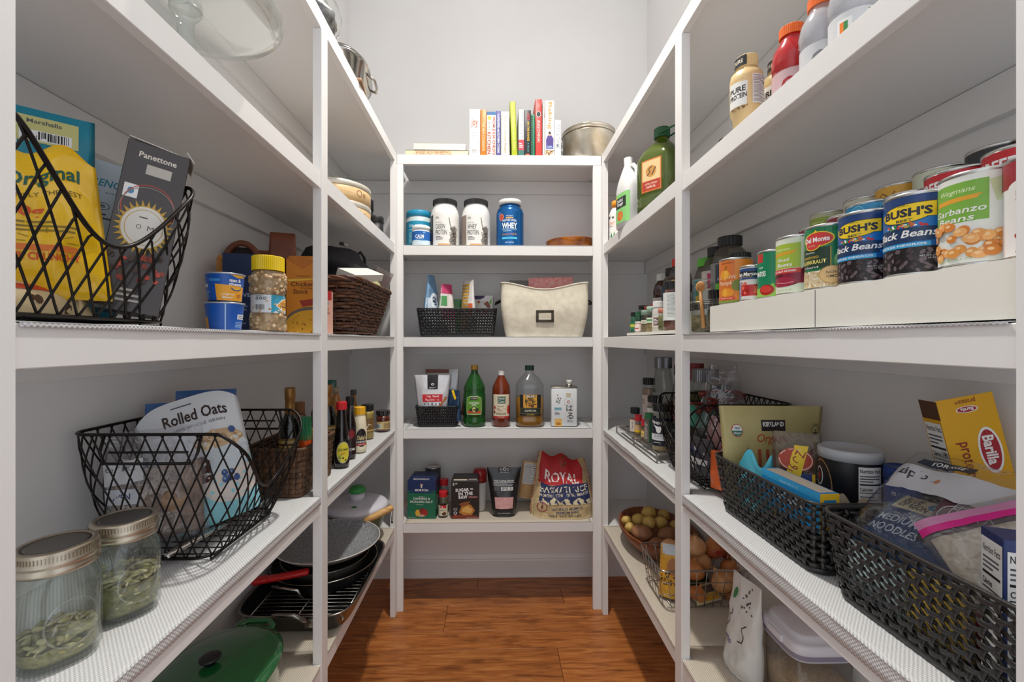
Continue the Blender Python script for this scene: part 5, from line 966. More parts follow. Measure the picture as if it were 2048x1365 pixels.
# white vinegar jug
X = .60; t = thing('vinegar_jug', 'white plastic jug with a loop handle left of the olive oil jug', 'jug', (X, onx(1262, X).y, UZ), -78); q = B(); JW = M('#dcdcda', .35)
q.loft([(0, .058, .048, 3.5), (.005, .064, .052, 3.5), (.17, .064, .052, 3.5), (.205, .058, .048, 3), (.25, .030, .034, 2.4, -.012), (.285, .019, .019, 2, -.02), (.315, .021, .021, 2, -.02), (.317, .02, .02, 2, -.02), (.318, .001, .001, 2, -.02)], JW, 40); q.obj('body', t)
q = B(); q.tube([(-.012, 0, .272), (.022, 0, .272), (.046, 0, .25), (.054, 0, .215), (.052, 0, .18)], .0095, JW, 9); q.obj('handle', t)
label_on(t, (.0644, .0524, 3.5), .02, .15, .062, M('#8fcf7d', .4), lambda A, u, h: (A.poly([(-u*.9, h*.5), (u*.7, h*.5), (u*.7, h*.86), (-u*.9, h*.86)], M('#26332a')), A.text('Distilled', -.004, h*.76, .052, h*.12, WHITE, .01), A.text('Vinegar', 0, h*.62, .054, h*.14, WHITE, .02), A.ell(.0, h*.24, .024, h*.16, M('#e0762c')), A.dots(-.02, h*.12, .024, h*.38, 10, .005, .004, [M('#d94a2a'), M('#f0b040')]), A.rect(-.06, h*.86, -.03, h*.96, YELLOW)))
X = .70; vessel('juice_bottle', 'red printed bottle squeezed between white jug and olive oil jug', 'bottle', (X, onx(1273.5, X).y+.012, UZ), -70, [(0, .022), (.14, .024), (.16, .016), (.175, .011)], M('#b5302a', .3), [(.173, .013), (.19, .013), (.19, .001)], M('#e9e6e0'), [((.0243,), .02, .13, PI*.024, M('#cf4430', .4), lambda A, u, h: A.dots(-.02, h*.1, .02, h*.9, 16, .006, .005, [ORANGE, M('#8a1f1c'), CREAM]))])
X = .61; t = vessel('oil_bottle', 'small white coconut oil bottle with orange cap beside the back corner', 'bottle', (X, onx(1230.5, X).y, UZ), -62, [(0, .026), (.004, .029), (.145, .029), (.165, .022), (.175, .016), (.182, .016)], M('#e9e6e0', .35), [(.178, .0185), (.208, .0175), (.212, .015), (.212, .001)], M('#ef9a22', .4), [((.0292,), .012, .142, PI*.029, M('#efece6', .4), lambda A, u, h: (A.rect(-.026, h*.82, -.004, h*.93, M('#2a2624')), A.ell(.012, h*.86, .006, .006, INK), A.text('COCONUT', -.002, h*.64, .046, h*.12, M('#e0764a'), .02), A.lines(-.02, h*.5, .02, h*.56, 2, INK), A.ell(-.018, h*.24, .012, h*.12, M('#5a3a2a')), A.ell(-.016, h*.25, .009, h*.09, WHITE), A.poly([(-.005, h*.02), (.004, h*.3), (.012, h*.05), (.018, h*.34), (.026, h*.04)], M('#3f8a4f'))))])
# ================================================================ right run, lower shelf: baskets, bags and the spice rack
BZ = LV[1]+.0045
BK2 = M('#2c2a29', .34, bump=.1, bscale=300)
weave_basket('plastic_basket', 'large black woven basket nearest the camera on the right, full of bags and packets', 'basket', (.722, .603, BZ), -90, .172, .108, .196, .120, .147, BK2, rows=9, pitch=.0170, band=.56, rib=.5, amp=.0036, c=.03)
weave_basket('plastic_basket', 'large black woven basket behind the nearest one, holding the black tub and pasta box', 'basket', (.735, 1.000, BZ), -90, .172, .118, .192, .135, .147, BK2, rows=9, pitch=.0170, band=.56, rib=.5, amp=.0036, c=.03)
FL = BZ+.006
# contents of the farther basket
t = vessel('cocoa_tub', 'black tub with a translucent grey lid in the farther basket', 'tub', (.775, .935, FL), -48, [(0, .05), (.004, .0545), (.195, .0565)], M('#1a1a1e', .3), [(.193, .0585), (.212, .0585), (.216, .056), (.215, .052), (.2115, .05), (.2115, .001)], M('#b9bcc0', .4),
    [((.0568,), .02, .192, PI*.056, M('#17171b', .3), lambda A, u, h: (A.rect(-u, h*.40, u, h*.425, M('#c9a04a')), A.ell(-.052, h*.62, .030, h*.36, M('#b58a5a')), A.ell(-.052, h*.62, .028, h*.345, M('#1d1d20')), A.ring(-.058, h*.76, .013, h*.12, .003, WHITE), A.ell(-.058, h*.76, .004, h*.05, M('#c8392c')), A.text('CACAO', -.05, h*.5, .036, h*.08, M('#b9b84a'), .02), A.text('POWDER', -.05, h*.42, .036, h*.06, M('#b9b84a'), .01), A.facts(.022, h*.05, .068, h*.97)))], bname='tub')
vessel('plastic_tub', 'tub with a deep blue lid between the black tub and the yellow pasta box', 'tub', (.818, .838, FL), -50, [(0, .028), (.004, .030), (.19, .031)], M('#1d3f8a', .3), [(.188, .0335), (.212, .0335), (.217, .031), (.213, .028), (.213, .001)], M('#1f3a80', .35), [((.0313,), .06, .185, PI*.030, M('#1c4496', .3), lambda A, u, h: (A.text('PER 1/4 CUP', .0, h*.8, .03, h*.07, WHITE, .01), A.text('100', .01, h*.62, .02, h*.1, WHITE, .02)))], bname='tub')
def d_cec(A, w, h): A.rect(-w*.5, h*.82, w*.5, h, M('#3fb0e6')); A.text('De Cecco', .0, h*.55, w*.5, h*.34, WHITE, .03); A.text('spaghetti n.12', 0, h*.88, w*.32, h*.08, M('#cfe9f7'))
carton('pasta_box', 'bright blue pasta box with a yellow end resting along the basket rim', 'box', (.6370, .912, 1.034), -86, .165, .040, .078, M('#2a9be0', .4), {'front': d_cec, 'right': lambda A, w, h: (A.rect(-w*.5, 0, w*.5, h, M('#f0c22a')), A.rect(-w*.3, h*.5, w*.34, h*.84, M('#2a86c0')), A.text('De Cecco', .002, h*.67, w*.52, h*.18, WHITE, .03)), 'top': lambda A, w, h: A.rect(-w*.46, -h*.42, w*.46, h*.42, M('#e3d8c6'))}, ry=1)
pouch('crumpled_packet', 'crumpled turquoise packet beside the blue pasta box', 'bag', (.650, 1.045, FL+.03), -60, .085, .125, .05, M('#5fd0e6', .35), lambda A, w, h: (A.text('GRANOLA', -w*.1, h*.5, w*.7, h*.1, M('#2a4a5a'), .02)), seed=81, crk=.016, top=lambda u: -.02*math.sin(u*9))
def d_bean(A, w, h):
    A.rect(-w*.46, 0, w*.36, h*.56, M('#1d3a78')); A.rect(-w*.46, 0, -w*.40, h*.56, YELLOW); A.rect(w*.30, 0, w*.36, h*.56, YELLOW); A.text('Beans', -w*.16, h*.3, h*.26, w*.17, M('#f0d23a'), .0, rot=90); A.text('moradas', w*.12, h*.3, h*.36, w*.17, M('#f0e6c9'), .0, rot=90)
    A.ell(-w*.02, h*.7, w*.36, h*.13, M('#b5442c')); A.ring(-w*.02, h*.7, w*.34, h*.12, .002, M('#e8d4c4')); A.poly([(-w*.22, h*.52), (w*.08, h*.52), (w*.24, h*.86), (-w*.04, h*.86)], M('#f2cf2c')); A.text('16 OZ.', .0, h*.69, h*.26, w*.2, M('#a53a2a'), .01, rot=66)
pouch('bean_bag', 'clear bag of dried beans with a navy and yellow label', 'bag', (.702, 1.000, FL+.03), -34, .100, .205, .045, clear('#ebe8e5', .55, .10, '#9a8c86', .12, .5), d_bean, seed=83, crk=.006, wtop=.95)
q = B()
for i in range(46):
    r_ = random.Random(i); q.ball((.704+r_.uniform(-.03, .03), 1.012+r_.uniform(-.008, .012), FL+.04+r_.uniform(0, .10)), (.0085, .005, .006), M('#3a1a1c', .3), 5)
tag(q.obj('dried_beans'), 'dark red beans inside the clear bag with the navy label', 'beans', kind='stuff')
pouch('paper_packet', 'torn tan paper packet at the near end of the farther basket', 'bag', (.735, .865, FL+.01), -40, .09, .135, .045, M('#a5937f', .7), None, seed=85, crk=.016, top=lambda u: .012*math.sin(u*14))
def d_qui(A, w, h):
    A.rect(-w*.11, h*.76, w*.13, h*.865, M('#2a1d1c')); A.text('KIRKLAND', w*.01, h*.825, w*.21, h*.045, WHITE, .035); A.text('Organic', 0, h*.68, w*.32, h*.105, M('#b5502f'), .01, .35)
    for i, (ch, cx) in enumerate((('Q', -.25), ('U', -.105), ('I', .0), ('N', .115), ('O', .27), ('A', .4))): A.text(ch, w*cx, h*.42, w*(.04 if ch == 'I' else .115), h*(.33 if ch != 'Q' else .36), M('#a8442a', .6, col2='#c2603f', scale=400), .05)
    A.ell(-w*.35, h*.76, w*.055, h*.062, M('#b5443a')); A.ell(-w*.35, h*.76, w*.050, h*.056, WHITE); A.ell(-w*.35, h*.76, w*.050, h*.056, M('#3a7a6a'), 20, 0, 180, 360); A.text('USDA', -w*.35, h*.785, w*.06, h*.026, M('#2a5a4a'), .03); A.text('ORGANIC', -w*.35, h*.735, w*.075, h*.02, WHITE, .02); A.ell(w*.43, h*.77, w*.036, h*.042, BLACK); A.ell(w*.43, h*.77, w*.030, h*.035, M('#c9bd86')); A.text('GF', w*.43, h*.77, w*.032, h*.03, BLACK, .03); A.text('Certified', w*.43, h*.825, w*.065, h*.018, BLACK); A.text('Gluten-Free', w*.43, h*.72, w*.08, h*.018, BLACK); A.ring(w*.45, h*.63, w*.018, h*.02, .0012, INK); A.text('PEARLED', w*.02, h*.2, w*.24, h*.04, BLACK, .02)
pouch('quinoa_bag', 'large straw-coloured stand-up bag of organic quinoa', 'bag', (.737, 1.163, FL+.002), -3, .268, .272, .040, M('#c6ba82', .5, col2='#bcae74', scale=12), d_qui, seed=87, crk=.004, wtop=1.02, wbot=.84, rx=0)
# contents of the nearest basket
def d_bar(A, w, h):
    A.text('protein', -w*.22, h*.68, h*.27, w*.26, M('#8a2f1c'), .015, rot=-90); A.text('+', -w*.16, h*.48, w*.16, w*.16, M('#8a2f1c'), .03); A.ell(w*.22, h*.73, w*.2, h*.175, WHITE); A.ell(w*.22, h*.73, w*.165, h*.155, M('#a81f2c')); A.text('Barilla', w*.22, h*.73, h*.22, w*.2, WHITE, .03, rot=-90)
    A.line([(-w*.2, h*.30), (0, h*.365), (w*.25, h*.37)], .003, M('#d9c08a')); A.dots(-w*.2, h*.33, w*.25, h*.39, 24, .004, .0018, [M('#e3cf9a'), M('#b9964a')], 5); A.ell(w*.0, h*.31, .005, .005, M('#4a7a2c')); A.ell(w*.09, h*.31, .005, .005, M('#4a7a2c')); A.ell(w*.3, h*.32, .006, .004, M('#a8703a')); A.ell(-w*.35, h*.35, .005, .006, M('#b5442c')); A.ell(-w*.3, h*.34, .005, .006, M('#b5442c')); A.rect(-w*.16, h*.18, w*.2, h*.27, M('#3a2a1c'))
YB_ = M('#e2a912', .4)
t = thing('pasta_box', 'tall golden yellow protein pasta box with an open flap, leaning by the near wall', 'box', (.872, .792, 1.035), -12, ry=-13)
q = B(); q.nonorm = True; bw, bd, bh = .088, .042, .235
q.box((0, 0, bh/2), (bw, bd, bh), YB_); d_bar(Art(q, face('front', bw, bd, bh), None, .0003), bw, bh); Art(q, face('left', bw, bd, bh), None, .0003).facts(-bd*.45, .02, bd*.45, bh*.97, '190'); q.obj('carton', t)
q = B(); q.nonorm = True; q.box((0, -bd/2+.0005, bh+.018), (bw, .001, .036), YB_); A = Art(q, lambda u, v, d: Vector((u, -bd/2-d, bh+v)), None, .0003); A.text('protein+', .0, .028, .032, .011, M('#8a2f1c'), .01, rot=180); A.ell(0, .013, .017, .006, WHITE); A.ell(0, .013, .015, .005, M('#a81f2c')); A.text('Barilla', 0, .013, .02, .006, WHITE, .02, rot=180); q.obj('front_flap', t)
q = B(); q.box((-bw/2+.0005, 0, bh+.017), (.001, bd, .034), M('#5a3a26', .7)); q.obj('side_flap', t)
FILM = clear('#e9e9ec', .7, .10, '#d5d5dc', .08, .6, 22, 1.0)
def d_noo(A, w, h):
    A.rect(-w*.5, h*.72, w*.1, h, M('#20548c')); A.rect(-w*.42, h*.70, w*.0, h*.98, M('#d9cfae')); A.text('BLUE', -w*.28, h*.90, w*.18, h*.1, M('#2a2f3a'), .02, rot=-4); A.text('DRAGON', -w*.23, h*.79, w*.28, h*.1, M('#2a2f3a'), .02, rot=-4); A.ell(-w*.07, h*.88, w*.06, h*.07, M('#3a8ab5')); A.ell(-w*.06, h*.88, w*.03, h*.03, M('#d9cfae')); A.text('MEDIUM', -w*.22, h*.5, w*.40, h*.12, M('#cfdcea'), .01); A.text('NOODLES', -w*.18, h*.33, w*.48, h*.12, M('#cfdcea'), .01); A.rect(w*.14, h*.4, w*.4, h*.62, M('#6fa05f')); A.rect(w*.25, h*.43, w*.39, h*.6, M('#9ac0d9')); A.ell(w*.2, h*.53, w*.03, h*.04, M('#7a4a2c')); A.ell(w*.26, h*.85, w*.16, h*.1, M('#a5322c')); A.ell(w*.3, h*.8, w*.08, h*.06, M('#d99a4a'))
pouch('noodle_packet', 'blue packet of noodles lying in the nearest basket', 'packet', (.636, .700, 1.046), -80, .170, .150, .03, M('#2a4a78', .35), d_noo, kind='pillow', seed=91, crk=.004, rx=-58)
pouch('snack_packet', 'maroon packet beside the blue noodles', 'packet', (.690, .640, 1.085), -80, .105, .105, .03, M('#6a1738', .35), lambda A, w, h: (A.text('FUNKY', .0, h*.62, w*.5, h*.22, WHITE, .0, .3), A.ring(-w*.05, h*.5, w*.34, h*.2, .002, WHITE), A.rect(-w*.5, 0, w*.5, h*.2, M('#22202c'))), kind='pillow', seed=93, crk=.004, rx=-42)
t = thing('zip_bag', 'big clear zip bag with a white writing panel, full of packets in the nearest basket', 'bag', (.634, .690, 1.062), -80, rx=-52)
q = B(); zw, zh = .235, .225; F = bagsurf(zw, zh, .075, 'pillow', .012, 95); K = bagsurf(zw, zh, .04, 'pillow', .008, 99, 1, 1, 1)
q.grid(lambda i, j: F((i-.5)*zw, j*zh), 30, 26, clear('#f4f4f6', .6, .03, '#d5d5dc', .08, .5, 22, .8)); q.nonorm = True; q.obj('film', t)
q = B(); q.nonorm = True; A = Art(q, F, .011, .0016, .011, eps=.0001); A.rect(-.100, .112, .070, .166, M('#c9cacf', .4)); A.text('ziploc', -.062, .146, .058, .020, M('#3a3a42'), .02); A.ell(-.0285, .143, .004, .006, M('#c9865a')); A.rect(-.075, .172, .005, .190, M('#2f3a48')); A.text('STORAGE', -.035, .181, .06, .009, WHITE, .02); q.obj('printed_panel', t)
t = thing('zip_bag', 'clear zip bag of flatbread with a bright pink zip strip beside the near post', 'bag', (.690, .500, 1.045))
n_ = Vector((-.62, -.42, .66)).normalized(); v_ = Vector((.27, .85, .45)); v_ = (v_-n_*v_.dot(n_)).normalized(); u_ = (-n_).cross(v_); t.rotation_euler = Matrix((u_, -n_, v_)).transposed().to_euler()
q = B(); yw, yh = .15, .185; F = bagsurf(yw, yh, .05, 'pillow', .008, 101); q.grid(lambda i, j: F((i-.5)*yw, j*yh), 18, 20, FILM); q.obj('film', t)
q = B(); q.grid(lambda i, j: F((i-.5)*yw*.9, .015+j*yh*.7)+Vector((0, .009, 0)), 18, 16, M('#d9c9a8', .7, col2='#e8dcc4', scale=45)); q.obj('contents', t)
q = B(); q.nonorm = True; A = Art(q, F, .011, .0016, .011); A.rect(-yw*.5, yh*.80, yw*.5, yh*.86, M('#d9268a', .35)); A.rect(-yw*.5, yh*.86, yw*.5, yh*.93, M('#c987ad', .35)); q.obj('zip_strip', t)
carton('cracker_box', 'navy edged white box with a nutrition table beside the near post', 'box', (.655, .528, FL), -24, .056, .045, .205, M('#22336a', .4), {'front': lambda A, w, h: A.facts(-w*.44, h*.05, w*.44, h*.93), 'left': lambda A, w, h: (A.rect(-w*.46, h*.03, w*.46, h*.95, WHITE), A.facts(-w*.42, h*.05, w*.42, h*.93))})
r_ = random.Random(8)
for k, (c, sz, py) in enumerate((('#cfe6ea', .1, .72), ('#e6c25a', .09, .64), ('#d9566a', .085, .58), ('#e8e2da', .1, .51))):
    nm = ('pale blue', 'yellow', 'red', 'white')[k]
    pouch('snack_packet', f'{nm} packet glimpsed through the weave of the nearest basket', 'packet', (.640+.012*k, py, FL+.002), -84, sz, .092, .022, M(c, .35), None, kind='pillow', seed=111+k)
# ---------------------------------------------------------------- wire basket with chili bag
DM = M('#1f1a18', .36, .6)
wire_basket('wire_basket', 'black wire scoop basket of snack bags behind the quinoa bag', 'basket', (.742, 1.436, BZ), -90, .135, .105, .155, .158, .262, DM, scoop=.56, n=40, c=.04)
pouch('chili_bag', 'clear bag of dried red chilies standing in the right wire basket', 'bag', (.750, 1.415, BZ+.06), -20, .22, .315, .09, clear('#f6f4f6', .75, .05, '#d5d5dc', .06, .8, 16, 1.0), None, kind='stand', seed=121, crk=.012, wtop=.35)
for i in range(16):
    r_ = random.Random(200+i); q = B(); a = r_.uniform(0, 6.28); x, y, z = .745+r_.uniform(-.07, .07), 1.42+r_.uniform(-.022, .018), BZ+.215+r_.uniform(0, .075); L = r_.uniform(.028, .04)
    q.tube([(x-L*math.cos(a), y, z-L*.4*math.sin(a*2)), (x-L*.4*math.cos(a), y+.006, z+.005), (x+L*.4*math.cos(a), y-.004, z+.008), (x+L*math.cos(a), y, z+L*.3)], lambda s: .010*(1-s*.75), M('#5a1618', .35, col2='#8a2a18', scale=50), 7)
    tag(q.obj('dried_chili'), 'shrivelled dark red chili inside the clear bag', 'chili', 'dried chilies in the clear bag')
for nm, lab, p_, rz, w, h, c, rx in (('snack_bag', 'red and white printed snack bag at the front of the right wire basket', (.680, 1.30, BZ+.02), -70, .12, .15, '#b5342c', -8), ('snack_bag', 'pale pink snack bag in the right wire basket', (.70, 1.345, BZ+.02), -60, .12, .19, '#c99a96', -6), ('snack_bag', 'bright yellow snack bag between right wire basket and quinoa bag', (.735, 1.288, BZ+.02), -20, .08, .20, '#e6c21c', 0), ('snack_bag', 'dark grey snack bag low in the right wire basket', (.655, 1.42, BZ+.02), -80, .18, .12, '#5a565c', 0), ('snack_bag', 'orange snack bag low at the corner of the right wire basket', (.665, 1.262, BZ+.02), -50, .07, .11, '#d9622a', 0)):
    pouch(nm, lab, 'bag', p_, rz, w, h, .045, M(c, .3), (lambda A, w, h: (A.rect(-w*.4, h*.3, w*.4, h*.45, WHITE), A.rect(-w*.3, h*.55, w*.2, h*.7, M('#33406a')), A.dots(-w*.4, h*.1, w*.4, h*.9, 14, .008, .005, [M('#e0dada'), M('#3a3f5a')], 5))) if c in ('#b5342c', '#5a565c') else None, seed=int(w*1000)+rx, crk=.010, rx=rx)
q = B(); q.loft([(0, .001), (0, .044), (.006, .047), (.012, .047), (.014, .044), (.014, .001)], M('#2f8a6f', .35), 36)
tag(place(q.obj('jar_lid'), (.715, 1.475, BZ+.190), -25, 62), 'round green lid leaning in the right wire basket', 'lid')
# ---------------------------------------------------------------- spice rack
t = thing('spice_rack', 'low grey metal wire rack along the edge of the right lower shelf', 'rack', (0, 0, 0)); RM = M('#8d877f', .35, .85); rx0, rx1, ry0, ry1, rz_ = .598, .80, 1.60, 2.13, BZ+.030
for y in (ry0, (ry0+ry1)/2, ry1):
    q = B(); q.tube([(rx0+.002, y, BZ+.001), (rx0, y, rz_), (rx0+.012, y, rz_+.003), (rx1, y, rz_+.003), (rx1, y, BZ+.001)], .0034, RM, 7); q.obj('leg', t)
q = B()
for k in range(9):
    x = rx0+.020+(rx1-rx0-.02)*k/8; q.box((x, (ry0+ry1)/2, rz_+.0015), (.014 if k == 0 else .008, ry1-ry0, .002), RM)
q.obj('shelf_slats', t); q = B(); q.tube([(rx0+.001, ry0, BZ+.004), (rx0+.001, ry1, BZ+.004)], .0026, RM, 6); q.obj('front_rail', t)
SZ = rz_+.0035
def lsp(label, px, X, h, r, **kw): return spice(label, X, sil(px, X, r), kw.pop('z', SZ), h, r, kw.pop('rz', -38), **kw)
def d_kin(A, u, h):
    A.rect(-u, h*.2, u, h, M('#1d2130')); A.rect(-u, h*.2, u, h*.42, M('#e3e6e8')); A.text("KINDER'S", .0, h*.86, .056, h*.10, WHITE, .03, arc=-.004); A.poly([(-.022, h*.76), (-.012, h*.66), (-.007, h*.5), (0, h*.46), (.007, h*.5), (.012, h*.66), (.022, h*.76), (.006, h*.7), (-.006, h*.7)], WHITE); A.text('THE ORIGINAL', 0, h*.44, .03, h*.02, WHITE); A.text('BLEND', 0, h*.36, .03, h*.06, M('#26304a'), .01); A.text('SALT PEPPER GARLIC', 0, h*.28, .04, h*.03, M('#26304a')); A.rect(-u, 0, u, h*.2, M('#161a26')); A.lines(-.02, h*.1, .02, h*.14, 1, WHITE); A.ell(.024, h*.06, .004, h*.03, INK)
lsp('large spice jar with black cap and a white bull skull on its navy label', 1304, .640, .178, .0335, capm=CAPK, bodym=PET, fillm=M('#c2a57a', .8, col2='#a88a5c', scale=240), fillh=.72, lab=d_kin, labm=M('#1d2130', .4), lz=(.14, .84), caph=.15, lu=.72)
lsp('large spice jar with black cap and yellow label behind the bull skull jar', 1297, .705, .178, .0335, capm=CAPK, bodym=PET, fillm=M('#c9a95f', .8), lab=lambda A, u, h: (A.rect(-u, 0, u, h*.4, M('#e0b53a')), A.text('TACO', -.012, h*.7, .04, h*.2, BLACK, .02)), labm=M('#e6e4dd'), lz=(.14, .84), caph=.15)
lsp('tall spice jar with black cap and pink label in the back row of the rack', 1283, .765, .235, .032, capm=CAPK, bodym=PET, fillm=M('#b99a84', .8), fillh=.9, lab=lambda A, u, h: (A.text('Chili', -.020, h*.75, h*.2, .016, BLACK, .01, rot=90), A.dots(-.03, h*.15, -.008, h*.35, 6, .003, .003, [M('#6a1f1f')])), labm=M('#e3d3cc'), lz=(.1, .75), caph=.14)
lsp('small spice jar with black cap, farthest left on the rack', 1260, .648, .112, .0225, capm=CAPK, bodym=PET, fillm=M('#a86a3c', .8), lab=lambda A, u, h: A.text('Cumin', -.006, h*.5, h*.7, .010, BLACK, .01, rot=90), labm=M('#e6d9cf'), lz=(.05, .68), caph=.24)
lsp('little red-capped spice bottle behind its twin on the rack', 1269, .645, .088, .0165, capm=M('#d01f2a', .35), bodym=PET, fillm=M('#c9a05a', .8), lab=lambda A, u, h: A.rect(-u, 0, u, h*.4, YELLOW), labm=M('#d9b08a'), caph=.3)
lsp('little red-capped spice bottle in front of its twin on the rack', 1276, .632, .090, .0175, capm=M('#d01f2a', .35), bodym=PET, fillm=M('#b5854a', .8), lab=lambda A, u, h: (A.rect(-u, h*.3, u, h*.7, M('#d9b23a')), A.lines(-.01, h*.1, .01, h*.25, 2, INK)), labm=M('#e0cfa5'), caph=.32)
lsp('slim green and red spice box between the red caps and the yellow jar', 1288.5, .645, .118, .019, capm=M('#2f7a4a', .4), bodym=M('#7a6a60', .4), lab=lambda A, u, h: (A.lines(-.014, h*.1, .002, h*.9, 12, M('#c9bdb5')), A.rect(.006, 0, .02, h, M('#2f6a44'))), labm=M('#6f6560', .5), lz=(.02, .95))
lsp('spice jar half hidden behind the wire basket with a striped side label', 1329, .66, .135, .026, capm=CAPK, bodym=PET, fillm=M('#6a4a34', .8), lab=lambda A, u, h: A.lines(-.02, h*.1, .02, h*.9, 9, M('#d9cfc9')), labm=M('#4a3c3a'), z=SZ)
def bigjar(label, px, X, h, r, capm, fillm, fh, z=BZ, lab=None, labm=None, rz=-40):
    Y = sil(px, X, r); t = thing('glass_jar', label, 'jar', (X, Y, z), rz); q = B()
    q.loft([(0, r*.9, r*.9, 3), (.005, r, r, 3), (h*.62, r, r, 3), (h*.76, r*.86, r*.86, 2.3), (h*.82, r*.8), (h*.88, r*.8)], CLR, 36); q.obj('body', t)
    if fillm: q = B(); q.loft([(.005, r*.95, r*.95, 3), (h*fh, r*.95, r*.95, 3)], fillm, 36); q.obj('contents', t)
    if labm: label_on(t, (r*1.004, r*1.004, 3), h*.2, h*.55, r*.8, labm, lab)
    ridged(t, h*.86, h, r*.88, capm, 40); return t
SM = M('#8d8f94', .3, .8)
bigjar('tall clear jar with grey metal lid in the back corner behind the rack', 1308, .815, .375, .046, SM, M('#8a5a4c', .8, col2='#a58078', scale=60), .42, lab=lambda A, u, h: (A.rect(-.02, h*.62, .0, h*.92, M('#3a9ab5')), A.text('1.5oz', .0, h*.2, .03, h*.1, BLACK, .02)), labm=clear('#d9d5d2', .4, .2))
bigjar('clear jar with red printed packet inside beside the tall one', 1341, .862, .34, .038, CAPK, M('#b5402c', .6, col2='#d9d0ca', scale=40), .6)
bigjar('clear jar of dried bay leaves with a grey metal lid behind the right wire basket', 1388, .815, .345, .055, SM, M('#5f6038', .8, col2='#3f4426', scale=60), .74)
bigjar('jar of brown spice with black lid next to the bay leaves', 1417, .862, .285, .040, CAPK, M('#5a3a26', .8), .72)
spice('small white-capped jar with yellow label behind the right middle post', .70, sil(1344, .70, .028), BZ, .135, .028, -40, M('#e3e3e0', .4), PET, M('#c9b06a', .8), .7, lambda A, u, h: A.rect(-u, h*.3, u, h*.9, M('#e6cf3a')), M('#d9d5c9'), caph=.24)
t = spice('jar with a dark red lid tucked behind the bay leaf jar', .845, sil(1378, .845, .03), BZ, .36, .03, -40, M('#8a1f26', .35), PET, M('#3a1f1f', .7), .8)
# ================================================================ right run, bottom shelf
PZ = LV[0]+.0045
t = thing('wooden_bowl', 'long oval wooden bowl holding potatoes on the bottom right shelf', 'bowl', (.738, 1.966, PZ), 0); WB_ = M('#6f3c20', .45, col2='#8a4f2c', scale=10, stretch=(4, 1, 1))
q = B(); q.loft([(0, .07, .13), (.004, .085, .15), (.04, .135, .205), (.075, .158, .232), (.096, .165, .24), (.099, .163, .238), (.098, .156, .230), (.07, .146, .218), (.035, .12, .19), (.012, .08, .14), (.010, .001, .001)], WB_, 64); q.obj('bowl', t)
def tuber(name, label, cat, px, py, z, d, m, seed, rot=0, tilt=0, group=None):
    P = onz(px, py, z); q = B(); q.ball((0, 0, 0), d, m, 12, Matrix.Rotation(math.radians(rot), 4, 'Z') @ Matrix.Rotation(math.radians(tilt), 4, 'Y'), .14, seed); return tag(place(q.obj(name), P), label, cat, group)
PY = M('#c9a95c', .55, col2='#b8964a', scale=26, bump=.12, bscale=120); PR = M('#9a6a48', .6, col2='#86593c', scale=30, bump=.15, bscale=90)
for i, (px, py, z, r) in enumerate(((1255, 1042, .575, .022), (1257.5, 1058, .562, .025), (1277, 1041, .578, .030), (1298, 1046, .592, .029), (1298, 1027, .600, .032), (1320, 1047, .586, .028), (1335, 1053, .575, .024), (1327, 1031, .585, .027), (1344, 1068, .565, .018))):
    tuber('yellow_potato', ('yellow potato at the left rim of the bowl, upper of two', 'yellow potato at the left rim of the bowl, lower of two', 'oval yellow potato behind the larger russet', 'round yellow potato in the middle of the bowl', 'topmost yellow potato at the back of the heap', 'yellow potato right of the middle one', 'yellow potato at the right side of the heap', 'yellow potato at the back right against the bowl rim', 'smallest yellow potato beside the right russet')[i], 'potato', px, py, z, (r*1.08, r, r*.95), PY, i, i*40)
for i, (px, py, z, L, r, rot) in enumerate(((1283, 1066, .568, .048, .036, -35), (1323, 1071, .562, .047, .036, 10), (1308, 1090, .548, .050, .033, 30))):
    tuber('russet_potato', ('brown russet potato at the left front of the bowl', 'brown russet potato at the right of the bowl', 'brown russet potato lowest at the front, behind the basket rim')[i], 'potato', px, py, z, (L, r, r*.9), PR, 20+i, rot)
# chrome onion basket
t = thing('wire_basket', 'chrome wire grid basket of onions on the bottom right shelf', 'basket', (.738, 1.608, PZ), 0); CRM = M('#b5b2ad', .22, 1); a0, b0, a1, b1, h = .142, .085, .163, .108, .142
def cw(tt, z): s = z/h; x, y, _, _ = rrect(tt, a0+(a1-a0)*s, b0+(b1-b0)*s, .02); return Vector((x, y, z))
q = B(); q.tube([cw(i/64, h) for i in range(64)], .0034, CRM, 8, True); q.obj('rim', t)
q = B(); q.nomerge = True
for z in (.004, .05, .097): q.tube([cw(i/64, z) for i in range(64)], .0015, CRM, 5, True)
for i in range(30): q.tube([cw(i/30, z) for z in (.004, .05, .097, h)], .0015, CRM, 5)
for i in range(7): x = -a0*.8+a0*1.6*i/6; q.tube([(x, -b0, .004), (x, b0, .004)], .0015, CRM, 5)
q.obj('grid', t)
ON = M('#d9935a', .35, col2='#c0733c', scale=18, bump=.1, bscale=60, stretch=(1, 1, .25)); ON2 = M('#e3b380', .35, col2='#cf8c52', scale=18, stretch=(1, 1, .25))
def onion(i, px, py, Y, r, label):
    P = ony(px, Y, py); t = thing('onion', label, 'onion', P, i*37, None, rx=(i*53) % 60-30, ry=(i*31) % 70-35); q = B(); n = 24
    prof = [(-.80, .12), (-.78, .3), (-.6, .68), (-.25, .95), (.05, 1), (.35, .93), (.62, .70), (.80, .40), (.92, .20), (1.06, .11), (1.16, .13)]
    q.loft([(z*r*.92, a*r) for z, a in prof], ON if i % 3 else ON2, n); q.obj('bulb', t); q = B()
    for k in range(6): a = k*1.05; q.tube([(0, 0, r*1.0), (r*.08*math.cos(a), r*.08*math.sin(a), r*1.12), (r*.2*math.cos(a), r*.2*math.sin(a), r*1.22)], .0012, M('#b58a5a', .8), 4)
    q.obj('dry_neck', t)
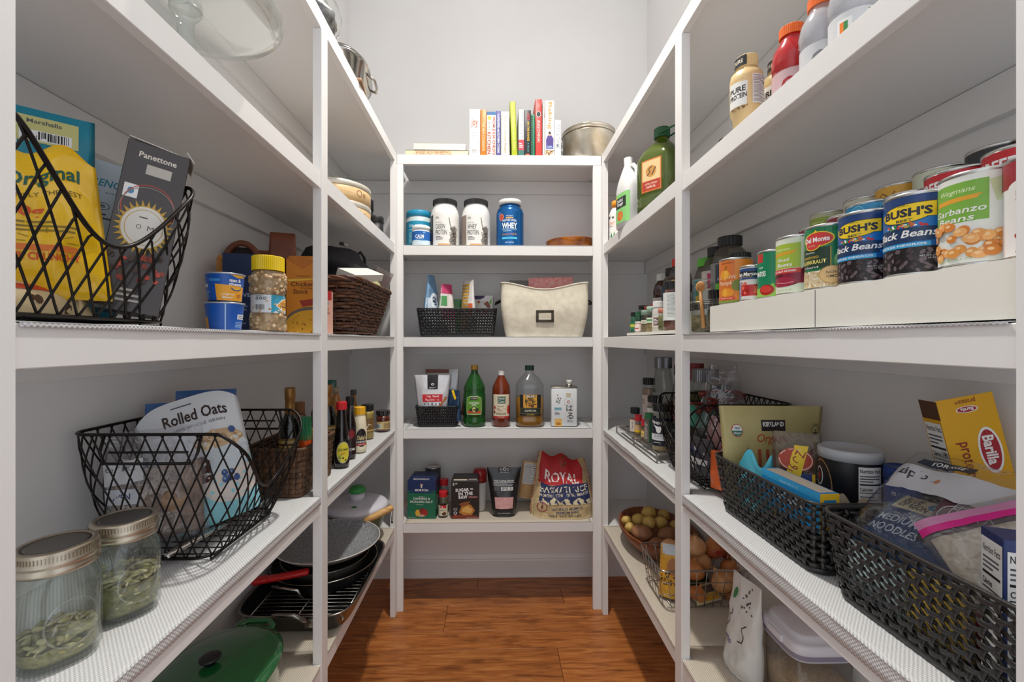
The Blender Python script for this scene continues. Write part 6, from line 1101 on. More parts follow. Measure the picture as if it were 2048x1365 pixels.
for i, (px, py, Y, r, lb) in enumerate(((1427, 1160, 1.585, .050, 'largest onion, at the front of the chrome basket right of the post'), (1466, 1194, 1.590, .036, 'onion low in the front right corner of the chrome basket'), (1385, 1142, 1.600, .043, 'onion just right of the post above the basket rim'), (1400, 1122, 1.665, .042, 'onion behind the largest one'), (1433, 1108, 1.680, .044, 'onion under the red netting knot'), (1458, 1136, 1.645, .038, 'onion right of the largest one at rim height'), (1383, 1092, 1.690, .045, 'topmost onion beside the right middle post'), (1466, 1118, 1.690, .036, 'onion at the back right corner of the basket'), (1386, 1182, 1.585, .034, 'small onion low beside the post'), (1342, 1100, 1.660, .040, 'onion in yellow netting left of the post'))): onion(i, px, py, Y, r, lb)
q = B(); RN = M('#b5231f', .5)
for k in range(14):
    a = k*.45; P = ony(1436, 1.625, 1106); q.tube([P, P+Vector((.02*math.cos(a), -.006, .013*math.sin(a))), P+Vector((.042*math.cos(a), 0, .024*math.sin(a)-.004))], .0011, RN, 4)
q.ball(P, (.007, .006, .006), RN, 6); tag(q.obj('red_net_knot'), 'knot of red onion netting on top of the onions', 'netting')
YN_ = M('#e59a14', .45, col2='#d9b04a', scale=150, bump=.5, bscale=180); q = B(); P = ony(1327, 1.585, 1160)
pouch('net_bag', 'yellow net bag with printed paper top in the left of the chrome basket', 'bag', (.645, 1.585, PZ+.012), -20, .085, .185, .06, YN_, lambda A, w, h: (A.rect(-w*.5, h*.84, w*.5, h, M('#c9d3dc')), A.ell(w*.12, h*.62, w*.3, h*.16, M('#b57a4a')), A.dots(-w*.45, h*.25, w*.45, h*.5, 40, .003, .004, [M('#8a5a14'), M('#3a2a14')], 4)), kind='full', seed=131, crk=.006, wtop=.8)
for k, (x, y, c, l, rr) in enumerate(((.76, 1.548, '#d9c7a0', 'flat tan and yellow seed packet on the floor of the chrome basket', 20), (.73, 1.60, '#2f4a2c', 'dark green flat bag under the onions in the chrome basket', -10))):
    pouch('flat_packet', l, 'packet', (x, y-.02, PZ+.010+.007*k), rr, .12, .06 if k == 0 else .10, .012, M(c, .4), (lambda A, w, h: (A.rect(-w*.4, h*.1, w*.4, h*.45, M('#e0a52c')), A.rect(-w*.4, h*.5, w*.4, h*.9, M('#6a5a50')))) if k == 0 else None, kind='pillow', seed=140+k, rx=-78 if k else -50)
# white bag and rice container
def d_wb(A, w, h):
    A.ell(-w*.28, h*.80, w*.075, h*.062, M('#3f8a4a'), rot=-15); A.line([(-w*.4, h*.42), (-w*.3, h*.5), (-w*.33, h*.56), (-w*.22, h*.6), (-w*.2, h*.66)], .003, M('#3a3040')); A.line([(w*.0, h*.36), (w*.14, h*.38), (w*.2, h*.46), (w*.1, h*.52), (w*.24, h*.58)], .003, BLACK); A.lines(-w*.35, h*.26, -w*.15, h*.36, 4, M('#5a4a8a')); A.dots(0, h*.7, w*.35, h*.95, 14, .004, .003, [M('#5a4640')], 7)
pouch('flour_bag', 'white paper-like bag with a green leaf beside the rice container', 'bag', (.705, 1.215, PZ+.001), -78, .13, .285, .07, M('#d9d6d0', .35), d_wb, kind='stand', seed=151, crk=.012, wtop=.8, ry=3)
t = thing('food_container', 'square clear container of rice with a white clip lid on the bottom right shelf', 'container', (.812, 1.118, PZ), 0); e = 5
q = B(); q.loft([(0, .070, .067, e), (.004, .074, .071, e), (.168, .079, .076, e)], clear('#e6e0da', .6, .05, rough=.05), 56); q.obj('body', t)
q = B(); q.loft([(.005, .071, .068, e), (.085, .0745, .0715, e), (.097, .055, .05, 3), (.100, .02, .02, 2), (.1, .001, .001, 2)], M('#b99a6c', .8, col2='#d9c296', scale=300, bump=.8, bscale=420), 48); q.obj('rice', t)
q = B(); LW = M('#dedbe2', .3); q.loft([(.160, .081, .078, e), (.176, .082, .079, e), (.178, .084, .081, e), (.196, .084, .081, e), (.202, .080, .077, e), (.203, .072, .069, e), (.2145, .069, .066, e), (.2175, .064, .061, e), (.2175, .001, .001, 2)], LW, 64); q.obj('lid', t)
q = B(); q.loft([(.164, .0815, .0785, e), (.176, .0825, .0795, e)], M('#8a8296', .3), 64, (False, False)); q.obj('seal', t)
q = B(); q.box((-.0855, 0, .188), (.006, .06, .018), LW, .002); q.obj('clip', t)
# ================================================================ left run, lower shelf: canning jars, wire basket, sauces
GZ = LV[1]+.0045
def mason(label, x, y, h, r, fillm, fillh, seeds=None):
    t = thing('canning_jar', label, 'jar', (x, y, GZ), 55); q = B(); g = clear('#f8fbf8', .75, .02, '#d5ddd8', .04); hb = h*.80
    q.loft([(0, r*.80, r*.80, 2.6), (.004, r*.93, r*.93, 2.6), (.012, r, r, 2.7), (hb*.78, r, r, 2.7), (hb*.90, r*.95, r*.95, 2.3), (hb*.97, r*.86), (hb*1.0, r*.84), (h*.97, r*.84)], g, 48)
    q.loft([(.006, r*.76, r*.76, 2.6), (.016, r*.93, r*.93, 2.7), (hb*.77, r*.94, r*.94, 2.7), (hb*.9, r*.88, r*.88, 2.3), (hb, r*.78)], g, 48, (True, False)); q.obj('body', t)
    q = B(); q.nonorm = True; A = Art(q, around(r*1.002, r*1.002, 2.7, 0, 8), .006, .0006); m = clear('#f8faf8', .6, .10, '#e8efe9', .1, 0, 60, 1)
    A.ring(0, hb*.47, r*.62, r*.72, .0022, m); A.line([(-.02, hb*.40), (-.016, hb*.50), (-.006, hb*.47), (.002, hb*.58), (.010, hb*.50), (.006, hb*.42), (.018, hb*.46)], .0028, m); A.ell(.004, hb*.38, .012, .006, m); q.obj('embossed_emblem', t)
    q = B(); bands = [(h*.80, r*.90), (h*.805, r*.985), (h*.84, r*.985), (h*.85, r*.955), (h*.875, r*.955), (h*.885, r*.985), (h*.905, r*.985), (h*.915, r*.95), (h*.975, r*.95), (h*.99, r*.93), (h, r*.90), (h, r*.80), (h*.992, r*.78), (h*.992, r*.001)]
    q.loft(bands, M('#b5ab98', .34, 1, col2='#c9bfae', scale=30), 64); q.obj('lid_band', t); q = B()
    for i in range(72): a = 2*PI*i/72; q.box((r*.953*math.cos(a), r*.953*math.sin(a), h*.945), (.0016, .0014, h*.045), M('#a59c8b', .35, 1), 0, Matrix.Rotation(a, 4, 'Z'))
    q.obj('knurling', t); q = B(); q.loft([(h*.993, r*.795), (h*.9945, r*.66), (h*.9935, r*.64), (h*.9935, .001)], M('#77726a', .3, .9), 48); q.obj('lid_disc', t)
    q = B()
    def f(u, v):
        a = 2*PI*u; s = v*r*.91; return Vector((s*math.cos(a), s*math.sin(a), fillh*(.85+.25*mnoise.noise(Vector((s*30*math.cos(a), s*30*math.sin(a), 3))))+.35*s*math.cos(a)*(.3)))
    q.loft([(.008, r*.78, r*.78, 2.6), (.018, r*.915, r*.915, 2.7), (fillh*.85, r*.915, r*.915, 2.7)], fillm, 36, (True, False)); q.grid(f, 36, 10, fillm, True)
    rr = random.Random(int(x*1000)); 
    for i in range(seeds or 0):
        a = rr.uniform(0, 6.28); s = r*.9*math.sqrt(rr.random()) if i % 2 else r*.87; z = fillh*rr.uniform(.85, 1.12) if i % 2 else rr.uniform(.02, fillh)
        q.ball((s*math.cos(a), s*math.sin(a), z), (.0085, .0042, .0022), SEED[i % 3], 4, Matrix.Rotation(rr.uniform(0, 6), 4, 'Z') @ Matrix.Rotation(rr.uniform(-1.2, 1.2), 4, 'X'))
    q.obj('seeds', t)['kind'] = 'stuff'; return t
SEED = [M('#b5a878', .6), M('#8f8a58', .6), M('#cfc49a', .6)]
mason('squat clear canning jar with only a thin layer of fine grain, nearest the camera', -.632, .640, .163, .0475, M('#b5a878', .8, col2='#8a8458', scale=160, bump=.5, bscale=300), .036, 120)
mason('squat clear canning jar half full of pumpkin seeds, behind the nearest jar', -.624, .745, .158, .0465, M('#9a9260', .8, col2='#6f6a40', scale=90, bump=.6, bscale=160), .066, 260)
wire_basket('wire_basket', 'black wire scoop basket with oats and granola, behind the canning jars', 'basket', (-.676, 1.030, GZ), 90, .132, .092, .155, .172, .268, DM, scoop=.56, n=36, c=.04)
def d_oat(A, w, h):
    A.rect(-w*.5, 0, w*.5, h*.45, M('#8fcfdc', .35)); A.ell(-.1*w, h*.46, w*.42, h*.07, M('#dfe6ea', .35)); A.text('Rolled Oats', .06*w, h*.86, w*.62, h*.09, M('#33201a'), .02); A.lines(-.15*w, h*.935, .15*w, h*.955, 1, INK); A.text('100% WHOLE GRAIN', .08*w, h*.775, w*.5, h*.022, INK)
    A.ell(.24*w, h*.28, w*.3, h*.15, M('#dcd2ca')); A.ell(.22*w, h*.56, w*.28, h*.09, M('#d9dfe4')); A.poly([(-.06*w, h*.56), (.5*w, h*.56), (.44*w, h*.38), (.02*w, h*.38)], M('#c9d3da')); A.ell(.22*w, h*.63, w*.25, h*.07, M('#c9a880')); A.dots(0, h*.57, .44*w, h*.70, 60, .006, .004, [M('#d9bd98'), M('#b08a60'), M('#e6d0b0')], 4, lambda x, y: ((x-.22*w)/(w*.25))**2+((y-h*.63)/(h*.07))**2 < 1)
    A.poly([(-.36*w, h*.50), (-.30*w, h*.53), (.02*w, h*.53), (.08*w, h*.50), (.08*w, h*.36), (.02*w, h*.33), (-.30*w, h*.33), (-.36*w, h*.36)], M('#4a2420')); A.text('GOOD SOURCE', -.14*w, h*.48, w*.32, h*.025, CREAM, .01); A.text('OF FIBER', -.14*w, h*.44, w*.24, h*.025, CREAM, .01); A.text('SODIUM FREE', -.14*w, h*.385, w*.32, h*.028, CREAM, .01)
    for x, y in ((.20, .36), (.27, .35), (.24, .31), (.31, .30), (.19, .31), (.37, .68)): A.ell(x*w, h*y, .007, .008, M('#33508a')); A.ell(x*w-.001, h*y+.002, .003, .003, M('#7f9ac0'))
pouch('oats_bag', 'white and pale blue bag of rolled oats leaning in the left wire basket', 'bag', (-.655, 1.050, GZ+.028), 30, .208, .295, .085, M('#dfe4e8', .3), d_oat, seed=161, crk=.011, wbot=.86, top=lambda u: -.035*abs(2*u)**4+.012*(u+.5), ry=-14, rx=-7, wtop=1.0)
GR = M('#b8977a', .7, col2='#7d6250', scale=42, bump=.7, bscale=70)
t = thing('granola_bag', 'clear bag of granola slumped in the near corner of the left wire basket', 'bag', (-.712, .962, GZ+.018), 33, ry=-3, rx=-4)
q = B(); F = bagsurf(.17, .24, .075, 'stand', .009, 171); K = bagsurf(.17, .24, .05, 'stand', .009, 175, 1, 1, 1); q.grid(lambda i, j: F((i-.5)*.17, j*.24), 24, 26, FILM); q.nonorm = True; q.obj('film', t)
q = B(); F2 = bagsurf(.155, .155, .066, 'pillow', .010, 173); K2 = bagsurf(.155, .155, .045, 'pillow', .010, 174, 1, 1, 1)
for S_ in (F2, K2): q.grid(lambda i, j: S_((i-.5)*.155, j*.155)+Vector((0, .004, .004)), 22, 20, GR)
q.obj('granola', t)['kind'] = 'stuff'
q = B(); q.nonorm = True; A = Art(q, F, .011, .0014, .011); A.poly([(-.085, .135), (-.02, .14), (-.02, .185), (-.085, .18)], M('#d0d0d4', .4)); A.text('OPTIMIZE', -.054, .168, .055, .010, INK, .01); A.poly([(-.085, .10), (-.03, .095), (-.03, .125), (-.085, .13)], M('#c9ccd4', .4)); A.text('OVEN', -.06, .112, .035, .012, NAVY, .02); q.obj('label', t)
def zipbag(label, p, rz, w, h, seed, rx=-6):
    t = thing('zip_bag', label, 'bag', p, rz, rx=rx); q = B(); F = bagsurf(w, h, .03, 'pillow', .010, seed); q.grid(lambda i, j: F((i-.5)*w, j*h), 20, 24, clear('#7fa0d0', .6, .30, '#4f74b5', .12, .4, 24)); q.obj('film', t)
    q = B(); q.nonorm = True; A = Art(q, F, .011, .0014, .011); A.rect(-w*.5, h*.84, w*.5, h*1.0, M('#3f6fae', .35, clearness=.25)); A.rect(-w*.5, h*.80, w*.5, h*.83, M('#b5669a', .35)); A.rect(-w*.5, h*.76, w*.5, h*.785, M('#7f9ad0', .35)); q.obj('zip_strip', t)
zipbag('blue tinted zip bag with a pink seal at the left of the wire basket', (-.765, 1.040, GZ+.03), 28, .120, .275, 181)
zipbag('second blue zip bag peeking out behind the rolled oats', (-.725, 1.100, GZ+.03), 24, .130, .300, 185)
t = thing('grater', 'slim steel hand grater lying on the floor of the left wire basket', 'grater', (-.655, .960, GZ+.018), 82); q = B()
q.grid(lambda u, v: Vector(((u-.5)*.20, .014*math.sin(PI*(v-.5)*.9), .012*math.cos(PI*(v-.5)*.9))), 24, 8, STEEL); q.obj('blade', t, solid=.0012); q = B()
for i in range(22):
    for j in range(4): q.ball(((i-10.5)*.0075, .009*(j-1.5)/1.5, .0125+.001*(1.5-abs(j-1.5))), (.0018, .0014, .0010), M('#3a3a3c', .4, .8), 4)
q.obj('teeth', t)['kind'] = 'stuff'; q = B(); q.tube([(.10, 0, .008), (.14, 0, .010)], .008, BLKP, 8); q.obj('handle', t)
pouch('snack_packet', 'silver and dark packet lying low at the aisle side of the left wire basket', 'packet', (-.640, 1.10, GZ+.02), 75, .14, .10, .03, M('#8a857f', .25, .5), lambda A, w, h: A.rect(-w*.3, h*.2, w*.2, h*.7, M('#3a2a22')), kind='pillow', seed=191, crk=.008, rx=-25)
# flat-strap basket and bottles
STR = M('#4a3323', .6, col2='#6a4a30', scale=60, bump=.2, bscale=150)
weave_basket('woven_basket', 'dark brown flat woven strap basket holding sauce bottles', 'basket', (-.640, 1.385, GZ), 90, .118, .080, .124, .088, .145, STR, rows=8, pitch=.019, band=.94, rib=.92, amp=.0022, thick=.0012, rim=.006, c=.015)
def bottle(label, x, y, z, prof, m, capz, capr, capm, lab=None, labm=None, lz=None, lr=None, name='sauce_bottle', rz=None, fill=None, foil=None, cat='bottle', u=None):
    rz = rz if rz is not None else math.degrees(math.atan2(-x, y)) if False else 32; t = thing(name, label, cat, (x, y, z), rz); q = B(); q.loft(prof, m, 32); q.obj('body', t)
    if fill: q = B(); q.loft([(a+.001, b*.94) for a, b in prof if a < fill[1]]+[(fill[1], [b for a, b in prof if a < fill[1]][-1]*.94)], fill[0], 32); q.obj('contents', t)
    if capz: ridged(t, capz[0], capz[1], capr, capm, 26, 'cap')
    if foil: q = B(); q.loft(foil[0], foil[1], 28); q.obj('foil_neck', t)
    if labm: label_on(t, (lr*1.005,), lz[0], lz[1], u or PI*lr*.7, labm, lab)
    return t
DKG = M('#14100f', .08, coat=.8); FOIL = M('#a57a3f', .4, .5, col2='#8a6230', scale=40)
def wine(label, px, X, ztop, r=.031):
    Y = onx(px, X).y; h = ztop-GZ-.004
    bottle(label, X, Y, GZ+.004, [(0, r*.9), (.004, r), (h*.55, r), (h*.66, r*.8), (h*.74, r*.47), (h*.80, r*.43), (h*.92, r*.42)], DKG, None, None, None, lambda A, u, h_: (A.rect(-u*.9, h_*.1, u*.9, h_*.9, M('#c9ad6a')), A.lines(-u*.7, h_*.2, u*.7, h_*.8, 3, BROWN)), M('#8a6a30'), (h*.3, h*.5), r, foil=([(h*.70, r*.52), (h*.80, r*.46), (h*.88, r*.46), (h*.885, r*.50), (h*.99, r*.50), (h, r*.46), (h, .001)], FOIL))
wine('dark vinegar bottle with gold foil neck left of the left middle post', 581, -.632, 1.262); wine('dark vinegar bottle with gold foil neck right of the left middle post', 656, -.612, 1.246)
bottle('hot sauce bottle with green tip and orange body beside the left middle post', -.585, onx(611, -.585).y, GZ+.004, [(0, .015), (.004, .017), (.16, .017), (.175, .012), (.19, .009)], M('#d9541c', .25), (.145, .215), .0175, M('#1f7a4a', .35))
bottle('brown lidded jar behind the gold foil bottle near the post', -.690, onx(597, -.69).y, GZ+.004, [(0, .024), (.18, .026), (.2, .02)], M('#5a2f1c', .2, coat=.4), (.195, .235), .021, M('#8a5a34', .4))
bottle('orange topped bottle partly behind the left middle post', -.668, onx(634, -.668).y, GZ+.004, [(0, .020), (.18, .021), (.2, .015)], M('#3f2a18', .2), (.195, .232), .016, M('#c9762c', .4))
bottle('jar with yellow lid and red label at the front of the woven strap basket', -.592, onx(643, -.592).y, GZ+.004, [(0, .018), (.12, .019), (.135, .017)], M('#b58a3a', .25), (.132, .155), .0185, M('#f0d020', .4), lambda A, u, h: (A.rect(-u, h*.6, u, h, RED), A.rect(-u, 0, u, h*.3, WHITE)), M('#c9302c'), (.03, .12), .0195)
t = thing('sauce_bottle', 'tall teal glass bottle with squared shoulders behind the right foil-necked bottle', 'bottle', (-.745, onx(660, -.745).y, GZ+.001), 30); q = B(); q.loft([(0, .026, .016, 4), (.004, .028, .018, 4), (.27, .028, .018, 4), (.276, .024, .014, 4), (.277, .001, .001, 2)], M('#0f5f58', .15, coat=.5), 36); q.obj('body', t); label_on(t, (.0285, .0185, 4), .15, .22, .022, M('#e6e0cf'))
bottle('clear bottle with amber contents and white pour tip behind the soy sauce', -.690, onx(672, -.69).y, GZ+.001, [(0, .022), (.004, .025), (.18, .025), (.215, .013), (.235, .012)], PET, (.232, .252), .0135, clear('#f0ebe2', .6, .4, '#d9c9a8'), fill=(M('#c9781f', .2), .225))
def d_soy(A, u, h): A.ell(0, h*.5, u*.8, h*.48, M('#b5b59a')); A.ell(0, h*.5, u*.72, h*.44, M('#e0d23a')); A.text('KIKKOMAN', 0, h*.62, u*1.2, h*.12, M('#2a2a1c'), .02); A.text('SOY', 0, h*.45, u*.6, h*.1, RED, .02); A.dots(-u*.5, h*.15, u*.5, h*.38, 8, .003, .003, [M('#3f8a4a'), M('#2a2a1c')])
bottle('soy sauce bottle with a red cap and round yellow label', -.552, onx(683, -.552).y, GZ+.003, [(0, .024), (.004, .027), (.10, .0265), (.15, .019), (.185, .016), (.205, .0145), (.21, .0145)], M('#120c0b', .1, coat=.7), (.205, .232), .0185, M('#cf1f26', .35), d_soy, M('#1a1412', .3), (.015, .095), .0272, u=.03)
bottle('soy sauce bottle with a black cap and red seal on its side', -.560, onx(700, -.560).y, GZ+.003, [(0, .019), (.004, .022), (.13, .022), (.16, .016), (.21, .014)], M('#160d0c', .1, coat=.7), (.205, .236), .0155, CAPK, lambda A, u, h: (A.ell(0, h*.75, .012, h*.16, M('#8a1f26')), A.text('MORI', 0, h*.2, .03, h*.09, WHITE, .02)), M('#2a1818', .3), (.015, .12), .0222)
bottle('slim amber bottle with a grey cap behind the mayonnaise', -.640, onx(707, -.64).y, GZ+.003, [(0, .019), (.15, .02), (.18, .012), (.21, .012)], M('#8a5a1c', .15, coat=.4), (.208, .23), .0135, M('#4a4a44', .4))
def d_may(A, u, h): A.ell(0, h*.55, u*.72, h*.42, M('#1f1a1a')); A.text("Duke's", 0, h*.56, u*1.2, h*.22, M('#ecd9a0'), .02, .25); A.text('REAL MAYONNAISE', 0, h*.36, u*1.1, h*.09, WHITE, .02); A.rect(-u*.75, h*.2, u*.75, h*.30, M('#b5302c')); A.text('SMOOTH CREAMY', 0, h*.25, u*.9, h*.05, WHITE, .01)
MY = M('#ece2c4', .3)
bottle('cream coloured mayonnaise jar with a yellow cap', -.552, onx(719.5, -.552).y, GZ+.003, [(0, .023), (.004, .0265), (.05, .0275), (.11, .0265), (.14, .023), (.152, .019), (.156, .019)], MY, (.152, .182), .0225, M('#f0b418', .35), d_may, MY, (.012, .10), .0278, name='mayonnaise_jar', cat='jar', u=.030)
bottle('mustard jar with a black lid next to the mayonnaise', -.592, onx(735, -.592).y, GZ+.003, [(0, .026), (.004, .029), (.11, .029), (.128, .026), (.134, .024)], PET, (.130, .156), .0275, CAPK, lambda A, u, h: (A.line([(-.012, h*.3), (-.002, h*.6), (.010, h*.5)], .003, CREAM), A.rect(-u, h*.1, u, h*.18, M('#c9b06a'))), M('#7a5a30', .35), (.03, .095), .0292, name='mustard_jar', cat='jar', fill=(M('#b59a4a', .5), .125))
bottle('small jar of dark red preserve with a shiny black lid beside the left corner post', -.563, onx(766, -.563).y, GZ+.003, [(0, .030), (.004, .034), (.06, .034), (.078, .030), (.083, .028)], PET, (.080, .102), .0335, M('#1a1416', .2, coat=.5), lambda A, u, h: (A.barcode(-u*.8, h*.1, -u*.25, h*.7), A.lines(-u*.1, h*.1, u*.8, h*.8, 5, BROWN)), M('#c9b27a'), (.012, .05), .0343, name='preserve_jar', cat='jar', fill=(M('#5a1f14', .25, col2='#7a3018', scale=60), .075))
# ================================================================ left run, eye level
EZ = LV[2]+.0045
wire_basket('wire_basket', 'black wire scoop basket at eye level holding teal and yellow bags by the near post', 'basket', (-.695, .650, EZ), 90, .150, .105, .172, .152, .262, DM, scoop=.56, n=36, c=.04)
def d_tea(A, w, h):
    A.rect(-w*.4, h*.80, w*.05, h*.855, M('#2f6a4a')); A.text('EGG PROTEIN', -w*.15, h*.828, w*.4, h*.035, M('#d9e6d0'), .02); A.rect(w*.02, h*.83, w*.40, h*.96, M('#cfcb86')); A.text('Marshalls', w*.2, h*.935, w*.2, h*.022, INK, .02); A.barcode(w*.06, h*.84, w*.36, h*.89); A.ell(-w*.08, h*.93, w*.03, h*.018, M('#dfeaea'))
    A.ell(-w*.28, h*.75, w*.26, h*.05, M('#d9552c')); A.ell(-w*.28, h*.72, w*.22, h*.05, M('#e8d9d6')); A.text('CHICKPEA PUFFS', -w*.28, h*.775, w*.36, h*.03, WHITE, .02); A.facts(w*.1, h*.12, w*.45, h*.76, '146')
pouch('snack_bag', 'large teal protein snack bag at the back of the eye-level wire basket', 'bag', (-.752, .715, EZ+.02), 40, .195, .325, .050, M('#12869f', .32), d_tea, seed=201, crk=.004)
pouch('snack_bag', 'bright blue bag edge right behind the near left post', 'bag', (-.700, .545, EZ+.02), 58, .055, .285, .025, M('#3aa8d8', .32), None, seed=203)
def d_yel(A, w, h):
    A.text('Original', .0, h*.78, w*.66, h*.13, M('#1f5a4a'), .02, .2, rot=6); A.text('SIMPLY THE BEST', .02*w, h*.67, w*.6, h*.03, M('#6a5a14'), rot=4); A.text('0g', -w*.1, h*.55, w*.2, h*.09, M('#d9541c'), .03); A.lines(-w*.35, h*.42, w*.3, h*.5, 3, M('#8a741c')); A.rect(-w*.2, h*.30, w*.25, h*.34, M('#e0762c')); A.text('HI! CRUNCHY', .02*w, h*.265, w*.5, h*.05, M('#d9541c'), .03)
    for k in range(7): a = PI*k/6; A.line([(.02*w+.02*math.cos(a), h*.36+.012*math.sin(a)), (.02*w+.032*math.cos(a), h*.36+.02*math.sin(a))], .001, M('#8a741c'))
pouch('snack_bag', 'glossy yellow chip bag at the front of the eye-level wire basket', 'bag', (-.650, .640, EZ+.038), 45, .132, .215, .060, M('#f0be14', .22, coat=.3), d_yel, kind='pillow', seed=205, crk=.011, wbot=1.12, wtop=.82, top=lambda u: .012*math.sin(u*9))
pouch('cookie_packet', 'tan packet with printed chips lying on the floor of the eye-level wire basket', 'packet', (-.635, .620, EZ+.016), 88, .17, .05, .03, M('#d9c39a', .4), lambda A, w, h: (A.rect(-w*.4, h*.55, w*.2, h*.75, M('#c9402c')), A.dots(-w*.45, h*.1, w*.45, h*.5, 9, .006, .005, [M('#4a2f1c')])), kind='pillow', seed=207, rx=-30)
def d_wht(A, w, h):
    A.rect(-w*.5, h*.4, w*.5, h, M('#c9d6df', .4)); A.text('THE DIFFERENCE', .0, h*.86, w*.86, h*.05, M('#1a8aa5'), .02, .2); A.text('has been clinically tested', .0, h*.80, w*.8, h*.022, M('#3a7a94'), 0, .2); A.ring(.22*w, h*.71, w*.07, h*.024, .0012, INK); A.text('B', .22*w, h*.71, w*.05, h*.02, INK, .03); A.lines(.0, h*.62, w*.4, h*.67, 2, INK); A.rect(-w*.5, h*.49, w*.5, h*.505, M('#1a8aa5')); A.lines(-w*.4, h*.56, w*.3, h*.59, 1, INK); A.ring(-.02*w, h*.3, w*.05, h*.025, .002, M('#bfe0e8')); A.ring(-.02*w, h*.26, w*.06, h*.025, .002, M('#bfe0e8'))
pouch('snack_bag', 'white over teal printed bag between the teal bag and the dark gift box', 'bag', (-.735, .760, EZ+.02), 40, .130, .280, .035, M('#1587a3', .35), d_wht, seed=209, ry=6)
# dark gift box with slots, leaning
t = thing('gift_box', 'dark brown gift box with pale slots and a gold-rayed emblem, leaning in the eye-level basket', 'box', (-.618, .742, EZ+.022), 38, ry=9, rx=-3); q = B(); q.nonorm = True; GB = M('#2f2524', .25, coat=.3); gw, gd, gh = .084, .070, .285
q.box((0, 0, gh/2), (gw, gd, gh), GB, .001, seg=1); A = Art(q, face('front', gw, gd, gh), None, .0003, eps=.00005); G1, G2 = M('#b5903a', .4, .4), M('#b5402c', .4)
A.text('Panettone', .0, gh*.93, gw*.6, gh*.035, M('#d9cfc4'), .02); A.rect(-gw*.15, gh*.82, gw*.25, gh*.88, M('#b9b2aa')); A.rect(-gw*.42, gh*.66, -gw*.2, gh*.74, M('#e6e6e4')); A.ell(-gw*.31, gh*.70, gw*.05, gh*.02, M('#3a8ab5'))
A.ring(0, gh*.62, gw*.42, gh*.14, .0014, G2); A.ring(0, gh*.60, gw*.44, gh*.145, .0012, M('#8a8078'))
for k in range(28): a = 2*PI*k/28; A.poly([(gw*.36*math.cos(a-.08), gh*.5+gw*.36*1.2*math.sin(a-.08)), (gw*.47*math.cos(a), gh*.5+gw*.47*1.2*math.sin(a)), (gw*.36*math.cos(a+.08), gh*.5+gw*.36*1.2*math.sin(a+.08))], G1)
A.ell(0, gh*.5, gw*.37, gw*.44, G1); A.ell(0, gh*.5, gw*.35, gw*.42, M('#d9d6d0')); A.ring(0, gh*.5, gw*.3, gw*.36, .001, G1); A.text('O', -gw*.08, gh*.5, gw*.08, gh*.028, M('#4a3a34'), 0); A.text('M', gw*.1, gh*.5, gw*.1, gh*.028, M('#4a3a34'), 0); A.lines(-gw*.1, gh*.55, gw*.1, gh*.565, 1, M('#4a3a34'))
A.dots(-gw*.45, gh*.18, gw*.45, gh*.34, 26, .005, .004, [G2, M('#8a3a2a'), M('#4a3a34')], 3); A.lines(-gw*.2, gh*.05, gw*.2, gh*.14, 3, M('#b9b2aa'))
A = Art(q, face('left', gw, gd, gh), None, .0003)
for z in (.80, .54, .26):
    A.rect(-.010, gh*(z-.05), .010, gh*(z+.05), M('#c9c2c4', .4)); A.ell(0, gh*(z+.05), .010, .010, M('#c9c2c4', .4)); A.ell(0, gh*(z-.05), .010, .010, M('#c9c2c4', .4))
A.ell(.0, gh*.40, .011, .013, M('#1d1716')); q.obj('carton', t)
q = B(); FLP = M('#cfc6bf', .45); q.box((0, gd*.1, gh+.003), (gw, gd*1.1, .0015), FLP, 0, Matrix.Rotation(.08, 4, 'Y')); q.box((gw*.5, -.004, gh+.0), (.0012, gd, .02), FLP, 0, Matrix.Rotation(-.7, 4, 'Y')); q.obj('open_flap', t)
# mac and cheese cups
def d_mac(A, u, h):
    A.rect(-u, 0, u, h, M('#1c57b0', .35)); A.poly([(-.026, 0), (.036, 0), (.034, h*.55), (-.028, h*.62)], M('#f0a82c')); A.text('original', -.004, h*.24, .026, h*.09, WHITE, .01, .15); A.text('flavor', -.004, h*.13, .022, h*.09, WHITE, .01, .15); A.text('mac &', .010, h*.78, .024, h*.13, WHITE, .04); A.text('cheese', .011, h*.64, .028, h*.12, WHITE, .03); A.poly([(0, h*.99), (.032, h*.99), (.030, h*.90), (.012, h*.88)], M('#f0b43a')); A.line([(.002, h*.5), (.008, h*.42), (.018, h*.42), (.024, h*.5)], .004, M('#1c3f8a')); A.line([(.003, h*.51), (.009, h*.44), (.017, h*.44), (.023, h*.51)], .0018, M('#f5c95a'))
    A.rect(-.078, h*.5, -.046, h*.62, WHITE); A.lines(-.076, h*.51, -.048, h*.61, 2, NAVY); A.rect(-.040, h*.72, -.018, h*.82, M('#3f8ad0')); A.lines(-.07, h*.12, -.04, h*.42, 6, M('#8fb5e0')); A.ell(.02, h*.2, .006, h*.07, M('#c9742c'))
def d_mac2(A, u, h):
    A.rect(-u, 0, u, h, M('#1c57b0', .35)); A.rect(-.0012, 0, .0012, h, M('#9fbfe6')); A.poly([(-.075, 0), (-.036, 0), (-.038, h*.5), (-.074, h*.42)], M('#e8a23a')); A.rect(.024, h*.42, .056, h*.60, WHITE); A.lines(.026, h*.44, .054, h*.58, 2, NAVY); A.lines(.02, h*.1, .05, h*.32, 4, M('#8fb5e0'))
xm, ym = -.590, onx(449, -.590).y
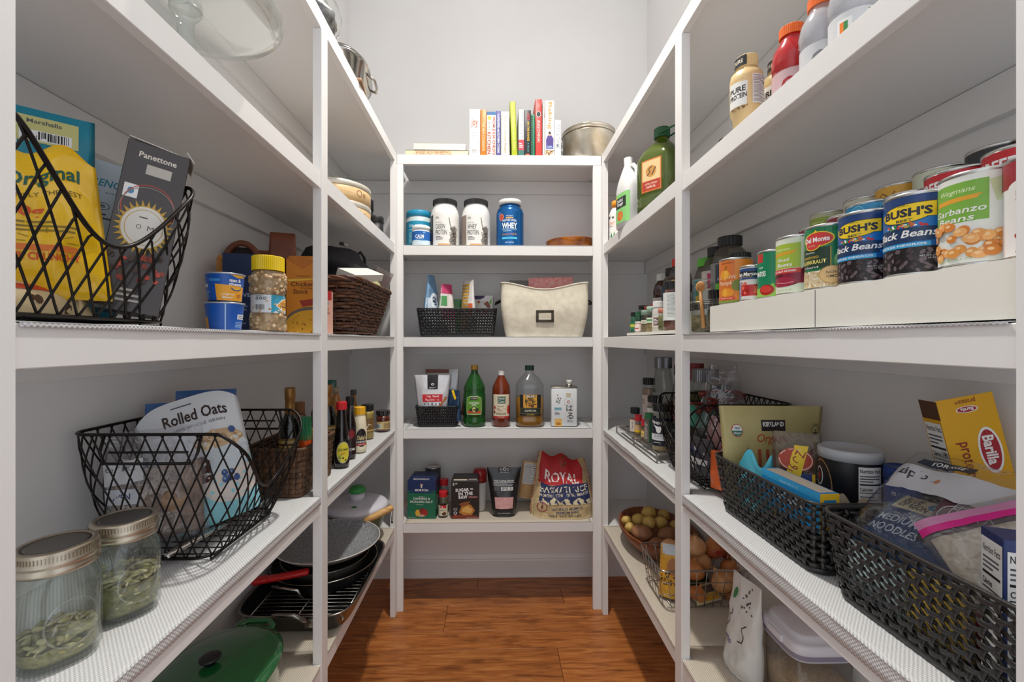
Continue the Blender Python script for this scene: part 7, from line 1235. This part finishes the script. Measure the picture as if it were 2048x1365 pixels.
for i, (z, dr, lb, phi) in enumerate(((EZ, d_mac2, 'blue mac and cheese cup at the bottom of the stack of two', 0), (EZ+.0625, d_mac, 'blue mac and cheese cup on top of the stack of two', 14))):
    t = thing('noodle_cup', lb, 'cup', (xm+.001*i, ym, z), 34); q = B(); q.loft([(0, .029), (.002, .031), (.057, .0365)], M('#1c57b0', .35), 40); q.obj('cup', t)
    f0 = around(.0338, None, 2, 0, phi); q = B(); q.nonorm = True; A = Art(q, lambda u, v, d: (lambda p_: Vector((p_.x*(.031+.0055*(v-.002)/.055)/.0338, p_.y*(.031+.0055*(v-.002)/.055)/.0338, v)))(f0(u, v, d+.0003)), .005, .0003, None); A.rect(-PI*.0338, .003, PI*.0338, .056, M('#1c57b0', .35)); dr(A, PI*.0338, .056); q.obj('label', t)
    q = B(); q.loft([(.056, .0375), (.0575, .0395), (.059, .0395), (.0595, .037), (.0595, .001)], M('#b9bcc0', .3, .6), 40); q.obj('lid', t)
# peanut jar
def d_nut(A, u, h):
    A.rect(-u, 0, u, h, M('#dcdfe3', .35)); A.rect(.0, 0, u, h, M('#e6f0f2', .35))
    for k in range(8): y = h*(.02+.125*k); A.line([(.002, y), (.012, y+.006), (.024, y+.001), (.036, y+.008), (.05, y+.003)], .005, M('#2f9fbf'))
    A.poly([(.012, h*.42), (.03, h*.78), (.06, h*.9), (.06, h*.08), (.028, h*.1)], WHITE); A.poly([(.015, h*.42), (.032, h*.74), (.06, h*.84), (.06, h*.14), (.03, h*.14)], M('#eda94a')); A.text('LIGHTLY', .038, h*.58, .026, h*.06, BROWN, .01); A.text('SALTED', .038, h*.49, .024, h*.06, BROWN, .01); A.text('PEANUTS', .042, h*.36, .034, h*.11, M('#3a2416'), .02); A.barcode(-.036, h*.12, -.010, h*.48)
    for k in range(3): A.ring(-.030+.009*k, h*.8, .0035, .0035, .0012, BLACK); A.lines(-.034+.009*k, h*.74, -.027+.009*k, h*.76, 1, INK)
    A.lines(-.034, h*.9, -.012, h*.96, 2, INK)
xj = -.578; yj = onx(536.5, xj).y; t = thing('peanut_jar', 'clear jar of peanuts with a yellow lid, in front of the cartons', 'jar', (xj, yj, EZ), 34)
NP = [(0, .036), (.004, .042), (.035, .0425), (.042, .040), (.046, .0385), (.092, .0385), (.098, .042), (.125, .043), (.142, .039), (.152, .034), (.158, .034)]
q = B(); q.loft(NP, PET, 44); q.obj('body', t); q = B(); NT = M('#cfae80', .6, col2='#a5805a', scale=75, bump=.8, bscale=85); q.loft([(z+.001, a*.93) for z, a in NP[:-1]], NT, 40)
rr = random.Random(4)
for i in range(170):
    z = rr.uniform(.005, .15); a = rr.uniform(0, 6.28); R_ = [b for zz, b in NP if zz <= z+.001][-1]*.915; q.ball((R_*math.cos(a), R_*math.sin(a), z), (.0052, .0042, .0062), [M('#dcc09a', .55), M('#c9a577', .55), M('#b58f66', .55)][i % 3], 4, Matrix.Rotation(rr.uniform(0, 6), 4, 'X'))
q.obj('peanuts', t)['kind'] = 'stuff'; label_on(t, (.0388,), .047, .091, .075, None, d_nut); ridged(t, .154, .190, .0375, M('#f2d01a', .35), 52)
# cartons
def top_carton(label, x, y, rz, w, d, h, m, front, topm=None):
    t = thing('drink_carton', label, 'carton', (x, y, EZ), rz); q = B(); q.nonorm = True; q.box((0, 0, h/2), (w, d, h), m, .001, seg=1); front(Art(q, face('front', w, d, h), None, .0003, clip=(-w/2, 0, w/2, h)), w, h); q.obj('carton', t)
    q = B(); q.prism([(-d*.5, 0), (d*.5, 0), (.003, .016), (-.003, .016)], -w*.49, w*.49, topm or m); o = q.obj('gable_fold', t); o.location = (0, 0, h-.0005); o.rotation_euler = (0, 0, PI/2); return t
def d_stock(A, w, h):
    A.text('Wegmans', .02*w, h*.77, w*.42, h*.035, BROWN, 0, .2); A.poly([(-w*.42, h*.70), (w*.42, h*.73), (w*.46, h*.745), (-w*.46, h*.725)], M('#f2d04a')); A.text('Chicken', .0, h*.665, w*.7, h*.06, M('#4a1f14'), .01, .1); A.text('Culinary', .16*w, h*.61, w*.44, h*.035, M('#4a1f14'), 0, .1); A.text('Stock', -.06*w, h*.565, w*.46, h*.06, M('#4a1f14'), .01, .1)
    A.ell(w*.3, h*.13, w*.85, h*.23, M('#6a625c')); A.ell(w*.3, h*.11, w*.82, h*.21, M('#e0a52c')); A.poly([(-w*.1, h*.44), (w*.5, h*.48), (w*.5, h*.40), (0, h*.36)], M('#a53a2c')); A.dots(-w*.3, h*.02, w*.45, h*.25, 20, .003, .002, [M('#c9702c'), M('#8a5a1c')]); A.rect(-w*.06, h*.88, w*.06, h, M('#c9a86a')); A.poly([(-w*.5, h), (w*.5, h), (0, h*.87)], M('#c9762a'))
OC = M('#dd8a2c', .4); xs = -.604; top_carton('orange chicken stock carton showing on both sides of the left middle post', xs, 1.405, 6, .098, .062, .232, OC, d_stock)
top_carton('orange stock carton at the back behind the mac and cheese cups', -.800, onx(466, -.80).y, 22, .080, .062, .222, M('#c98636', .45), lambda A, w, h: (A.rect(-w*.06, h*.8, w*.06, h, M('#b9a87a')), A.poly([(-w*.5, h), (w*.5, h), (0, h*.87)], M('#b5772c'))))
carton('food_box', 'navy blue box behind the peanut jar', 'box', (-.748, 1.300, EZ), 15, .085, .055, .230, M('#1f2f55', .4), {'front': lambda A, w, h: (A.text('LOVE', w*.1, h*.48, w*.5, h*.05, M('#a9b5d0'), .02), A.lines(-w*.4, h*.1, w*.3, h*.4, 7, M('#7a88aa')))})
carton('food_box', 'maroon box between the peanut jar and the orange stock carton', 'box', (-.690, 1.372, EZ), 10, .070, .045, .236, M('#6a1f24', .4), {'front': lambda A, w, h: (A.rect(w*.28, 0, w*.32, h, M('#c98a6a')), A.ell(0, h*.62, w*.2, h*.03, M('#c9a45a')))})
def d_bone(A, w, h): A.rect(-w*.5, h*.78, w*.5, h, M('#b5252c')); A.text('BONE', 0, h*.56, w*.6, h*.07, MAROON, .02); A.text('BROTH', 0, h*.48, w*.7, h*.07, MAROON, .02); A.rect(-w*.3, h*.68, w*.3, h*.75, M('#8fa5d0')); A.ell(0, h*.24, w*.2, h*.06, M('#8a2f2c')); A.text('BEEF', 0, h*.07, w*.3, h*.04, MAROON); A.rect(-w*.45, h*.38, w*.1, h*.42, M('#7a3a34'))
carton('drink_carton', 'small salmon pink bone broth carton in front of the wicker basket', 'carton', (-.566, 1.462, EZ), 14, .044, .040, .142, M('#e3b5a5', .4), {'front': d_bone})
# brown leather bag
t = thing('leather_bag', 'brown leather bag with a dark arched opening behind the cartons', 'bag', (-.765, 1.475, EZ), 18); LB = M('#8a4f36', .5, col2='#7a4430', scale=20); q = B()
q.loft([(0, .083, .030, 4), (.20, .088, .032, 4), (.27, .083, .026, 4), (.275, .075, .02, 3)], LB, 40); q.obj('body', t); q = B(); q.grid(lambda u, v: Vector((.055+(u-.5)*.10*(1-.25*v), -.040+.010*v, .10+.235*v)), 8, 8, LB); q.obj('flap', t, solid=.003)
q = B(); q.tube([(-.060+.052*math.cos(PI*i/18)*1.0, -.042, .205+.085*math.sin(PI*i/18)) for i in range(19)], .010, LB, 8); q.obj('handle', t); q = B(); q.box((-.060, -.036, .235), (.085, .006, .085), M('#1d1413', .7), .003); q.obj('dark_lining', t)
# big wicker basket
t = thing('wicker_basket', 'large dark brown willow basket jutting over the shelf edge in the left corner', 'basket', (-.660, 1.790, EZ), 90); WK = [M('#5a3826', .5, col2='#6f4a32', scale=30, bump=.4, bscale=120), M('#3f271a', .5, col2='#5a3a2a', scale=30), M('#7a5238', .5, col2='#553522', scale=30)]
wa0, wb0, wa1, wb1, wh = .205, .125, .265, .178, .200
def ww(tt, z, off): s = z/wh; x, y, nx, ny = rrect(tt, wa0+(wa1-wa0)*s, wb0+(wb1-wb0)*s, .05); return Vector((x+nx*off, y+ny*off, z))
q = B(); q.nomerge = True; NS = 46; rows_ = 17
for j in range(rows_):
    z = .008+(wh-.016)*j/(rows_-1); rr = random.Random(j); ph = rr.random()
    q.tube([ww(i/(NS*3)+ph*.01, min(wh, max(.004, z+.006*mnoise.noise(Vector((i*.11, j*3.3, 0))))), .0042*math.sin(PI*i/3+PI*j)+rr.uniform(-.0006, .0006)) for i in range(NS*3)], .0054, WK[j % 3], 6, True)
q.obj('woven_wall', t); q = B(); q.nomerge = True
for i in range(NS): q.tube([ww((i+.5)/NS, z, 0) for z in (.004, .07, .13, wh+.002)], .0032, WK[1], 5)
q.obj('stakes', t); q = B()
for k in range(3): q.tube([ww(i/90, wh-.002, .004*math.sin(i*.9+k*2.1))+Vector((0, 0, .005*math.cos(i*.9+k*2.1))) for i in range(90)], .0052, WK[k], 6, True)
q.obj('rim', t); q = B(); q.nomerge = True; rr = random.Random(6)
for j in range(16):
    z = .012+j*.0115; tt = .245+rr.uniform(-.02, .02)
    p0 = ww(tt, z, .001); x, y, nx, ny = rrect(tt, .2, .15, .05); d = Vector((nx*.9, ny*.3, 0)); q.tube([p0-d*.012, p0+d*.024+Vector((rr.uniform(-.004, .004), -.008, rr.uniform(-.003, .004)))], .0048, WK[j % 3], 6)
q.obj('stick_ends', t); q = B(); q.add([ww(i/48, .006, 0) for i in range(48)], [tuple(range(48))], WK[1]); q.obj('floor_panel', t)
q = B(); BB = M('#17161a', .8, bump=.3, bscale=60)
q.ball((0, 0, 0), (.185, .105, .092), BB, 20, None, .28, 3); tag(place(q.obj('black_bag'), (-.640, 1.80, EZ+.262), 76, 0, 0), 'slumped black cloth bag on top of the wicker basket', 'bag')
o = bpy.data.objects['black_bag']; q = B(); q.tube([(.10, -.02, .07), (.135, -.03, .105), (.168, -.03, .085), (.178, -.03, .03)], .006, M('#241f22', .7), 7); q.obj('strap', o); q = B(); q.ball((.02, -.03, .112), (.016, .010, .008), M('#cfc4bd', .5), 8); q.ball((-.006, -.03, .112), (.012, .010, .007), M('#3a3634', .4), 8); q.obj('toggle', o)
carton('flat_box', 'white flat box with a dark printed mark lying on the wicker basket', 'box', (-.530, 1.72, EZ+.222), 80, .24, .075, .030, M('#e6e2da', .45), {'front': lambda A, w, h: (A.text('ios', -w*.24, h*.4, w*.1, h*.5, BLACK, .02),)}, rx=22, ry=-9)
q = B(); q.box((0, 0, .07), (.10, .003, .14), clear('#d9d4d2', .6, .2, '#9a908c', .1)); q.box((.0, .0005, .06), (.092, .002, .12), M('#4a3835', .4, col2='#6a2f34', scale=14)); q.ball((-.01, -.001, .05), (.028, .0012, .022), M('#c9c98a', .4), 8)
tag(place(q.obj('card_sleeve'), (-.530, 2.000, EZ+.185), 30, -8, 24), 'clear sleeve with a dark photo card standing at the far end of the wicker basket', 'card')
# ================================================================ left run, upper shelves
HZ_ = LV[3]+.001
t = thing('cake_stand', 'clear glass pedestal cake stand overhanging the upper left shelf', 'cake stand', (-.565, .806, HZ_), 0); GL2 = clear('#f8faf9', .8, .03, '#e5e8e7', .03, 0, 60, .8)
q = B(); q.loft([(0, .050), (.004, .0515), (.012, .042), (.022, .020), (.032, .0135), (.045, .0165), (.05, .0135), (.085, .0135), (.092, .016), (.098, .021), (.106, .026), (.112, .026)], GL2, 44); q.obj('pedestal', t)
q = B(); q.loft([(.112, .03), (.113, .135), (.116, .156), (.121, .160), (.126, .160), (.127, .156), (.121, .135), (.1195, .001)], GL2, 80); q.obj('plate', t)
def wood_box(label, z, h, r, m):
    t = thing('round_wooden_box', label, 'box', (-.690, 1.895, z), 0); q = B(); q.loft([(0, r*.985), (.001, r), (h, r), (h, r*.96), (h-.012, r*.95)], m, 64); q.obj('body', t)
    q = B(); q.loft([(h*.74, r*1.004), (h*.745, r*1.012), (h-.002, r*1.012), (h, r*1.0)], M('#cfc9bd', .4, .3), 64, (False, False)); q.obj('band', t); q = B(); q.loft([(h-.008, r*.95), (h-.006, .001)], m, 48, (False, True)); q.obj('lid_panel', t)
    label_on(t, (r*1.003,), h*.2, h*.7, .03, None, lambda A, u, hh: (A.ring(-.006, hh*.5, .014, .014, .002, M('#7a3a2c')), A.rect(.014, hh*.55, .05, hh*.62, M('#8a5a3c')), A.rect(.014, hh*.35, .045, hh*.42, M('#8a5a3c'))), phi=62)
BAM = M('#d9ba8a', .5, col2='#cba673', scale=12, stretch=(1, 1, 6))
wood_box('round pale wooden box with metal band, lower of two stacked', HZ_, .080, .146, BAM); wood_box('round pale wooden box with stamped mark, upper of two stacked', HZ_+.0805, .080, .146, BAM)
vessel('black_jar', 'short matt black jar beside the stacked wooden boxes', 'jar', (-.572, 2.105, HZ_), 0, [(0, .03), (.004, .034), (.07, .034)], M('#1c1c1f', .5), [(.07, .036), (.096, .036), (.10, .034), (.10, .001)], M('#26262a', .45))
vessel('black_jar', 'taller black bottle just behind the short black jar', 'jar', (-.632, 2.175, HZ_), 0, [(0, .022), (.004, .025), (.15, .025)], M('#1c1c1f', .4), [(.15, .027), (.20, .027), (.203, .025), (.203, .001)], M('#121214', .4), [((.0252,), .05, .13, .03, M('#26262a'), lambda A, u, h: (A.text('o', .012, h*.5, .006, .009, WHITE, .02), A.lines(0, h*.2, .02, h*.3, 1, GREY)), 'label', 30)])
TZ = LV[4]+.001
t = thing('glass_bowl', 'clear glass globe bowl with crumpled grey foil on the top left shelf', 'bowl', (-.585, 1.405, TZ), 0); q = B(); q.loft([(0, .035), (.01, .055), (.04, .082), (.075, .090), (.11, .080), (.14, .055)], GLASS, 44, (True, False)); q.obj('bowl', t)
q = B(); q.ball((0, 0, .068), (.072, .072, .058), M('#6a6a6a', .3, .7, col2='#9a9a9a', scale=25, bump=.8, bscale=40), 16, None, .25, 4); q.obj('foil', t)
t = thing('roasting_pan', 'shiny oval steel roaster with a dark lid on the top left shelf', 'pan', (-.632, 1.775, TZ+.0185), 12); RS = M('#b9b7b2', .18, 1); q = B()
q.loft([(0, .085, .15, 2.6), (.006, .10, .165, 2.6), (.075, .118, .19, 2.6), (.08, .128, .20, 2.6), (.083, .128, .20, 2.6), (.084, .122, .195, 2.6)], RS, 64); q.obj('body', t)
q = B(); q.loft([(.084, .122, .195, 2.6), (.088, .126, .198, 2.6), (.115, .105, .17, 2.5), (.135, .06, .11, 2.3), (.14, .01, .02, 2)], M('#77756f', .2, .95), 64); q.obj('lid', t)
q = B(); q.tube([(.118, -.055, .072), (.142, -.045, .06), (.148, 0, .055), (.142, .045, .06), (.118, .055, .072)], .005, RS, 8); q.obj('handle', t)
q = B(); q.box((0, 0, .009), (.22, .36, .017), M('#a5805a', .5, col2='#8a6644', scale=8, stretch=(1, .1, 1)), .006); tag(place(q.obj('cutting_board'), (-.632, 1.80, TZ), 8), 'thin brown wooden board under the steel roaster', 'board')
# ================================================================ left run, bottom shelf
QZ = LV[0]+.0045
GE = M('#175a2c', .18, coat=.8, col2='#1d6a36', scale=3)
t = thing('dutch_oven', 'dark green enamelled oval dutch oven at the bottom left', 'pot', (-.705, 1.090, QZ), 0); q = B(); ov = lambda z, k: (z, .142*k, .182*k, 2.2)
q.loft([ov(0, .86), ov(.006, .93), ov(.03, .985), ov(.098, 1.0), ov(.104, 1.01), ov(.106, .98)], GE, 72); q.obj('pot', t)
q = B(); q.loft([ov(.1065, .98), ov(.108, 1.045), ov(.113, 1.05), ov(.118, 1.03), ov(.124, .94), ov(.127, .90), ov(.1275, .88), ov(.133, .74), ov(.1345, .72), ov(.1385, .55), ov(.139, .53), ov(.143, .30), ov(.144, .01)], GE, 72); q.obj('lid', t)
q = B(); q.loft([(.143, .012), (.150, .011), (.154, .020), (.158, .0245), (.162, .0235), (.1645, .016), (.1645, .001)], M('#17171a', .35), 36); q.obj('knob', t)
for s in (-1, 1):
    q = B(); q.tube([(-.05, s*.178, .100), (-.05, s*.205, .104), (-.03, s*.224, .106), (.03, s*.224, .106), (.05, s*.205, .104), (.05, s*.178, .100)], .009, GE, 9); q.obj('loop_handle', t)
# salad spinner
t = thing('salad_spinner', 'salad spinner with a white lid and green knob in the left back corner', 'salad spinner', (-.652, 2.055, QZ), 0); WP = M('#d9d6df', .3)
q = B(); q.loft([(0, .085), (.006, .095), (.12, .128), (.150, .130)], clear('#dfe8e2', .6, .08), 56); q.obj('bowl', t); q = B(); q.loft([(.012, .085), (.03, .098), (.13, .120)], M('#2f6a3a', .5), 56, (True, False)); q.obj('basket', t)
q = B(); q.loft([(.145, .132), (.150, .140), (.168, .140), (.176, .134), (.184, .118), (.187, .098), (.1865, .09), (.192, .06), (.1935, .001)], WP, 64); q.obj('lid', t); q = B(); q.loft([(.188, .034), (.228, .032), (.228, .001)], WP, 36); q.obj('pump', t)
q = B(); q.loft([(.228, .036), (.232, .040), (.246, .037), (.256, .024), (.259, .001)], M('#3a9a4a', .4), 36); q.obj('knob', t); q = B(); q.ball((.012, -.085, .1875), (.013, .010, .003), M('#2f7a3c', .4), 8); q.obj('brake_button', t)
# roasting pan with rack, frying pans stacked on it
t = thing('roasting_pan', 'large rectangular steel roasting pan with a wire rack at the bottom of the pan stack', 'pan', (-.655, 1.655, QZ), 0); SS = M('#8f8a83', .24, 1); NSK = M('#1c1b1c', .38); e = 6; q = B(); rp = lambda z, a, b: (z, a, b, e)
q.loft([rp(0, .150, .225), rp(.006, .163, .238), rp(.066, .183, .262), rp(.070, .192, .271), rp(.073, .192, .271), rp(.0735, .186, .265)], SS, 96, (True, False)); q.loft([rp(.0735, .186, .265), rp(.066, .179, .258), rp(.009, .158, .233)], NSK, 96, (False, True)); q.obj('pan', t)
for s in (-1, 1):
    q = B(); q.tube([(-.062, s*.262, .052), (-.056, s*.278, .066), (-.03, s*.292, .090), (.03, s*.292, .090), (.056, s*.278, .066), (.062, s*.262, .052)], .0075, SS, 9)
    for x in (-.062, .062): q.box((x, s*.259, .045), (.026, .004, .03), SS, .004)
    q.obj('handle', t)
q = B(); q.nomerge = True; RK = M('#c9c6c0', .2, 1)
for i in range(21): y = -.215+.43*i/20; q.tube([(-.156, y, .032), (.156, y, .032)], .0021, RK, 6)
for x, z in ((-.156, .032), (.156, .032), (.0, .030)): q.tube([(x, -.225, z), (x, .225, z)], .0026, RK, 6)
q.obj('rack', t)
def pan(name, label, x, y, z, r, h, m, inner, rimm=None, rz=0, ang=0, flare=.82):
    t = thing(name, label, 'pan', (x, y, z), rz); q = B(); q.loft([(0, r*flare*.96), (.004, r*flare), (h-.004, r*.995), (h, r), (h+.001, r*.99)], m, 72, (True, False)); q.obj('pan', t)
    q = B(); q.loft([(h+.001, r*.99), (h-.005, r*.97), (.007, r*flare*.97), (.006, .001)], inner, 72, (False, True)); q.obj('cooking_surface', t); q = B(); q.tube([(r*math.cos(2*PI*i/72), r*math.sin(2*PI*i/72), h) for i in range(72)], .0022, rimm or m, 6, True); q.obj('rim', t); return t
t = pan('roaster', 'black non-stick pan with steel side handles in the middle of the stack', -.655, 1.700, QZ+.0368, .190, .064, NSK, NSK, SS, flare=.79)
for a in (-105, 75):
    q = B(); A_ = math.radians(a); c, s = math.cos(A_), math.sin(A_); P = lambda u, w, z: (w*c-u*s, w*s+u*c, z)
    q.tube([P(-.05, .190, .030), P(-.052, .206, .038), P(-.05, .219, .066), P(.05, .219, .066), P(.052, .206, .038), P(.05, .190, .030)], .0055, STEEL, 8); q.obj('side_handle', t)
t = pan('saute_pan', 'polished steel saute pan under the grey speckled pan', -.655, 1.702, QZ+.0445, .187, .088, M('#c5c1ba', .25, .9), SS, SS, flare=.745)
SPK = M('#a4a6a8', .5, col2='#6a6c6e', scale=170)
t = pan('frying_pan', 'wide grey speckled stone-look frying pan with a wooden handle on top of the stack', -.655, 1.735, QZ+.1345, .206, .030, M('#98958f', .38, .5), SPK, M('#cfcbc4', .4), flare=.86)
q = B(); WH = M('#d9ab6a', .5, col2='#c08f50', scale=14, stretch=(1, 6, 6)); a = math.radians(60); hd = Vector((math.cos(a)*.62, math.sin(a), .0)).normalized(); P0 = Vector((.206*math.cos(math.radians(62)), .206*math.sin(math.radians(62)), .028))
dv = Vector((.86, .5, .30)).normalized(); q.tube([P0-dv*.002, P0+dv*.03, P0+dv*.08, P0+dv*.125, P0+dv*.135], lambda s: .0135+.004*math.sin(PI*min(1, s*1.1))*(.6), WH, 12); q.obj('wooden_handle', t)
q = B(); e_ = P0+dv*.126; q.tube([e_+Vector((0, 0, .012)), e_+Vector((.010, 0, -.012)), e_+Vector((.008, .002, -.055)), e_+Vector((.004, 0, -.060)), e_+Vector((.000, 0, -.03)), e_+Vector((-.004, 0, .012))], .0018, BLKP, 5); q.ball(e_+Vector((.006, 0, -.066)), (.005, .005, .007), BLKP, 6); q.obj('hanging_cord', t)
q = B(); q.box((0, 0, 0), (.17, .03, .018), M('#c81e1e', .35), .007); q.box((-.07, 0, .002), (.05, .036, .02), M('#c81e1e', .35), .008); tag(place(q.obj('red_grip'), (-.735, 1.520, QZ+.128), 14, 0, -4), 'red silicone grip poking out between the stacked pans', 'grip')
# ================================================================ repeats share a group
GROUPS = {'spice_jar': 'spice jars on the right shelves', 'glass_jar': 'tall glass jars behind the wire basket', 'sauce_bottle': 'sauce bottles on the left shelf', 'noodle_cup': 'stacked mac and cheese cups', 'yellow_potato': 'yellow potatoes in the wooden bowl', 'russet_potato': 'russet potatoes in the wooden bowl', 'onion': 'onions in the chrome basket', 'protein_tub': 'protein tubs on the back shelf', 'sports_drink': 'sports drinks on the upper right shelf', 'shake_bottle': 'vanilla shake bottles on the upper right shelf', 'canning_jar': 'glass canning jars on the left shelf', 'shelf_liner': 'woven shelf liners', 'plastic_basket': 'black plastic baskets', 'wire_basket': 'wire baskets', 'spice_pouch': 'spice pouches in the small black basket', 'round_wooden_box': 'stacked round wooden boxes', 'black_jar': 'black jars on the upper left shelf', 'shelving_unit': 'built-in shelves', 'step_riser': 'stepped risers', 'snack_packet': 'snack packets', 'snack_bag': 'snack bags', 'zip_bag': 'zip bags', 'food_box': 'boxes behind the peanut jar', 'drink_carton': 'stock cartons', 'supplement_tub': 'supplement tubs on the back shelf'}
for o in list(bpy.data.objects):
    g = GROUPS.get(o.name.split('.')[0])
    if g and o.parent is None and 'group' not in o: o['group'] = g
# ================================================================ last small shifts so that neighbours touch without cutting into each other
SETTLE = {'black_bag': (-0.013, 0, 0, 1), 'card_sleeve': (-0.028, 0, 0, 1), 'cookbook.012': (-0.004, 0, 0, 0.85), 'cookie_packet': (-0.0028, -0.0028, 0, 1), 'crumpled_packet': (0, 0.028, 0, 1), 'drink_carton': (-0, -0.004, 0, 1), 'drink_carton.001': (0, 0.004, 0, 1), 'flat_packet': (0.0092, 0.0092, 0, 1), 'flat_packet.001': (0.013, 0, 0, 1), 'flour_bag': (-0.0028, 0.0028, 0, 0.97), 'frying_pan': (-0, -0.008, 0, 0.94), 'glass_jar': (0, 0.013, 0, 1), 'glass_jar.001': (0.0198, 0.0198, 0, 1), 'glass_jar.002': (0, 0.036, 0, 1), 'granola_bag': (-0, -0.02, 0.008, 1), 'grater': (0.004, 0, 0, 0.8), 'jar_lid': (0, 0.028, 0, 1), 'leather_bag': (-0, -0.008, 0, 1), 'noodle_packet': (0.02, 0, 0, 0.94), 'oil_bottle': (-0.004, 0, 0, 1), 'onion': (0.0255, -0.0255, 0.008, 0.94), 'onion.004': (0, 0.02, 0.008, 1), 'onion.005': (-0, -0.013, 0, 1), 'onion.006': (-0, -0.02, 0.008, 1), 'onion.008': (-0, -0.036, 0.008, 0.94), 'paper_packet': (-0.0028, -0.0028, 0, 0.85), 'pasta_box': (0.004, 0, 0, 1), 'pasta_box.001': (0.0255, -0.0255, 0.008, 1), 'plastic_tub': (0, 0.02, 0, 0.9), 'quinoa_bag': (-0, -0.013, 0, 1), 'russet_potato': (-0, -0.004, 0, 1), 'russet_potato.001': (0.028, 0, 0, 1), 'russet_potato.002': (0.013, 0, 0, 0.9), 'salad_spinner': (0, 0.02, 0, 1), 'sauce_bottle': (-0.0028, 0.0028, 0, 1), 'sauce_bottle.005': (-0.0141, -0.0141, 0, 1), 'saute_pan': (0, 0, 0, 0.85), 'shake_bottle': (-0, -0.004, 0, 1), 'snack_bag': (0.004, 0, 0, 1), 'snack_bag.002': (0, 0.008, 0, 1), 'snack_bag.004': (0.0255, -0.0255, 0.008, 0.94), 'snack_bag.005': (0.0198, 0.0198, 0, 1), 'snack_bag.006': (0.036, 0, 0.008, 1), 'snack_bag.007': (-0, -0.013, 0.008, 0.97), 'snack_bag.008': (-0, -0.004, 0, 1), 'snack_bag.009': (-0, -0.028, 0, 1), 'snack_bag.012': (-0, -0.004, 0, 1), 'snack_packet.003': (-0, -0.013, 0, 1), 'snack_packet.004': (0.028, 0, 0, 1), 'snack_packet.005': (0.0255, -0.0255, 0, 0.97), 'snack_packet.006': (-0, -0.02, 0.008, 0.97), 'snack_pouch': (0, 0, 0, 0.8), 'spice_jar.004': (0.0092, 0.0092, 0, 1), 'spice_jar.007': (0.028, 0, 0, 1), 'spice_jar.009': (-0, -0.036, 0, 1), 'spice_jar.014': (0.004, 0, 0, 1), 'spice_jar.019': (-0.004, 0, 0, 0.94), 'spice_jar.025': (0, 0.02, 0, 1), 'spice_jar.026': (0.0057, 0.0057, 0, 1), 'spice_jar.029': (0.0092, -0.0092, 0, 0.94), 'spice_jar.031': (-0.0028, -0.0028, 0.008, 0.8), 'spice_jar.032': (0, 0, 0.008, 1), 'spice_pouch': (0.008, 0, 0.008, 0.9), 'spice_pouch.001': (-0.028, 0, 0.008, 1), 'spice_pouch.002': (0.0028, -0.0028, 0, 0.9), 'spice_pouch.003': (0.036, 0, 0, 1), 'sports_drink.001': (0.0028, 0.0028, 0, 1), 'supplement_tub': (0, 0.036, 0, 1), 'supplement_tub.001': (-0.004, 0, 0, 1), 'tin_can.007': (-0, -0.008, 0, 0.9), 'tin_can.011': (0.0028, 0.0028, 0, 0.94), 'tin_can.014': (-0, -0.008, 0, 1), 'tin_can.017': (0, 0.004, 0, 1), 'tin_can.021': (-0, -0.02, 0, 1), 'yellow_potato': (-0.0028, 0.0028, 0, 1), 'yellow_potato.001': (0.0092, 0.0092, 0, 0.94), 'yellow_potato.005': (0.0057, 0.0057, 0, 1), 'yellow_potato.006': (0.036, 0, 0, 1), 'zip_bag': (0.0198, -0.0198, 0, 0.97), 'zip_bag.002': (0, 0.013, 0, 1)}
for k, (dx, dy, dz, sc) in SETTLE.items():
    o = bpy.data.objects[k]; o.location = o.location+Vector((dx, dy, dz)); o.scale = (sc, sc, sc)
